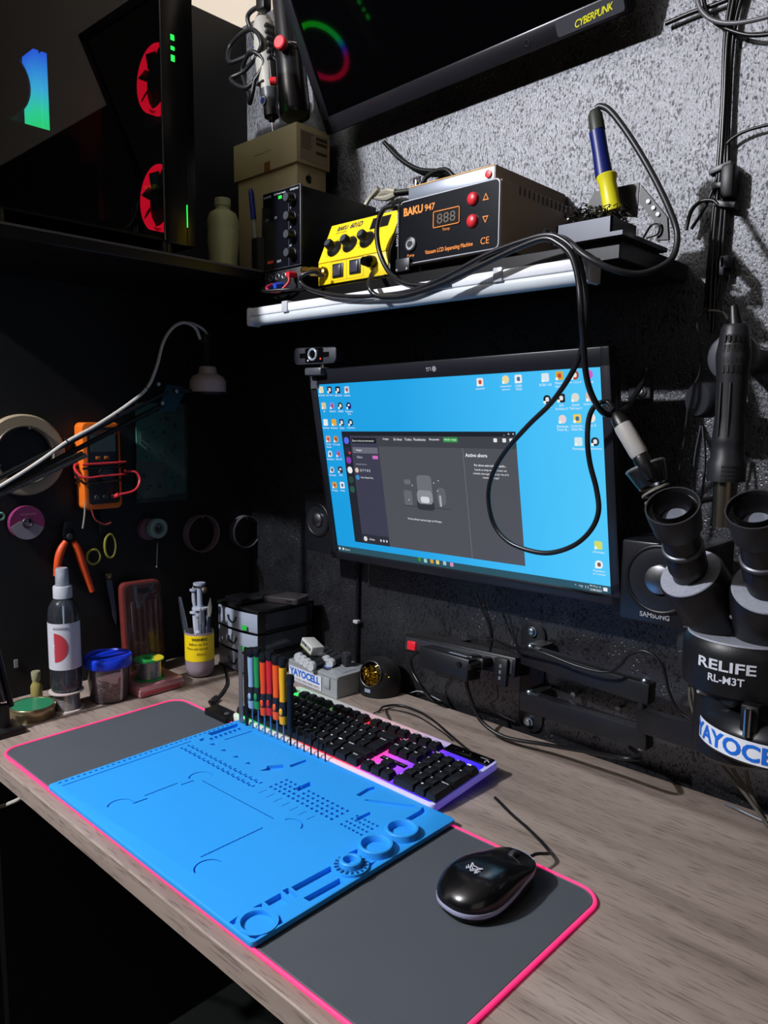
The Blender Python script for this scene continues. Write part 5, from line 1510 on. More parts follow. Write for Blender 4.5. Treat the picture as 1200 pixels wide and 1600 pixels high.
def wrapb(m, r, th0):
    for v in m.bm.verts:
        a = th0 + v.co.x / r
        rr = r + v.co.z
        v.co = Vector((MX + rr * math.cos(a), MY + rr * math.sin(a), v.co.y))
    return m
pr = M('scope_print', 'c9ccd6', .5)
tm = text_mesh('RELIFE', w=.054, h=.0102, bold=.022)
bmesh.ops.translate(tm.bm, verts=tm.bm.verts, vec=(0, .2560, .0006))
mil('lettering', wrapb(tm, .0565, R(-88)), pr, bd)
tm = text_mesh('RL-M3T', w=.033, h=.0076, bold=.02)
bmesh.ops.translate(tm.bm, verts=tm.bm.verts, vec=(.001, .2430, .0006))
mil('lettering', wrapb(tm, .0563, R(-88)), pr, bd)
k0, k1 = Vector((0.6898,0.36,0.2229)), Vector((0.7027,0.37,0.217))
mil('lock_screw', MB().cyl(k0 + (k1 - k0) * .5, k1, .0016), chrome)
mil('lock_knob', MB().lathe([(.0045, 0), (.0045, .012), (.003, .013), (0, .013)], k0, k1 - k0, 20), M('knob_pale', '9a9a9e', .4))
mil('focus_knob', MB().lathe([(.010, 0), (.010, .012), (.008, .014), (0, .014)], (0.7234,0.365,0.2238), (-.3, -1, 0), 28), mbk)
c0 = Vector((0.7432,0.335,0.2111))
mil('ring_clamp', MB().box(c0.x - .006, c0.x + .010, c0.y, c0.y + .014, c0.z - .010, c0.z + .016, bev=.002), black)
mil('clamp_bolt', MB().cyl(c0 + Vector((.002, -.004, -.012)), c0 + Vector((.002, -.004, .014)), .0035), chrome)

# ------------------------------------------------------------------ pen-type iron in its spring holder
g0, g1 = Vector((0.5481,0.44,0.4962)), Vector((0.5574,0.44,0.4824))
g2, g3 = Vector((0.5806,0.44,0.448)), Vector((0.5938,0.44,0.4248))
pi_ = T('pen_iron', 'soldering pen with pale grey sleeve stuck in a spring holder right of the monitor', 'soldering iron', g2)
def pil(n, mb, m, **k):
    return obj(n, mb, m, pi_, -g2, **k)
pil('tail', MB().lathe([(.0040, 0), (.0085, .006), (.0100, (g1 - g0).length)], g0, g1 - g0, 28), rubber)
pil('sleeve', MB().lathe([(.0098, 0), (.0104, .004), (.0102, (g2 - g1).length * .9), (.0092, (g2 - g1).length)], g1, g2 - g1, 32), M('sleeve_pale', 'a3a09c', .45), label='pale grey sleeve')
pil('nose', MB().lathe([(.0085, 0), (.0095, .004), (.0090, .018), (.005, .03), (0, .031)], g2, g3 - g2, 28), rubber)
h0, h1 = Vector((0.5822,0.455,0.4322)), Vector((0.6025,0.455,0.3917))
ho = T('spring_holder', 'black spring holder with rim and coil gripping the pale soldering pen', 'iron holder', h0)
hd = (h1 - h0).normalized()
def hol(n, mb, m, **k):
    return obj(n, mb, m, ho, -h0, **k)
hol('funnel', MB().lathe([(.0215, -.004), (.0225, -.002), (.0190, .012), (.0165, .020), (.0150, .020), (.0180, .008), (.0205, -.003)], h0, hd, 40, caps=False), M('holder_black', '2a2b2e', .3, .6))
hol('rim', MB().torus(h0 - hd * .003, hd, .0215, .0019, 40, 8), M('rim_steel', '77787c', .35, .4))
coil = [h0 + hd * (.020 + .034 * k / 60) + (Quaternion(hd, 2 * PI * k / 15) @ hd.orthogonal().normalized()) * .0155 for k in range(61)]
hol('coil', MB().sweep(coil, .0016, 6), M('coil_steel', '9b978c', .35, .5))
hol('holder_arm', MB().tube([h1, h1 + Vector((.01, .05, 0)), Vector((h1.x + .01, .618, h1.z))], .004, 8), black)

# ------------------------------------------------------------------ hot air gun in its wall cradle
HX, HY = (0.6555,0.5,0.5005)[0], .50
ha = T('hot_air_gun', 'black hot air gun handle with slots and steel nozzle hanging on the wall', 'hot air gun', (HX, HY, (0.6555,0.5,0.5005)[2]))
zt, zv0, zv1, zg, zr, zs0, zs1, zn = (0.6498,0.5,0.5932)[2], (0.6504,0.5,0.5834)[2], (0.6533,0.5,0.5358)[2], (0.6559,0.5,0.4934)[2], (0.658,0.5,0.4593)[2], (0.6588,0.5,0.4472)[2], (0.6604,0.5,0.4206)[2], (0.6636,0.5,0.3679)[2]
OHA = (-HX, -HY, -(0.6555,0.5,0.5005)[2])
def hal(n, mb, m, par=None, **k):
    return obj(n, mb, m, par or ha, OHA if par is None else (0, 0, 0), **k)
hb_ = hal('handle', MB().lathe([(0, zt), (.0125, zt), (.0145, zt - .003), (.0165, zv0 - .01), (.0185, (zv0 + zv1) / 2), (.0165, zv1), (.0155, zg), (.0170, zr + .01), (.0180, zr + .004), (.0168, zr), (.0180, zr - .004), (.0178, zs0), (.0205, zs0 - .006), (.0205, zs1), (.0150, zs1)], (HX, HY, 0), seg=40), M('gun_black', '1d1e22', .42))
sl = MB()
for i in range(4):
    zc = zv0 - .006 - i * (zv0 - zv1 - .004) / 4
    for j in range(5):
        a = R(-105 + j * 15)
        sl.box(-.0014, .0014, -.0004, .0004, -.0042, .0042, mat=TR(HX + .0178 * math.cos(a), HY + .0178 * math.sin(a), zc) @ Matrix.Rotation(a + PI / 2, 4, 'Z'))
hal('vent_slots', sl, M('slot_black', '020202', .6), hb_)
sl = MB()
for i in range(4):
    zc = zs0 - .010 - i * (zs0 - zs1 - .008) / 4
    for j in range(5):
        a = R(-80 + j * 10)
        sl.box(-.0022, .0022, -.0003, .0003, -.0014, .0014, mat=TR(HX + .0204 * math.cos(a), HY + .0204 * math.sin(a), zc) @ Matrix.Rotation(a + PI / 2, 4, 'Z'))
hal('vent_slots', sl, M('slot_black', '020202', .6), hb_)
for dx in (-.006, .004):
    hal('grip_rib', MB().box(HX + dx - .0008, HX + dx + .0008, HY - .0176, HY - .015, zr + .012, zv1 - .006), black, hb_)
hal('nozzle', MB().lathe([(.0130, 0), (.0120, (zs1 - zn)), (.010, zs1 - zn)], (HX, HY, zs1 + .001), (0, 0, -1), 32), M('nozzle_steel', '8a8274', .3, 1.0), label='steel nozzle')
hal('cable_boot', MB().lathe([(.0075, 0), (.0050, .020), (0, .021)], (HX, HY, zt), (-.15, .0, 1), 20), rubber)
cr_ = T('gun_cradle', 'round grey cradle holding the hot air gun on the wall', 'holder', (0.6466,0.53,0.5605))
obj('disc', MB().lathe([(.0260, 0), (.0275, .002), (.0275, .008), (.0240, .010), (0, .010)], (0, 0, 0), (0, -1, 0), 40), M('cradle_grey', '3e3f46', .45), cr_)
obj('bracket', MB().box(-.012, .012, 0, .089, -.012, .012), black, cr_)
c2 = T('tool_mount', 'round dark grey wall mount left of the hot air gun handle', 'holder', (0.6147,0.555,0.513))
obj('disc', MB().lathe([(.0200, 0), (.0215, .002), (.0215, .020), (.0190, .023), (0, .023)], (0, 0, 0), (-.5, -1, 0), 40), M('mount_grey', '26272c', .4), c2)
obj('bracket', MB().box(-.010, .010, 0, .074, -.010, .010), black, c2)
tz = T('tweezers', 'dark tweezers hanging below the wall mount beside the hot air gun', 'tweezers', (0.6088,0.545,0.4823))
for s in (-1, 1):
    obj('arm', MB().tube([(s * .001, 0, 0), (s * .006, 0, -.04), (s * .005, 0, -.08), (s * .001, 0, -.115)], .0030, 6, flat=.5), M('tweezers_dark', '4a4b52', .35, .6), tz)
cable('gun_lead', [(0.6474,0.5,0.5989),(0.6329,0.52,0.6107),(0.6051,0.55,0.6178),(0.5943,0.55,0.6083),(0.5983,0.55,0.5779),(0.6009,0.55,0.5474),(0.5903,0.55,0.5171),(0.5867,0.55,0.4704),(0.5828,0.55,0.4268)], .0014, M('lead_glossy', '2a2724', .25), 'thin glossy lead dropping beside the hot air gun towards the spring holder')

# ------------------------------------------------------------------ cables on the right wall
labs = ['leftmost cable of the vertical bundle on the right wall', 'second cable from the left in the vertical wall bundle', 'middle cable of the vertical bundle on the right wall', 'rightmost cable of the vertical bundle on the right wall']
off = [0, 7, 14, 21]
PTS = [[(0.5897,0.61,1.0052),(0.5849,0.61,0.9492),(0.5864,0.61,0.8753),(0.5855,0.61,0.8007),(0.5829,0.61,0.7402),(0.5811,0.61,0.6785),(0.5807,0.61,0.6313)], [(0.596,0.605,1.001),(0.5898,0.605,0.9459),(0.5905,0.605,0.8728),(0.5905,0.605,0.7985),(0.5879,0.605,0.7384),(0.5869,0.605,0.677),(0.5875,0.605,0.6144)], [(0.6001,0.608,1.0008),(0.592,0.608,0.9534),(0.5925,0.608,0.8731),(0.594,0.608,0.7984),(0.5938,0.608,0.738),(0.5913,0.608,0.6769),(0.5913,0.608,0.5986)], [(0.6038,0.61,1.0002),(0.5951,0.61,0.9532),(0.594,0.61,0.8733),(0.5971,0.61,0.7983),(0.5977,0.61,0.7377),(0.5961,0.61,0.6766),(0.5921,0.61,0.6381)]]
for p, l in zip(PTS, labs):
    cable('wall_cable', p, .0028, M('cable_gloss', '111113', .25), 'black ' + l, group=None)
for (u_, l) in ((0, 'top'), (1, 'second'), (2, 'lowest')):
    p = [(0.591,0.606,0.7956),(0.5953,0.606,0.7752),(0.5983,0.606,0.752)][u_]
    one('cable_tie', MB().box(-.013, .014, -.007, .008, -.0035, .0035, bev=.001), M('tie_grey', '4b4c52', .4), 'grey tie round the wall cable bundle, %s of the three' % l, 'cable tie', p, (0, R(-12 + 14 * u_), 0))
one('adapter_plug', MB().box(-.008, .008, -.012, .012, -.020, .020, bev=.004), black, 'black inline plug tied into the wall cable bundle', 'plug', (0.6031,0.603,0.7767))
cable('loop_cable', [(0.5527,0.595,1.0052),(0.5593,0.595,0.9848),(0.5756,0.595,0.9671),(0.6021,0.595,0.9555),(0.6377,0.595,0.9508),(0.6644,0.595,0.9527)], .0028, M('cable_grey', '5b5a5e', .35), 'grey cable looping across the wall top right of the television')
cable('loop_cable', [(0.5574,0.603,1.0067),(0.5642,0.603,0.9825),(0.5805,0.603,0.9626),(0.6111,0.603,0.9427),(0.6398,0.603,0.9343),(0.6637,0.603,0.9322)], .0026, rubber, 'black cable looping lower across the wall top right of the television')
cable('television_lead', [(0.5091,0.61,0.9906),(0.5415,0.61,0.9927),(0.5687,0.61,0.9923),(0.5948,0.61,0.9934)], .0030, rubber, 'black lead running from the television up to the cable bundle')
cable('branch_cable', [(0.5897,0.608,0.7933),(0.59,0.608,0.8143),(0.5983,0.608,0.8273),(0.6163,0.608,0.8341),(0.6448,0.608,0.8351),(0.6691,0.608,0.832)], .0020, rubber, 'thin black cable branching right from the wall bundle')
cable('branch_cable', [(0.554,0.6,0.7276),(0.5592,0.6,0.75),(0.5706,0.6,0.7596),(0.5847,0.6,0.7585),(0.592,0.6,0.7519)], .0026, rubber, 'short black cable arching from behind the iron stand into the wall bundle')
cable('branch_cable', [(0.5585,0.605,0.7293),(0.5695,0.605,0.7454),(0.5787,0.605,0.7629),(0.5854,0.605,0.7807),(0.5889,0.605,0.7988)], .0022, rubber, 'black cable rising diagonally from behind the iron stand to the bundle')
one('wall_hook', MB().box(-.008, .004, -.016, .004, -.006, .010, bev=.002).box(-.008, -.002, -.016, -.010, -.014, .008, bev=.001), M('hook_dark', '1e1f2a', .4), 'small dark hook on the rough wall right of the cable bundle', 'hook', (0.6053,0.616,0.6809))
for k, (pts, l) in enumerate((([(0.5784,0.6,0.2382),(0.5835,0.6,0.2088),(0.5888,0.6,0.1751),(0.5981,0.6,0.1292),(0.6048,0.6,0.1003)], 'leftmost'), ([(0.5851,0.605,0.2342),(0.5888,0.605,0.2002),(0.5979,0.605,0.1586),(0.6053,0.605,0.1166)], 'middle'), ([(0.5969,0.602,0.224),(0.597,0.602,0.1939),(0.5923,0.602,0.158),(0.5926,0.602,0.1228),(0.6008,0.602,0.0986)], 'rightmost'))):
    cable('loose_cable', pts, .0022, M('cable_dusty', '3c3b3a' if k else '55534a', .5), 'dusty cable hanging between speaker and microscope, %s of three' % l)
for k, (pts, l) in enumerate((([(0.6436,0.56,0.0744),(0.6579,0.56,0.0565),(0.6779,0.56,0.0385),(0.6937,0.56,0.022),(0.7093,0.56,0.005)], 'leftmost'), ([(0.655,0.565,0.0748),(0.6678,0.565,0.0539),(0.6854,0.565,0.0352),(0.7001,0.565,0.0118),(0.712,0.565,-0.0041)], 'middle'), ([(0.6722,0.57,0.077),(0.6798,0.57,0.0521),(0.6872,0.57,0.0298),(0.7033,0.57,0.0069)], 'rightmost'))):
    cable('loose_cable', pts, .0024, M('cable_dusty', '3c3b3a', .5), 'dusty cable below the microscope ring, %s of three' % l)
cable('shiny_cable', [(.652, .585, .002), (.668, .578, .004), (.684, .575, .003), (.705, .572, .0025), (.73, .57, .0025)], .0022, M('cable_silver', '5e6066', .3), 'grey cable lying on the desk at the wall below the microscope')

# ------------------------------------------------------------------ station cables draped over the batten
cable('iron_cable', [(0.4957,0.463,0.8488),(0.5013,0.463,0.8502),(0.5153,0.463,0.8403),(0.5403,0.463,0.8064),(0.5673,0.463,0.7626),(0.5892,0.463,0.7209),(0.6001,0.463,0.692),(0.6005,0.455,0.6668),(0.5919,0.44,0.6534),(0.5759,0.42,0.6457),(0.5558,0.4,0.6507),(0.5289,0.392,0.6665),(0.4997,0.4,0.6893),(0.4667,0.42,0.7028)], .0036, M('cable_satin', '202023', .4), 'thick cable of the blue gripped iron hanging in an arc')
LP = M('cable_satin2', '1b1b1e', .28)
cable('pen_cable', [(0.0711,0.42,0.7041),(0.066,0.405,0.7083),(0.0524,0.395,0.7038),(0.0479,0.395,0.6938),(0.0699,0.395,0.681),(0.1194,0.395,0.6674),(0.1854,0.395,0.6588),(0.2694,0.395,0.6569),(0.3343,0.395,0.6699),(0.3934,0.395,0.687),(0.4434,0.395,0.6954),(0.4777,0.395,0.6974),(0.4986,0.395,0.6886),(0.5153,0.395,0.6723),(0.525,0.395,0.6469),(0.5296,0.395,0.6154),(0.5267,0.4,0.5847),(0.5123,0.41,0.5506),(0.4788,0.42,0.5112),(0.4411,0.425,0.4803),(0.4057,0.43,0.4474),(0.3834,0.435,0.4172),(0.3737,0.44,0.3867),(0.375,0.45,0.3516),(0.3962,0.45,0.3297),(0.4263,0.45,0.3204),(0.4615,0.45,0.3198),(0.4952,0.45,0.333),(0.5177,0.45,0.3538),(0.5275,0.45,0.3781),(0.5238,0.45,0.4049),(0.5166,0.445,0.4355),(0.5147,0.44,0.4622),(0.5152,0.44,0.4887),(0.5227,0.44,0.5045),(0.5371,0.44,0.5088),(0.5455,0.44,0.4999)],   .0032, LP, 'black cable from the gold plug hanging in a big loop before the screen', sub=8)
cable('gun_hose', [(0.1804,0.422,0.7002),(0.1929,0.4,0.6858),(0.2068,0.382,0.6679),(0.2192,0.382,0.6555),(0.2466,0.382,0.6501),(0.2809,0.382,0.6499),(0.3346,0.382,0.6578),(0.3937,0.382,0.6722),(0.4479,0.382,0.6854),(0.4817,0.382,0.6903),(0.4999,0.382,0.6827),(0.5173,0.382,0.6665),(0.5271,0.382,0.638),(0.5317,0.382,0.6034),(0.5265,0.4,0.5706),(0.5248,0.41,0.5429),(0.526,0.42,0.5215),(0.5321,0.43,0.5027),(0.5369,0.445,0.4941),(0.5444,0.47,0.5004),(0.5399,0.52,0.5287),(0.5335,0.55,0.5515)], .0036, LP, 'thicker black hose from the yellow station passing right edge of the screen', sub=8)
cable('station_lead', [(0.2159,0.42,0.7808),(0.1977,0.42,0.7797),(0.1867,0.42,0.766),(0.1844,0.42,0.7445),(0.1922,0.42,0.7169),(0.2157,0.415,0.6887),(0.2489,0.405,0.6714),(0.293,0.4,0.6624),(0.3305,0.4,0.663)], .0036, rubber, 'black lead arching over the yellow station front')
one('cable_tie', MB().torus((0.4733,0.405,0.6977), (1, 0, .3), .0085, .0015, 20, 6), M('tie_black', '1a1a1c', .4), 'black tie round the cables where they leave the shelf', 'cable tie')

# ------------------------------------------------------------------ tools standing in the mat's back row
TIPS = [(.014 + .01502 * k, .2975) for k in range(14)]
def lean(o):
    return o
TS = {}
def driver(k, label, col, ztop, zbot, capcol=None):
    x, y = TIPS[k]
    t = T('precision_screwdriver', label, 'screwdriver', (x, y, .0062), (R(1.0), R(.4), 0), 'precision screwdrivers standing in the mat')
    hc = M('driver_' + col, col, .4)
    z0, z1 = zbot - .0062, ztop - .0062
    L = z1 - z0
    obj('shaft', MB().cyl((0, 0, 0), (0, 0, z0 + .003), .0014, seg=12), M('driver_shaft', '7f9db4', .3, .9), t)
    h = obj('handle', MB().lathe([(.0034, z0), (.0060, z0 + .002), (.0066, z0 + .012), (.0060, z0 + .030), (.0051, z0 + .045), (.0058, z0 + L * .68), (.0058, z0 + L * .86)], seg=20), hc, t)
    obj('grip', MB().lathe([(.0062, z0 + .013), (.0069, z0 + .016), (.0066, z0 + .028), (.0057, z0 + .036)], arc=2 * PI, seg=20, caps=False), M('driver_grip_dark', '1b1d24', .5), t)
    obj('grip_patch', MB().ball((.0012, -.0060, z0 + .021), .0036, 12, (1, .5, 1.7)), hc, t)
    obj('swivel_cap', MB().lathe([(.0052, z0 + L * .855), (.0050, z0 + L * .90), (.0068, z0 + L * .915), (.0070, z1 - .003), (.0062, z1), (0, z1 + .0005)], seg=24), M('driver_cap', '141519', .4), t)
    return t
driver(2, 'pale blue screwdriver standing leftmost among the screwdrivers in the mat', '8fa9c2', .139, .043)
driver(3, 'green screwdriver standing between the pale blue and the dark orange ones', '1f8a46', .143, .046)
driver(4, 'dark orange screwdriver standing right of the green one', 'e4491b', .138, .040)
driver(5, 'red screwdriver standing between the two orange ones', 'c8242c', .144, .044)
driver(6, 'bright orange screwdriver standing between the red and the yellow ones', 'ee5a1c', .141, .042)
driver(7, 'yellow screwdriver standing rightmost among the coloured screwdrivers', 'eeaa14', .141, .039)
t = T('metal_ruler', 'thin grey steel strip standing upright at the left end of the tool row', 'steel strip', (TIPS[0][0], TIPS[0][1], .0062))
obj('blade', MB().box(-.0050, .0050, -.0006, .0006, 0, .1300, bev=.0003), M('strip_steel', '8c9096', .35, .8), t)
t = T('spudger', 'flat black plastic spudger standing second in the tool row', 'spudger', (TIPS[1][0], TIPS[1][1], .0062))
obj('blade', MB().loft([[(x * w, y * .0016, z) for x, y in ((-1, -1), (1, -1), (1, 1), (-1, 1))] for z, w in ((0, .0014), (.012, .0028), (.05, .0046), (.12, .0050), (.130, .0030))]), black, t)
x, y = TIPS[8]
t = T('black_driver', 'all black ribbed screwdriver standing right of the yellow one', 'screwdriver', (x, y, .0062))
obj('shaft', MB().cyl((0, 0, 0), (0, 0, .030), .0014, seg=12), M('dark_rod', '2a2b30', .35, .7), t)
obj('handle', MB().lathe([(.003, .028), (.0045, .030)] + [(.0046 + .0005 * (k % 2), .033 + .0022 * k) for k in range(8)] + [(.0050, .055), (.0050, .095)], seg=20), black, t)
obj('swivel_cap', MB().lathe([(.0050, .095), (.0046, .098), (.0060, .100), (.0062, .108), (.0052, .1112), (0, .1115)], seg=24), M('driver_cap', '141519', .4), t)
hx = None
for k in range(5):
    x, y = TIPS[9 + k]
    if hx is None:
        m = MB().sweep(smooth([(0, 0, 0), (0, 0, .030), (.0006, 0, .0372), (.004, .0006, .0388), (.0105, .002, .0390)], 5), .0011, 6)
        hx = one('hex_key', m, M('hex_black', '17181b', .4), 'small bent black hex key standing in the tool row, nearest the black screwdriver', 'hex key', (x, y, .0062), group='hex keys standing in the mat')
        TS['hex'] = hx
    else:
        o = hx.copy()
        C.objects.link(o)
        o.location = (x, y, .0062)
        o.rotation_euler = (0, 0, R((0, 18, -20, 40, 10)[k]))
        o['label'] = 'small bent black hex key standing in the tool row, ' + ('', 'second from the black screwdriver', 'third from the black screwdriver', 'fourth from the black screwdriver', 'farthest from the black screwdriver')[k]

# ------------------------------------------------------------------ clear part box with small rolls and flux packet
cbx = T('part_box', 'clear plastic part box with blue lettered sticker behind the keyboard', 'box', (-.040, .535, 0), (0, 0, R(-3)))
cp = glass_mat('clear_plastic_milky', 'e4eaf0', .40, .12, 'e8eef4')
CB = MB()
hx_, hy_, hz_ = .070, .040, .034
for b in ((-hx_, hx_, -hy_, -hy_ + .0015, 0, hz_), (-hx_, hx_, hy_ - .0015, hy_, 0, hz_), (-hx_, -hx_ + .0015, -hy_, hy_, 0, hz_), (hx_ - .0015, hx_, -hy_, hy_, 0, hz_), (-hx_, hx_, -hy_, hy_, 0, .0015), (-.001, .001, -hy_, hy_, 0, hz_ - .004)):
    CB.box(*b)
obj('box_body', CB, cp, cbx)
obj('lid', MB().prism(rrect(-hx_ - .001, hx_ + .001, -hy_ - .001, hy_ + .001, .005, 4), hz_, hz_ + .006, bev=.001).prism(rrect(.012, .060, -.020, .018, .003, 4), hz_ + .006, hz_ + .0068), cp, cbx)
st_ = obj('sticker', MB().box(-.066, .028, -hy_ - .0016, -hy_ - .0010, .004, .030), M('sticker_white', 'd9dde6', .4), cbx, label='white sticker with blue lettering')
obj('lettering', text_mesh('YAYOCELL', w=.088, h=.014, bold=.04).move(TR(-.020, -hy_ - .0018, .0212) @ FRONT), M('sticker_blue', '1763c8', .45), st_)
obj('lettering', text_mesh('TOOLS AND SPARE PARTS', w=.070, h=.0045).move(TR(-.012, -hy_ - .0018, .0085) @ FRONT), M('sticker_brown', '6a4a3a', .5), st_)
lst = obj('lid_sticker', MB().box(-.012, .030, -.030, .004, hz_ + .0070, hz_ + .0074), M('lid_sticker_dark', '101832', .4), cbx)
obj('sticker_motif', MB().torus((.002, -.013, hz_ + .0075), (0, 0, 1), .009, .0012, 24, 4).torus((.016, -.013, hz_ + .0075), (0, 0, 1), .007, .0012, 24, 4), M('motif_blue', '7c9ae0', .4), lst)
obj('latch', MB().box(.036, .052, -hy_ - .003, -hy_, .014, .034, bev=.001), cp, cbx)
one('screw_pile', MB().ball((.052, -.018, .004), .004, 8).ball((.058, -.010, .004), .003, 8).ball((.047, -.026, .0035), .003, 8), steel, 'few tiny bright screws lying inside the clear part box', 'screws', (-.040, .535, .0018), kind='stuff')
rl = M('roll_silver', 'ccd0d4', .35, .2)
rd = M('roll_dark', '1c1d22', .4)
r0_ = None
RW = []
base = Vector((-.092, .520, hz_ + .0138))
for j in range(2):
    for k in range(4):
        RW.append((base.x + .0185 * k + .012 * j, base.y - .006 * k + .036 * j - .004, base.z - .0004))
nm9 = ['first from the left of the front row', 'second from the left of the front row', 'third from the left of the front row', 'rightmost of the front row', 'first from the left of the back row', 'second from the left of the back row', 'third from the left of the back row', 'rightmost of the back row']
for i, p in enumerate(RW):
    l_ = 'silver-ended roll on the clear part box, ' + nm9[i]
    if r0_ is None:
        r0_ = T('small_roll', l_, 'roll', p, (0, 0, R(14)), 'silver rolls on the part box')
        obj('roll_body', MB().cyl((0, -.009, 0), (0, .018, 0), .0080, bev=.001), rd, r0_)
        obj('end_cap', MB().lathe([(.0083, 0), (.0083, .008), (.0078, .009), (.0060, .0092), (.0056, .0084), (0, .0084)], (0, -.008, 0), (0, -1, 0), 24), rl, r0_)
    else:
        q = copy_t = r0_.copy()
        C.objects.link(q)
        q.location = p
        q['label'] = l_
        for ch in r0_.children:
            c_ = ch.copy()
            C.objects.link(c_)
            c_.parent = q
fx0 = (-0.0745,0.528,0.0804)
fx = T('flux_packet', 'small white flux carton lying tilted on top of the silver rolls', 'carton', (fx0[0] + .004, .520, hz_ + .0345), (R(-8), R(14), R(-12)))
obj('carton', MB().box(-.020, .020, -.012, .014, -.0085, .0085, bev=.0006), M('carton_white', 'c9cbc6', .5), fx)
obj('lettering', text_mesh('REPAIR FLUX', w=.034, h=.0062, bold=.03).move(TR(0, -.0123, .0012) @ FRONT), M('carton_print', '2a2c2a', .5), fx)
obj('stripe', MB().box(-.020, .020, -.0124, -.0119, -.0080, -.0058), M('carton_olive', '6f7a3a', .5), fx)
one('spare_block', MB().prism(rrect(-.010, .010, 0, .026, .007, 5), -.006, .006, FRONT, bev=.001), M('block_dark', '2b2d32', .4), 'small dark rounded block standing at the right end of the rolls', 'block', (-.004, .545, hz_ + .0069), (0, 0, R(-20)))

# ------------------------------------------------------------------ brass sponge holder
sp0 = (.055, .572)
sp = T('sponge_holder', 'black domed tip cleaner with brass wool showing in its round opening', 'tip cleaner', (sp0[0], sp0[1], 0), (0, 0, R(8)))
dome = MB()
prof = [(.0365, 0), (.0375, .004), (.0375, .016), (.0380, .018), (.0378, .028), (.035, .042), (.028, .054), (.016, .0615), (0, .0635)]
dome.lathe(prof, seg=56)
dob = obj('dome_tmp', dome, M('holder_matte', '0d0d0e', .55))
cutm = obj('cut_tmp', MB().cyl((0, -.012, .036), (0, -.070, .052), .0225, seg=40), black)
md = dob.modifiers.new('c', 'BOOLEAN')
md.operation = 'DIFFERENCE'
md.solver = 'EXACT'
md.object = cutm
bpy.context.view_layer.update()
bme = bpy.data.meshes.new_from_object(dob.evaluated_get(bpy.context.evaluated_depsgraph_get()))
bpy.data.objects.remove(dob)
bpy.data.objects.remove(cutm)
bme.polygons.foreach_set('use_smooth', [True] * len(bme.polygons))
bme.set_sharp_from_angle(angle=R(35))
link('dome', bme, sp)
obj('opening_rim', MB().torus((0, -.0290, .0407), (0, -.058, .016), .0225, .0014, 40, 8), M('rim_black', '17181a', .35), sp)
bw = MB()
random.seed(5)
for k in range(260):
    a_, r_ = random.uniform(0, 2 * PI), .0205 * math.sqrt(random.random())
    p = Vector((r_ * math.cos(a_), -.022 + random.uniform(-.004, .004), .0365 + r_ * math.sin(a_)))
    if p.z > .048:
        continue
    pts = [p]
    for j in range(4):
        p = p + Vector((random.uniform(-.005, .005), random.uniform(-.003, .003), random.uniform(-.005, .005)))
        pts.append(p)
    bw.sweep(pts, .0007, 3, flat=.3)
bo = obj('brass_wool', bw, M('brass_wool', 'c8a63c', .25, 1.0), sp)
bo['kind'] = 'stuff'
obj('label', MB().box(-.006, .006, -.0385, -.0378, .010, .016), M('label_pale2', '8f9db4', .4), sp)

# ------------------------------------------------------------------ drawer cabinet
dw = T('drawer_cabinet', 'small black cabinet with three clear drawers in the desk corner', 'drawer cabinet', (-.216, .530, 0))
WX, D0, DH = .066, .455, .134
fr = MB()
Xa, Xb = -.282, -.150
fr.box(Xa, Xb, D0 + .004, .595, 0, .004).box(Xa, Xb, D0 + .002, .595, .1245, .131, bev=.002)
fr.box(Xa, Xa + .003, D0 + .012, .595, 0, .128).box(Xb - .003, Xb, D0 + .004, D0 + .020, 0, .128).box(Xb - .003, Xb, .58, .595, 0, .128).box(Xa, Xb, .592, .595, 0, .128)
for z in (.0425, .0840):
    fr.box(Xa, Xb, D0 + .004, .595, z, z + .0035)
OD = (.216, -.530, 0)
obj('frame', fr, black, dw, OD)
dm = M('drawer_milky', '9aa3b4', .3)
dside = glass_mat('drawer_side', '7d8696', .30, .1, 'cfd6e0')
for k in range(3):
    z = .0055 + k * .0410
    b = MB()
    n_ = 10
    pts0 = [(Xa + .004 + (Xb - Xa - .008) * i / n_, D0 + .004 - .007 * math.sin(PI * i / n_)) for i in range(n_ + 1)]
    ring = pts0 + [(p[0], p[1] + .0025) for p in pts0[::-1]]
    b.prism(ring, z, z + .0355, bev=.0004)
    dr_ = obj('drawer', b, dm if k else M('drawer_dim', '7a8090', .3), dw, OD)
    obj('drawer_side', MB().box(Xb - .0042, Xb - .0032, D0 + .008, .580, z + .001, z + .034).box(Xa + .004, Xa + .005, D0 + .008, .580, z + .001, z + .034).box(Xa + .004, Xb - .004, .579, .580, z + .001, z + .034).box(Xa + .004, Xb - .004, D0 + .006, .580, z + .0005, z + .0015), dside, dr_)
    yf = D0 - .0035
    obj('handle', MB().torus((-.222, yf - .001, z + .024), (0, 1, 0), .0125, .0017, 24, 6, arc=PI, a0=0), M('handle_dark', '15161a', .3), dr_)
    if k:
        obj('tag', MB().box(-.190, -.176, D0 - .0046, D0 - .0038, z + .003, z + .012, mat=None), M('tag_green', '22c04a', .4), dr_, label='small green tag')
pb2 = T('power_bank', 'flat dark grey slab lying on top of the drawer cabinet', 'power bank', (-.185, .548, .1312), (0, 0, R(20)))
obj('body', MB().prism(rrect(-.036, .046, -.026, .026, .008, 5), 0, .012, bev=.002), M('slab_dark', '332e30', .4), pb2)
obj('port', MB().box(.020, .032, -.0266, -.0255, .004, .008), black, pb2)
rg2 = one('black_tray', MB().box(-.040, .030, -.022, .022, 0, .008, bev=.003), M('tray_black', '101013', .3), 'low black tray lying on the front of the drawer cabinet top', 'tray', (-.235, .493, .1312))

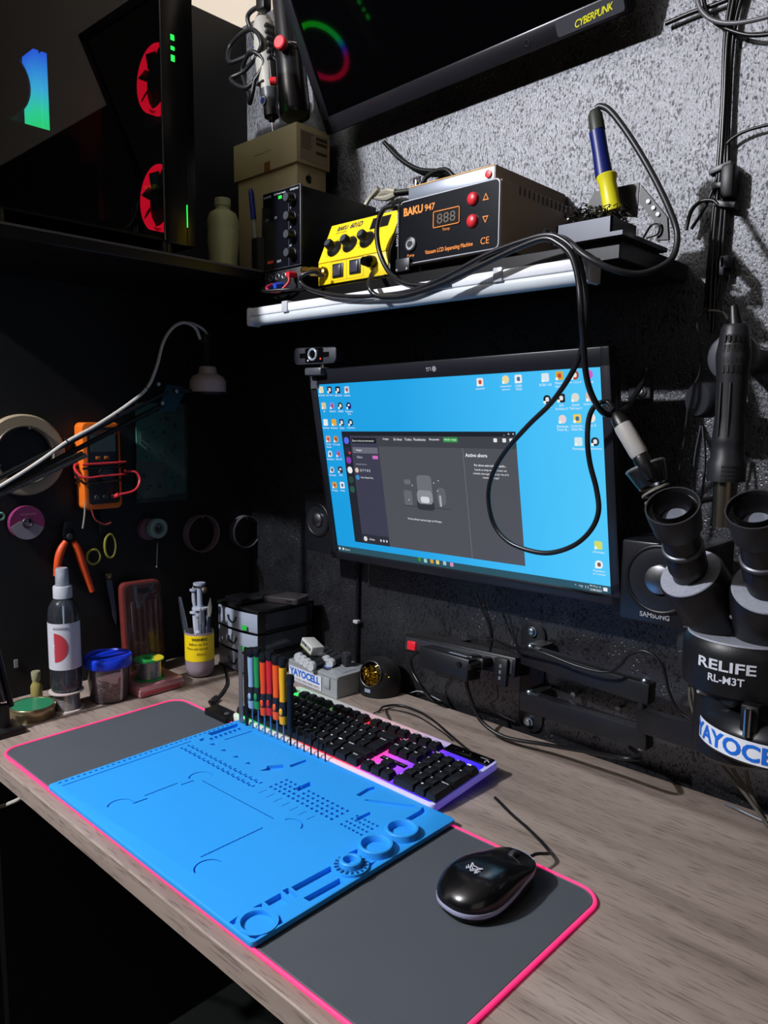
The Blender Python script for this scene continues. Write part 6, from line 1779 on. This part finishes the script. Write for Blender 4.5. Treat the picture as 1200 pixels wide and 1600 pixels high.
# ------------------------------------------------------------------ cup with yellow warning label and its contents
cux, cuy = -.252, .397
cu = T('tool_cup', 'translucent cup with yellow warning label holding syringes and tweezers', 'cup', (cux, cuy, 0))
obj('cup_body', MB().lathe([(0, .0005), (.016, .0005), (.023, .005), (.0270, .018), (.0270, .087), (.0258, .087), (.0258, .019), (.022, .008), (0, .004)], seg=48), M('cup_grey', '9a8a94', .35), cu)
lab = obj('label', MB().lathe([(.0274, .034), (.0274, .0835)], seg=48, caps=False), M('label_yellow', 'efd012', .45), cu, label='yellow warning label')
def wrapc(m, r, th0, ox, oy, oz):
    for v in m.bm.verts:
        a = th0 + v.co.x / r
        rr = r + v.co.z
        v.co = Vector((ox + rr * math.cos(a), oy + rr * math.sin(a), oz + v.co.y))
    return m
for s, z, h, w, xo in (('WARNING', .0765, .0058, .030, .006), ('Before use first', .0675, .0050, .036, .004), ('Please add lubricant', .0590, .0046, .042, .002), ('MOTOR OIL', .0480, .0050, .018, .010)):
    m = text_mesh(s, w=w, h=h, bold=.03 if s == 'WARNING' else 0)
    for v in m.bm.verts:
        v.co.x += xo
    obj('lettering', wrapc(m, .0276, R(-46), 0, 0, z), M('label_print', '3a3410', .5), lab)
def in_cup(name, label, cat, dx, dy, tx, ty):
    return T(name, label, cat, (cux + dx, cuy + dy, .0062), (R(-ty), R(tx), 0))
syr = M('syringe_clear', 'b6bcc8', .3)
def syringe(label, dx, dy, tx, ty, L, r):
    t = in_cup('syringe', label, 'syringe', dx, dy, tx, ty)
    obj('barrel', MB().lathe([(.0015, 0), (.0015, .012), (r, .014), (r, L * .70), (r * 1.9, L * .705), (r * 1.9, L * .725), (r * .8, L * .73)], seg=20), syr, t)
    obj('plunger', MB().lathe([(r * .65, L * .72), (r * .62, L * .97), (r * 1.45, L * .975), (r * 1.45, L), (0, L)], seg=20), M('plunger_pale', '9ea6b6', .35), t)
syringe('widest syringe, tallest in the yellow labelled cup', .000, .004, -1, 0, .172, .0078)
syringe('slimmer tall syringe left of the widest one in the yellow labelled cup', -.010, .003, -4, 0, .158, .0052)
syringe('short thin syringe right of the widest one in the yellow labelled cup', .010, -.006, 2, -3, .116, .0036)
for k, (l, dx, dy, tx, ty, L, col) in enumerate((('steel tweezers leaning out leftmost of the yellow labelled cup', -.008, -.010, -13, -2, .145, '8f949c'), ('second steel tweezers leaning left beside the leftmost pair in the cup', -.004, -.012, -10, -4, .128, '7d828a'))):
    t = in_cup('steel_tweezers', l, 'tweezers', dx, dy, tx, ty)
    for s in (-1, 1):
        obj('arm', MB().tube([(s * .001, 0, L), (s * .0045, 0, L * .7), (s * .004, 0, L * .4), (s * .0006, 0, 0)], .0026, 6, flat=.45), M('tw_' + col, col, .3, .8), t)
for l, dx, dy, tx, ty, L, col, tip in (('small brush with pale tip standing at the left in the yellow labelled cup', -.012, .004, -11, 4, .160, '2a3038', 'c8c0b0'), ('scalpel with bright blade standing at the right in the yellow labelled cup', .012, .004, 8, 0, .150, '23304a', 'd6d2c4'), ('grey pick standing right of the short syringe in the cup', .014, -.008, 5, -2, .132, '6c727c', '9a9ea6'), ('thin clear stick between syringe and pick in the yellow labelled cup', .006, .010, 2, 2, .130, '5e6878', '8890a0')):
    t = in_cup('handled_tool', l, 'hand tool', dx, dy, tx, ty)
    obj('handle', MB().lathe([(.002, 0), (.0028, .01), (.0030, L * .6), (.0022, L * .76)], seg=14), M('ht_' + col, col, .35), t)
    obj('tip', MB().lathe([(.0020, L * .755), (.0038, L * .82), (.0036, L * .9), (.0006, L)], seg=14), M('htt_' + tip, tip, .3, .4), t)
one('hook_screw', MB().cyl((0, 0, 0), (.035, 0, 0), .004).ball((.036, 0, 0), .0075, 12), M('hook_brassy', '6a6150', .4, .6), 'dull metal knob on the left wall above the yellow labelled cup', 'knob', (-0.379,0.4688,0.1385))

# ------------------------------------------------------------------ green solder spool on pink bit box
pk0 = T('bit_box', 'flat pink translucent box lying under the green solder spool', 'box', (-.256, .296, 0))
obj('box_body', MB().box(-.040, .040, -.044, .044, 0.0004, .021, bev=.004), M('pink_box', 'b07a80', .3, trans=0.0), pk0)
obj('lid_line', MB().box(-.0403, .0403, -.0443, .0443, .0125, .0135), M('pink_line', 'd8b4b8', .3), pk0)
obj('side_band', MB().box(-.034, .0407, -.036, .036, .004, .010, bev=.001), M('pink_band', 'a8404c', .4), pk0)
def spool(name, label, loc, r, rc, h, fl, wire, rot=(0, 0, 0)):
    t = T(name, label, 'solder spool', loc, rot)
    obj('flange', MB().lathe([(rc * .42, 0), (r, 0), (r, .0018), (rc * .42, .0018)], seg=44, caps=False).lathe([(rc * .42, 0), (rc * .42, h)], seg=32, caps=False), fl, t)
    tp = obj('flange', MB().lathe([(rc * .42, h - .0018), (r, h - .0018), (r, h), (rc * .42, h)], seg=44, caps=False), fl, t)
    obj('wire', MB().lathe([(rc * .9, .0018)] + [(rc + .0006 * (k % 2), .0020 + (h - .004) * k / 22) for k in range(23)] + [(rc * .9, h - .0018)], seg=44, caps=False), wire, t)
    return t, tp
sw = M('solder_wire', 'a9a5a4', .3, .9)
gs, gt = spool('solder_spool', 'solder spool with green and yellow flange standing on the pink box', (-.2505, .290, .0215), .0265, .0205, .036, M('flange_green', '2f9a4c', .4), sw)
obj('flange_label', MB().lathe([(.0095, .0363), (.0255, .0363)], seg=28, caps=False, arc=2.0), M('flange_yellow', 'dcc62c', .4), gt)
bc = T('bit_case', 'red framed bit case with smoky cover standing upright against the left wall', 'bit case', (-.335, .330, 0.0), (0, R(-5), R(-6)))
obj('case_back', MB().prism(rrect(-.038, .040, 0, .178, .012, 5), -.015, .004, RIGHT, bev=.002), M('case_red', '6a2a26', .4), bc)
obj('cover', MB().prism(rrect(-.035, .037, .006, .175, .011, 5), .004, .014, RIGHT, bev=.003), glass_mat('smoky_plastic', '6a4a4a', .16, .06, 'dccccc'), bc)
obj('hang_slot', MB().prism(rrect(-.012, .012, .158, .166, .003, 3), .0140, .0148, RIGHT), black, bc)
bits = MB()
obj('tray', MB().box(.0045, .0060, -.028, .030, .014, .165), M('case_tray', '2b1d1c', .5), bc)
for k in range(5):
    obj('bit', MB().cyl((.0085, -.020 + k * .011, .02), (.0085, -.020 + k * .011, .060), .0022, seg=10).cyl((.0085, -.020 + k * .011, .06), (.0085, -.020 + k * .011, .140), .0034, seg=12), M('bit_steel', 'a5a2a0', .35, .3), bc)

# ------------------------------------------------------------------ tub with blue lid
tub = T('plastic_tub', 'clear tub with bright blue lid holding short yellow pieces', 'tub', (-.258, .217, 0))
obj('tub_body', MB().lathe([(0, .0006), (.029, .0006), (.031, .003), (.0365, .066), (.0380, .067), (.0355, .067), (.030, .0035), (0, .002)], seg=44), glass_mat('tub_clear', 'c8bcc4', .12, .06, 'f2ecf0'), tub)
obj('lid', MB().lathe([(.0395, .062), (.0400, .063), (.0405, .076), (.0390, .079), (.0350, .0795), (.0335, .0775), (0, .0775)], seg=48), M('lid_blue', '1a3fd8', .35), tub)
pcs = MB()
random.seed(9)
for k in range(70):
    a_, r_ = random.uniform(0, 2 * PI), .024 * math.sqrt(random.random())
    p = Vector((r_ * math.cos(a_), r_ * math.sin(a_), random.uniform(.004, .026)))
    d = Vector((random.uniform(-1, 1), random.uniform(-1, 1), random.uniform(-.5, .5))).normalized() * .0055
    pcs.cyl(p - d, p + d, .0012, seg=6)
tp_ = one('yellow_pieces', pcs, M('piece_tan', 'f0d0a4', .5), 'heap of short tan pieces inside the blue lidded tub', 'pieces', (-.258, .217, .0012), kind='stuff')

# ------------------------------------------------------------------ spray bottle on a silver spool
spool('wire_spool', 'silver wire spool with white flanges under the spray bottle', (-.266, .146, 0), .0275, .0205, .033, M('flange_white', 'c9bdb8', .4), sw)
sbx, sby, sbz = -.2675, .1475, .0332
sb = T('spray_bottle', 'clear spray bottle with white pump and red round label on the wire spool', 'bottle', (sbx, sby, sbz))
ob_ = MB().lathe([(0, .0003), (.022, .0003), (.0245, .003), (.0250, .010), (.0250, .128), (.0230, .142), (.0170, .153), (.0120, .157), (.0115, .160)], seg=48)
obj('bottle_body', ob_, glass_mat('bottle_clear', 'b8c0cc', .05, .04, 'eaf0f6'), sb)
obj('dip_tube', MB().cyl((0, 0, .004), (.001, 0, .165), .0018, seg=10), M('tube_pale', 'a8b2be', .3), sb)
lm = MB()
nL = 32
lm.loft([[(.0256 * math.cos(R(-150 + 200 * i / nL)), .0256 * math.sin(R(-150 + 200 * i / nL)), z) for i in range(nL + 1)] for z in (.040, .118)], caps=False, closed=False)
la = obj('label', lm, M('label_white', 'c9c8d0', .4), sb)
dd = MB()
dd.loft([[(.0225 * math.cos(R(a_)) * u_ / 6, .0245 * math.sin(R(a_)), 0) for u_ in range(7)] for a_ in range(-88, 89, 8)], caps=False, closed=False)
def wrs(m, r, th0, oz):
    for v in m.bm.verts:
        a = th0 + v.co.x / r
        rr = r + v.co.z
        v.co = Vector((rr * math.cos(a), rr * math.sin(a), oz + v.co.y))
    return m
obj('label_disc', wrs(dd, .0259, R(-62), .078), M('label_red', 'b23a44', .45), la, label='half round red print')
obj('label_print', wrs(text_mesh('2', h=.009), .0262, R(-64), .080), white, la)
lb2 = MB()
for k in range(9):
    lb2.box(.001 + k * .0028, .0022 + k * .0028, .034, .038, 0, .0002)
obj('label_print', wrs(lb2, .0259, R(-66), .074), M('label_grey_print', '7d7c84', .5), la)
obj('pump_collar', MB().lathe([(.0125, .156), (.0150, .157), (.0150, .1755), (.0140, .177), (.0085, .177)], seg=36), M('pump_white', 'b6b8be', .4), sb)
obj('pump_cap', MB().lathe([(.0105, .177), (.0110, .178), (.0100, .204), (.0090, .2065), (0, .207)], seg=36), glass_mat('pump_clear', 'c4c8d0', .6, .1), sb)
obj('nozzle', MB().lathe([(.006, .176), (.006, .196), (0, .197)], seg=20), white, sb)
obj('liquid', MB().lathe([(0, .0015), (.0235, .0015), (.0243, .010), (.0243, .048), (0, .048)], seg=40), glass_mat('liquid_pale', 'a8a4b4', .06, .05, 'e4e2ee'), sb)

# ------------------------------------------------------------------ tin, vial
tn = T('flux_tin', 'round golden tin with green glass lid at the left desk end', 'tin', (-.272, .092, 0))
obj('tin_body', MB().lathe([(0, .0003), (.0335, .0003), (.0345, .0015), (.0345, .011), (.0352, .012), (.0352, .020), (.0340, .0215), (.0320, .0215), (.0315, .0195), (0, .0195)], seg=56), M('tin_gold', '9d8f6e', .3, .8), tn)
obj('tin_lid', MB().lathe([(0, .0200), (.0316, .0200), (.0316, .0206), (0, .0206)], seg=48), M('tin_green', '2c7a56', .15), tn, label='green top')
vl = T('vial', 'little vial of yellow liquid with clear stopper behind the golden tin', 'vial', (-.333, .124, 0))
obj('vial_body', MB().lathe([(0, .0004), (.0085, .0004), (.0095, .002), (.0095, .029), (.0070, .033), (.0060, .035), (.0060, .039)], seg=28), M('vial_amber', '8c834c', .2, trans=0.0), vl)
obj('stopper', MB().lathe([(.0055, .036), (.0070, .040), (.0078, .052), (.0070, .054), (0, .054)], seg=24), M('stopper_pale', '8f8c70', .25), vl)

# ------------------------------------------------------------------ desk lamp with spring arm
lx = -.22
lp = T('desk_lamp', 'black spring-arm lamp clamped at the left desk end with bare white socket', 'lamp', (-.235, .035, 0))
OL = (.235, -.035, 0)
el = Vector((-0.22,-0.0216,0.3503))
ja = Vector((-0.22,0.3232,0.5312))
jb = Vector((-0.22,0.3151,0.5092))
ka = el + Vector((0, .004, .018))
armk = M('lamp_arm_black', '131315', .35, .3)
obj('clamp', MB().box(-.262, -.212, .012, .058, .0003, .010, bev=.002).box(-.255, -.225, -.032, -.018, -.055, .010).box(-.255, -.225, -.020, .040, -.060, -.052), black, lp, OL)
obj('clamp_screw', MB().cyl((-.240, .012, -.052), (-.240, .012, -.028), .004).lathe([(.010, 0), (.010, .010), (0, .011)], (-.240, .012, -.075), (0, 0, 1), 20), M('screw_brown', '4a3030', .4, .5), lp, OL)
obj('post', MB().cyl((-.236, .035, .008), (-.236, .035, .045), .008), black, lp, OL)
obj('lower_arm', MB().cyl((-.236, .028, .040), el + Vector((-.012, -.006, 0)), .0045).cyl((-.236, .046, .040), el + Vector((-.012, .012, .004)), .0045), armk, lp, OL)
b0, b1 = Vector((-.236, .036, .050)), el + Vector((-.012, .004, -.012))
def coil_rod(p, q, r, n):
    L_ = (q - p).length
    return MB().lathe([(0, 0)] + [(r if k % 2 else r * .55, L_ * k / (2 * n)) for k in range(2 * n + 1)] + [(0, L_)], p, q - p, 10)
obj('spring', coil_rod(b0, b0 + (b1 - b0) * .5, .0050, 60), steel, lp, OL)
obj('upper_arm', MB().cyl(ka, ja, .0040).cyl(el, jb, .0040), armk, lp, OL)
s0_, s1_ = el + Vector((.006, 0, -.004)), Vector((-0.212,0.1704,0.4264))
obj('spring', coil_rod(s0_, s1_, .0042, 90), steel, lp, OL)
obj('spring', coil_rod(s0_ + Vector((-.012, 0, .003)), s1_ + Vector((-.012, 0, .003)), .0042, 90), steel, lp, OL)
obj('joint_plate', MB().prism([(jb.y - .012, jb.z - .012), (jb.y + .020, jb.z - .012), (ja.y + .030, ja.z - .004), (ja.y + .030, ja.z + .010), (ja.y - .004, ja.z + .012)], lx - .003, lx + .003, YZX), armk, lp, OL)
for p in ([(-0.216,0.3028,0.5434),(-0.216,0.337,0.5327),(-0.216,0.3091,0.5112)]):
    obj('joint_bolt', MB().lathe([(.0035, 0), (.0035, .003), (0, .004)], p, (1, 0, 0), 14), steel, lp, OL)
hd_ = Vector((-0.22,0.4008,0.5338))
obj('head_bracket', MB().box(lx - .004, lx + .004, ja.y + .018, hd_.y, ja.z - .001, ja.z + .006).box(lx - .006, lx + .006, hd_.y - .006, hd_.y + .004, hd_.z - .002, hd_.z + .09).tube([(lx, hd_.y, hd_.z + .085), (lx, hd_.y, hd_.z + .10)], .012, 12), M('lamp_neck_black', '0a0a0b', .6), lp, OL)
zc = hd_.z
obj('lamp_socket', MB().lathe([(.0315, .0), (.0320, .004), (.0320, .022), (.0270, .031), (.0165, .036), (.0150, .047), (.0120, .049), (0, .049)], (hd_.x + .006, hd_.y, zc - .004), (0, 0, 1), 40), M('socket_white', 'b3a29c', .45), lp, OL, label='white bulb socket')
obj('socket_ring', MB().lathe([(.0330, 0), (.0330, .005), (.0322, .005), (.0322, 0)], (hd_.x + .006, hd_.y, zc - .006), (0, 0, 1), 40), black, lp, OL)
obj('power_cord', MB().tube([(-0.213,-0.0237,0.3511),(-0.213,0.0428,0.3865),(-0.213,0.0953,0.4177),(-0.213,0.1409,0.4481),(-0.213,0.1886,0.4729),(-0.213,0.2449,0.5076),(-0.213,0.2805,0.536),(-0.213,0.2995,0.573),(-0.213,0.3128,0.6134),(-0.213,0.3319,0.6396),(-0.213,0.3547,0.6504),(-0.213,0.3763,0.6437),(-0.216,0.3883,0.6251)], .0028, 8), M('cord_white', 'c8c2b8', .45), lp, OL, label='white power cord along the arm')
obj('power_cord', MB().tube([(-0.216,0.3528,0.6504),(-0.216,0.3745,0.6504),(-0.216,0.3953,0.6424),(-0.216,0.4083,0.6268)], .0024, 8), M('cord_white', 'c8c2b8', .45), lp, OL)
for p in ([(-0.2165,0.1404,0.448),(-0.2165,0.2237,0.4906),(-0.2165,0.2801,0.5339)]):
    obj('cord_tie', MB().torus(p, (0, 1, .55), .0055, .0012, 16, 6), black, lp, OL)

# ------------------------------------------------------------------ things hanging on the left wall
lr = T('ring_lamp', 'flat beige ring light hanging on the left wall behind the lamp arm', 'ring light', (-0.366,0.1375,0.4216))
obj('ring', MB().lathe([(.0480, 0), (.0680, 0), (.0690, .002), (.0690, .010), (.0660, .013), (.0500, .013), (.0470, .010), (.0470, .002)], (-.012, 0, 0), (1, 0, 0), 64, caps=False), M('ring_beige', '9a8b72', .45), lr)
obj('inner_trim', MB().torus((.002, 0, 0), (1, 0, 0), .0490, .0018, 56, 6), M('ring_trim', '6b6256', .35, .5), lr)
for a in (80, 200, -40):
    obj('screw', MB().ball((.001, .0465 * math.cos(R(a)), .0465 * math.sin(R(a))), .003, 8), steel, lr)
mm = T('multimeter', 'orange framed multimeter with wound leads hanging on the left wall', 'multimeter', (-0.352,0.2638,0.3991))
cM = Vector((-0.352,0.2638,0.3991))
W2, H2 = .036, .078
om = M('meter_orange', 'dd6a1a', .4)
obj('holster', MB().prism(rrect(-W2, W2, -H2, H2, .010, 5), -.026, .006, RIGHT, bev=.003), om, mm)
fc = obj('face', MB().prism(rrect(-W2 + .008, W2 - .006, -H2 + .010, H2 - .008, .006, 4), .0055, .0085, RIGHT, bev=.001), M('meter_black', '121114', .4), mm)
obj('display', MB().box(.0083, .0092, -.022, .024, .026, .056), M('meter_lcd', '3c4a48', .2), mm)
obj('display_frame', MB().box(.0083, .0088, -.025, .027, .057, .064), M('meter_frame', '5a3424', .4), mm)
for k in range(2):
    obj('key_button', MB().box(.0083, .0098, -.014 + k * .016, -.005 + k * .016, .012, .018, bev=.001), M('meter_key', 'b46a2c', .4), mm)
obj('dial', MB().lathe([(.014, 0), (.013, .006), (.003, .0065), (0, .0065)], (.0085, .004, -.016), (1, 0, 0), 32), M('meter_dial', '232226', .4), mm)
for k, y in enumerate((-.014, .002, .018)):
    obj('jack', MB().lathe([(.0048, 0), (.0042, .002), (.002, .002)], (.0083, y, -.056), (1, 0, 0), 20), M('jack_dark', '3a3a3c', .4), mm)
def winding(zs, col, nm):
    pts = []
    for k, z in enumerate(zs):
        pts += [(.0125, -W2 - .004, z), (.0135, 0, z + .001), (.0125, W2 + .003, z + .002), (-.010, W2 + .008, z + .002), (-.012, W2 * .0, z), (-.010, -W2 - .008, z - .001)]
    return MB().tube(pts, .0022, 6, 4)
cords = [('test_lead_winding', winding((.004, -.018), 'c8303a', 'r'), M('lead_bright_red', 'c8303a', .4)), ('test_lead_winding', winding((-.003, -.028), '101012', 'b'), rubber)]
for n_, m_, mt_ in cords:
    obj(n_, m_, mt_, mm)
obj('red_plug', MB().cyl((.010, .018, -.056), (.022, .022, -.052), .0042).tube([(.022, .022, -.052), (.024, .050, -.046), (.020, .064, -.030), (.016, .060, -.014), (.010, .040, -.010)], .0022, 8), M('lead_bright_red', 'c8303a', .4), mm, label='red test lead plug')
obj('loose_lead', MB().tube([(.006, -.024, -.076), (.007, -.018, -.095), (.008, -.002, -.106), (.006, .012, -.104)], .0018, 6), M('lead_dull_red', '7a3028', .4), mm)
obj('loose_lead', MB().tube([(.004, -.034, -.060), (.004, -.036, -.085), (.003, -.040, -.110)], .0016, 6), M('wire_pale2', '8a8478', .4), mm)

pq = [Vector(p) for p in [(-0.376,0.3421,0.5158),(-0.376,0.4533,0.5487),(-0.376,0.4474,0.3201),(-0.376,0.3397,0.3241)]]
bg_ = T('board_pouch', 'clear pouch of green circuit boards hanging on the left wall', 'pouch', pq[3])
y0, y1, z0, z1 = pq[0].y, pq[1].y, pq[3].z, pq[0].z
OB = -pq[3]
pcb = M('board_green', '74b8a8', .4, noise=.25, nscale=90)  # board and sheet colours lightened to carry the reflected screen light
obj('circuit_board', MB().box(-.3745, -.3725, y0 + .004, y0 + .064, z0 + .075, z1 - .002), pcb, bg_, OB)
obj('circuit_board', MB().box(-.3725, -.3712, y0 + .062, y1 - .004, z0 + .012, z1 - .002), M('board_dim', '6f9a94', .4, noise=.25, nscale=90), bg_, OB)
chips = MB()
random.seed(4)
for k in range(26):
    yy, zz = y0 + .008 + random.random() * (y1 - y0 - .03), z0 + .012 + random.random() * (z1 - z0 - .03)
    a_ = random.uniform(.003, .008)
    chips.box(-.3722, -.3706, yy, yy + a_, zz, zz + a_)
obj('chips', chips, M('chip_dark', '4a5f5c', .35), bg_, OB)
ch2 = MB()
for k in range(20):
    yy, zz = y0 + .01 + random.random() * .05, z0 + .085 + random.random() * (z1 - z0 - .10)
    ch2.box(-.3726, -.3712, yy, yy + random.uniform(.002, .007), zz, zz + random.uniform(.001, .004))
obj('contacts', ch2, M('contact_pale', 'a8b8a8', .3, .6), bg_, OB)
obj('grey_sheet', MB().box(-.3742, -.3722, y0 + .002, y0 + .066, z0 + .008, z0 + .078), M('sheet_grey', '9a9894', .35, noise=.2, nscale=40), bg_, OB)
obj('pouch_film', MB().box(-.3700, -.3696, y0, y1, z0, z1), glass_mat('pouch_film', '7f8a86', .12, .06, 'e6f0ec'), bg_, OB)
obj('tail_loop', MB().torus((-.371, y0 + .004, z0 + .008), (1, 0, 0), .007, .0012, 20, 6), M('tail_dark', '2a2a2c', .4), bg_, OB)

def wall_peg(par, loc=(0, 0, 0), L=.022):
    obj('peg', MB().cyl((loc[0] - .0, loc[1], loc[2]), (loc[0] - L, loc[1], loc[2]), .0025, seg=10), steel, par)
ds_ = T('tape_spool', 'magenta and white disc shaped spool hanging on the left wall', 'spool', (-0.365,0.1349,0.3058))
obj('disc', MB().lathe([(.007, 0), (.029, 0), (.0295, .002), (.0295, .009), (.029, .011), (.007, .011)], (-.011, 0, 0), (1, 0, 0), 48, caps=False), M('spool_magenta', '7a2a58', .4), ds_)
obj('label', MB().prism([(.0285 * math.cos(R(a)), .0285 * math.sin(R(a))) for a in range(190, 341, 10)] + [(.010, -.001), (-.012, .004)], .0002, .0008, RIGHT), M('spool_pale', '8f8a94', .4), ds_)
obj('hub', MB().torus((.0008, 0, 0), (1, 0, 0), .0075, .0018, 28, 6), M('hub_dark', '3c2232', .4), ds_)
obj('lettering', text_mesh('SOLDER WICK', w=.026, h=.003).move(TR(.0004, .002, .015) @ RIGHT), M('spool_print', 'b890a8', .5), ds_)
wall_peg(ds_, (0, 0, .004))
sr = T('wick_spool', 'rearmost of two overlapping white-hubbed spools on the left wall, pinkish rim', 'spool', (-0.368,0.3659,0.2716))
sf = T('wick_spool', 'nearer pale green spool overlapping the pinkish one on the left wall', 'spool', (-0.352,0.3759,0.2736))
for t, col, r in ((sr, '6e4a56', .021), (sf, '7d968f', .019)):
    obj('flange', MB().lathe([(.007, 0), (r, 0), (r, .002), (.012, .0025), (.012, .009), (r, .0095), (r, .0115), (.007, .0115)], (-.0115, 0, 0), (1, 0, 0), 40, caps=False), M('wick_' + col, col, .4), t)
    obj('hub', MB().torus((0, 0, 0), (1, 0, 0), .0085, .0025, 28, 6), M('wick_hub', '4b5a58', .4), t)
    wall_peg(t, (0, 0, .004), .026 if t is sf else .01)
one('hanging_wire', MB().tube([(0, 0, .0), (-.001, -.001, -.025), (0, -.003, -.045)], .0006, 5).ball((0, -.003, -.047), .0022, 8), M('wire_thin', '8a908c', .3, .6), 'thin wire with bright bead hanging below the pale green spool', 'wire', (-0.35,0.3712,0.2467))
for k, (p, r, l) in enumerate((((-0.362,0.4833,0.2514), .0385, 'brighter thin tape ring hanging on the left wall, nearer the spools'), ((-0.362,0.5927,0.2442), .0350, 'dimmer thin tape ring hanging in the corner of the left wall'))):
    t = T('tape_ring', l, 'tape ring', p)
    obj('ring', MB().lathe([(r, 0), (r, .018), (r - .0022, .018), (r - .0022, 0), (r, 0)], (-.016, 0, 0), (1, 0, 0), 56, caps=False), M('tape_ring_%d' % k, ('6e6068', '58505a')[k], .45), t)
    wall_peg(t, (0, 0, r - .005), .017)
pv = Vector((-0.366,0.2052,0.275))
pi2 = T('pliers', 'cutting pliers with orange handles hanging open on the left wall', 'pliers', pv)
obj('jaws', MB().prism([(-.008, -.006), (.009, -.006), (.010, .006), (.004, .026), (-.004, .026), (-.010, .006)], -.006, .004, RIGHT, bev=.001), M('pliers_steel', '1c1c1e', .35, .7), pi2)
obj('pivot', MB().lathe([(.0055, 0), (.005, .002), (0, .0025)], (.004, 0, 0), (1, 0, 0), 20), M('pivot_steel', '5e5e60', .35, .8), pi2)
h1_ = [Vector(p) - pv for p in [(-0.366,0.2002,0.2663),(-0.366,0.1916,0.2535),(-0.366,0.1851,0.2348),(-0.366,0.1805,0.2066)]]
h2_ = [Vector(p) - pv for p in [(-0.366,0.2141,0.2648),(-0.366,0.2216,0.2476),(-0.366,0.2299,0.2172),(-0.366,0.2449,0.1685)]]
om2 = M('handle_orange', 'd24a1c', .45)
for h in (h1_, h2_):
    n_ = (len(h) - 1) * 6 + 1
    obj('handle', MB().sweep(smooth(h, 6), [.0052 + .0022 * math.sin(PI * k / (n_ - 1)) for k in range(n_)], 10), om2, pi2)
obj('peg', MB().cyl((-.004, 0, .008), (-.014, 0, .008), .003, seg=10), steel, pi2)
sv = Vector((-0.366,0.2686,0.2755))
sc_ = T('scissors', 'scissors with yellow edged finger loops hanging beside the pliers', 'scissors', sv)
ylw = M('scissor_yellow', '8a8430', .45)
for cen, ry, rz in (((-0.366,0.2498,0.2323), .0125, .0135), ((-0.366,0.2827,0.2488), .0105, .0220)):
    c_ = Vector(cen) - sv
    pts = [c_ + Vector((0, ry * math.cos(2 * PI * k / 28), rz * math.sin(2 * PI * k / 28))) for k in range(28)]
    obj('finger_loop', MB().sweep(pts, .0024, 8, closed=True), ylw, sc_)
    obj('loop_lining', MB().sweep([c_ + Vector((0, (ry - .0022) * math.cos(2 * PI * k / 28), (rz - .0022) * math.sin(2 * PI * k / 28))) for k in range(28)], .0016, 6, closed=True), black, sc_)
obj('blade', MB().box(-.0015, .0015, -.004, .004, -.002, .055), M('scissor_steel', '2a2b2e', .35, .8), sc_)
obj('peg', MB().cyl((-.001, 0, .045), (-.014, 0, .045), .0025, seg=10), steel, sc_)
kv = Vector((-0.368,0.2789,0.1859))
kn_ = T('knife', 'pale blue bladed knife hanging on the left wall behind the bit case', 'knife', kv)
k2 = Vector((-0.368,0.2884,0.0969)) - kv
obj('blade', MB().prism([(-.0060, 0), (.0060, -.002), (k2.y + .003, k2.z * .75), (k2.y + .002, k2.z), (k2.y - .004, k2.z * .8)], -.001, .001, RIGHT), M('blade_blue', '46596f', .35, .5), kn_)
obj('hang_eye', MB().torus((0, 0, .006), (1, 0, 0), .0045, .002, 20, 6), M('eye_brass', '6e6438', .4, .6), kn_)
obj('peg', MB().cyl((.002, 0, .006), (-.012, 0, .006), .0025, seg=10), steel, kn_)
wt = one('wall_tag', MB().box(-.001, .001, -.003, .003, -.007, .007), M('tag_white', '8f9094', .5), 'small pale tag stuck on the left wall above the vial', 'tag', (-0.379,0.1096,0.0599))
cl2 = one('green_ring', MB().torus((0, 0, 0), (1, 0, 0), .0055, .0022, 20, 6), M('ring_mint', '6a9a84', .4), 'tiny mint ring hanging on the left wall at the edge, left of the magenta spool', 'ring', (-0.3765,0.096,0.3192))

# ------------------------------------------------------------------ under the desk
cable('white_cable', [(-0.1756,0.05,-0.0739),(-0.1434,0.03,-0.0621),(-0.1789,0.03,-0.086),(-0.2209,0.03,-0.1087),(-0.2538,0.03,-0.1251),(-0.3175,0.03,-0.1554)], .0035, M('cord_white', 'c8c2b8', .45), 'white cable hanging under the left end of the desk front')
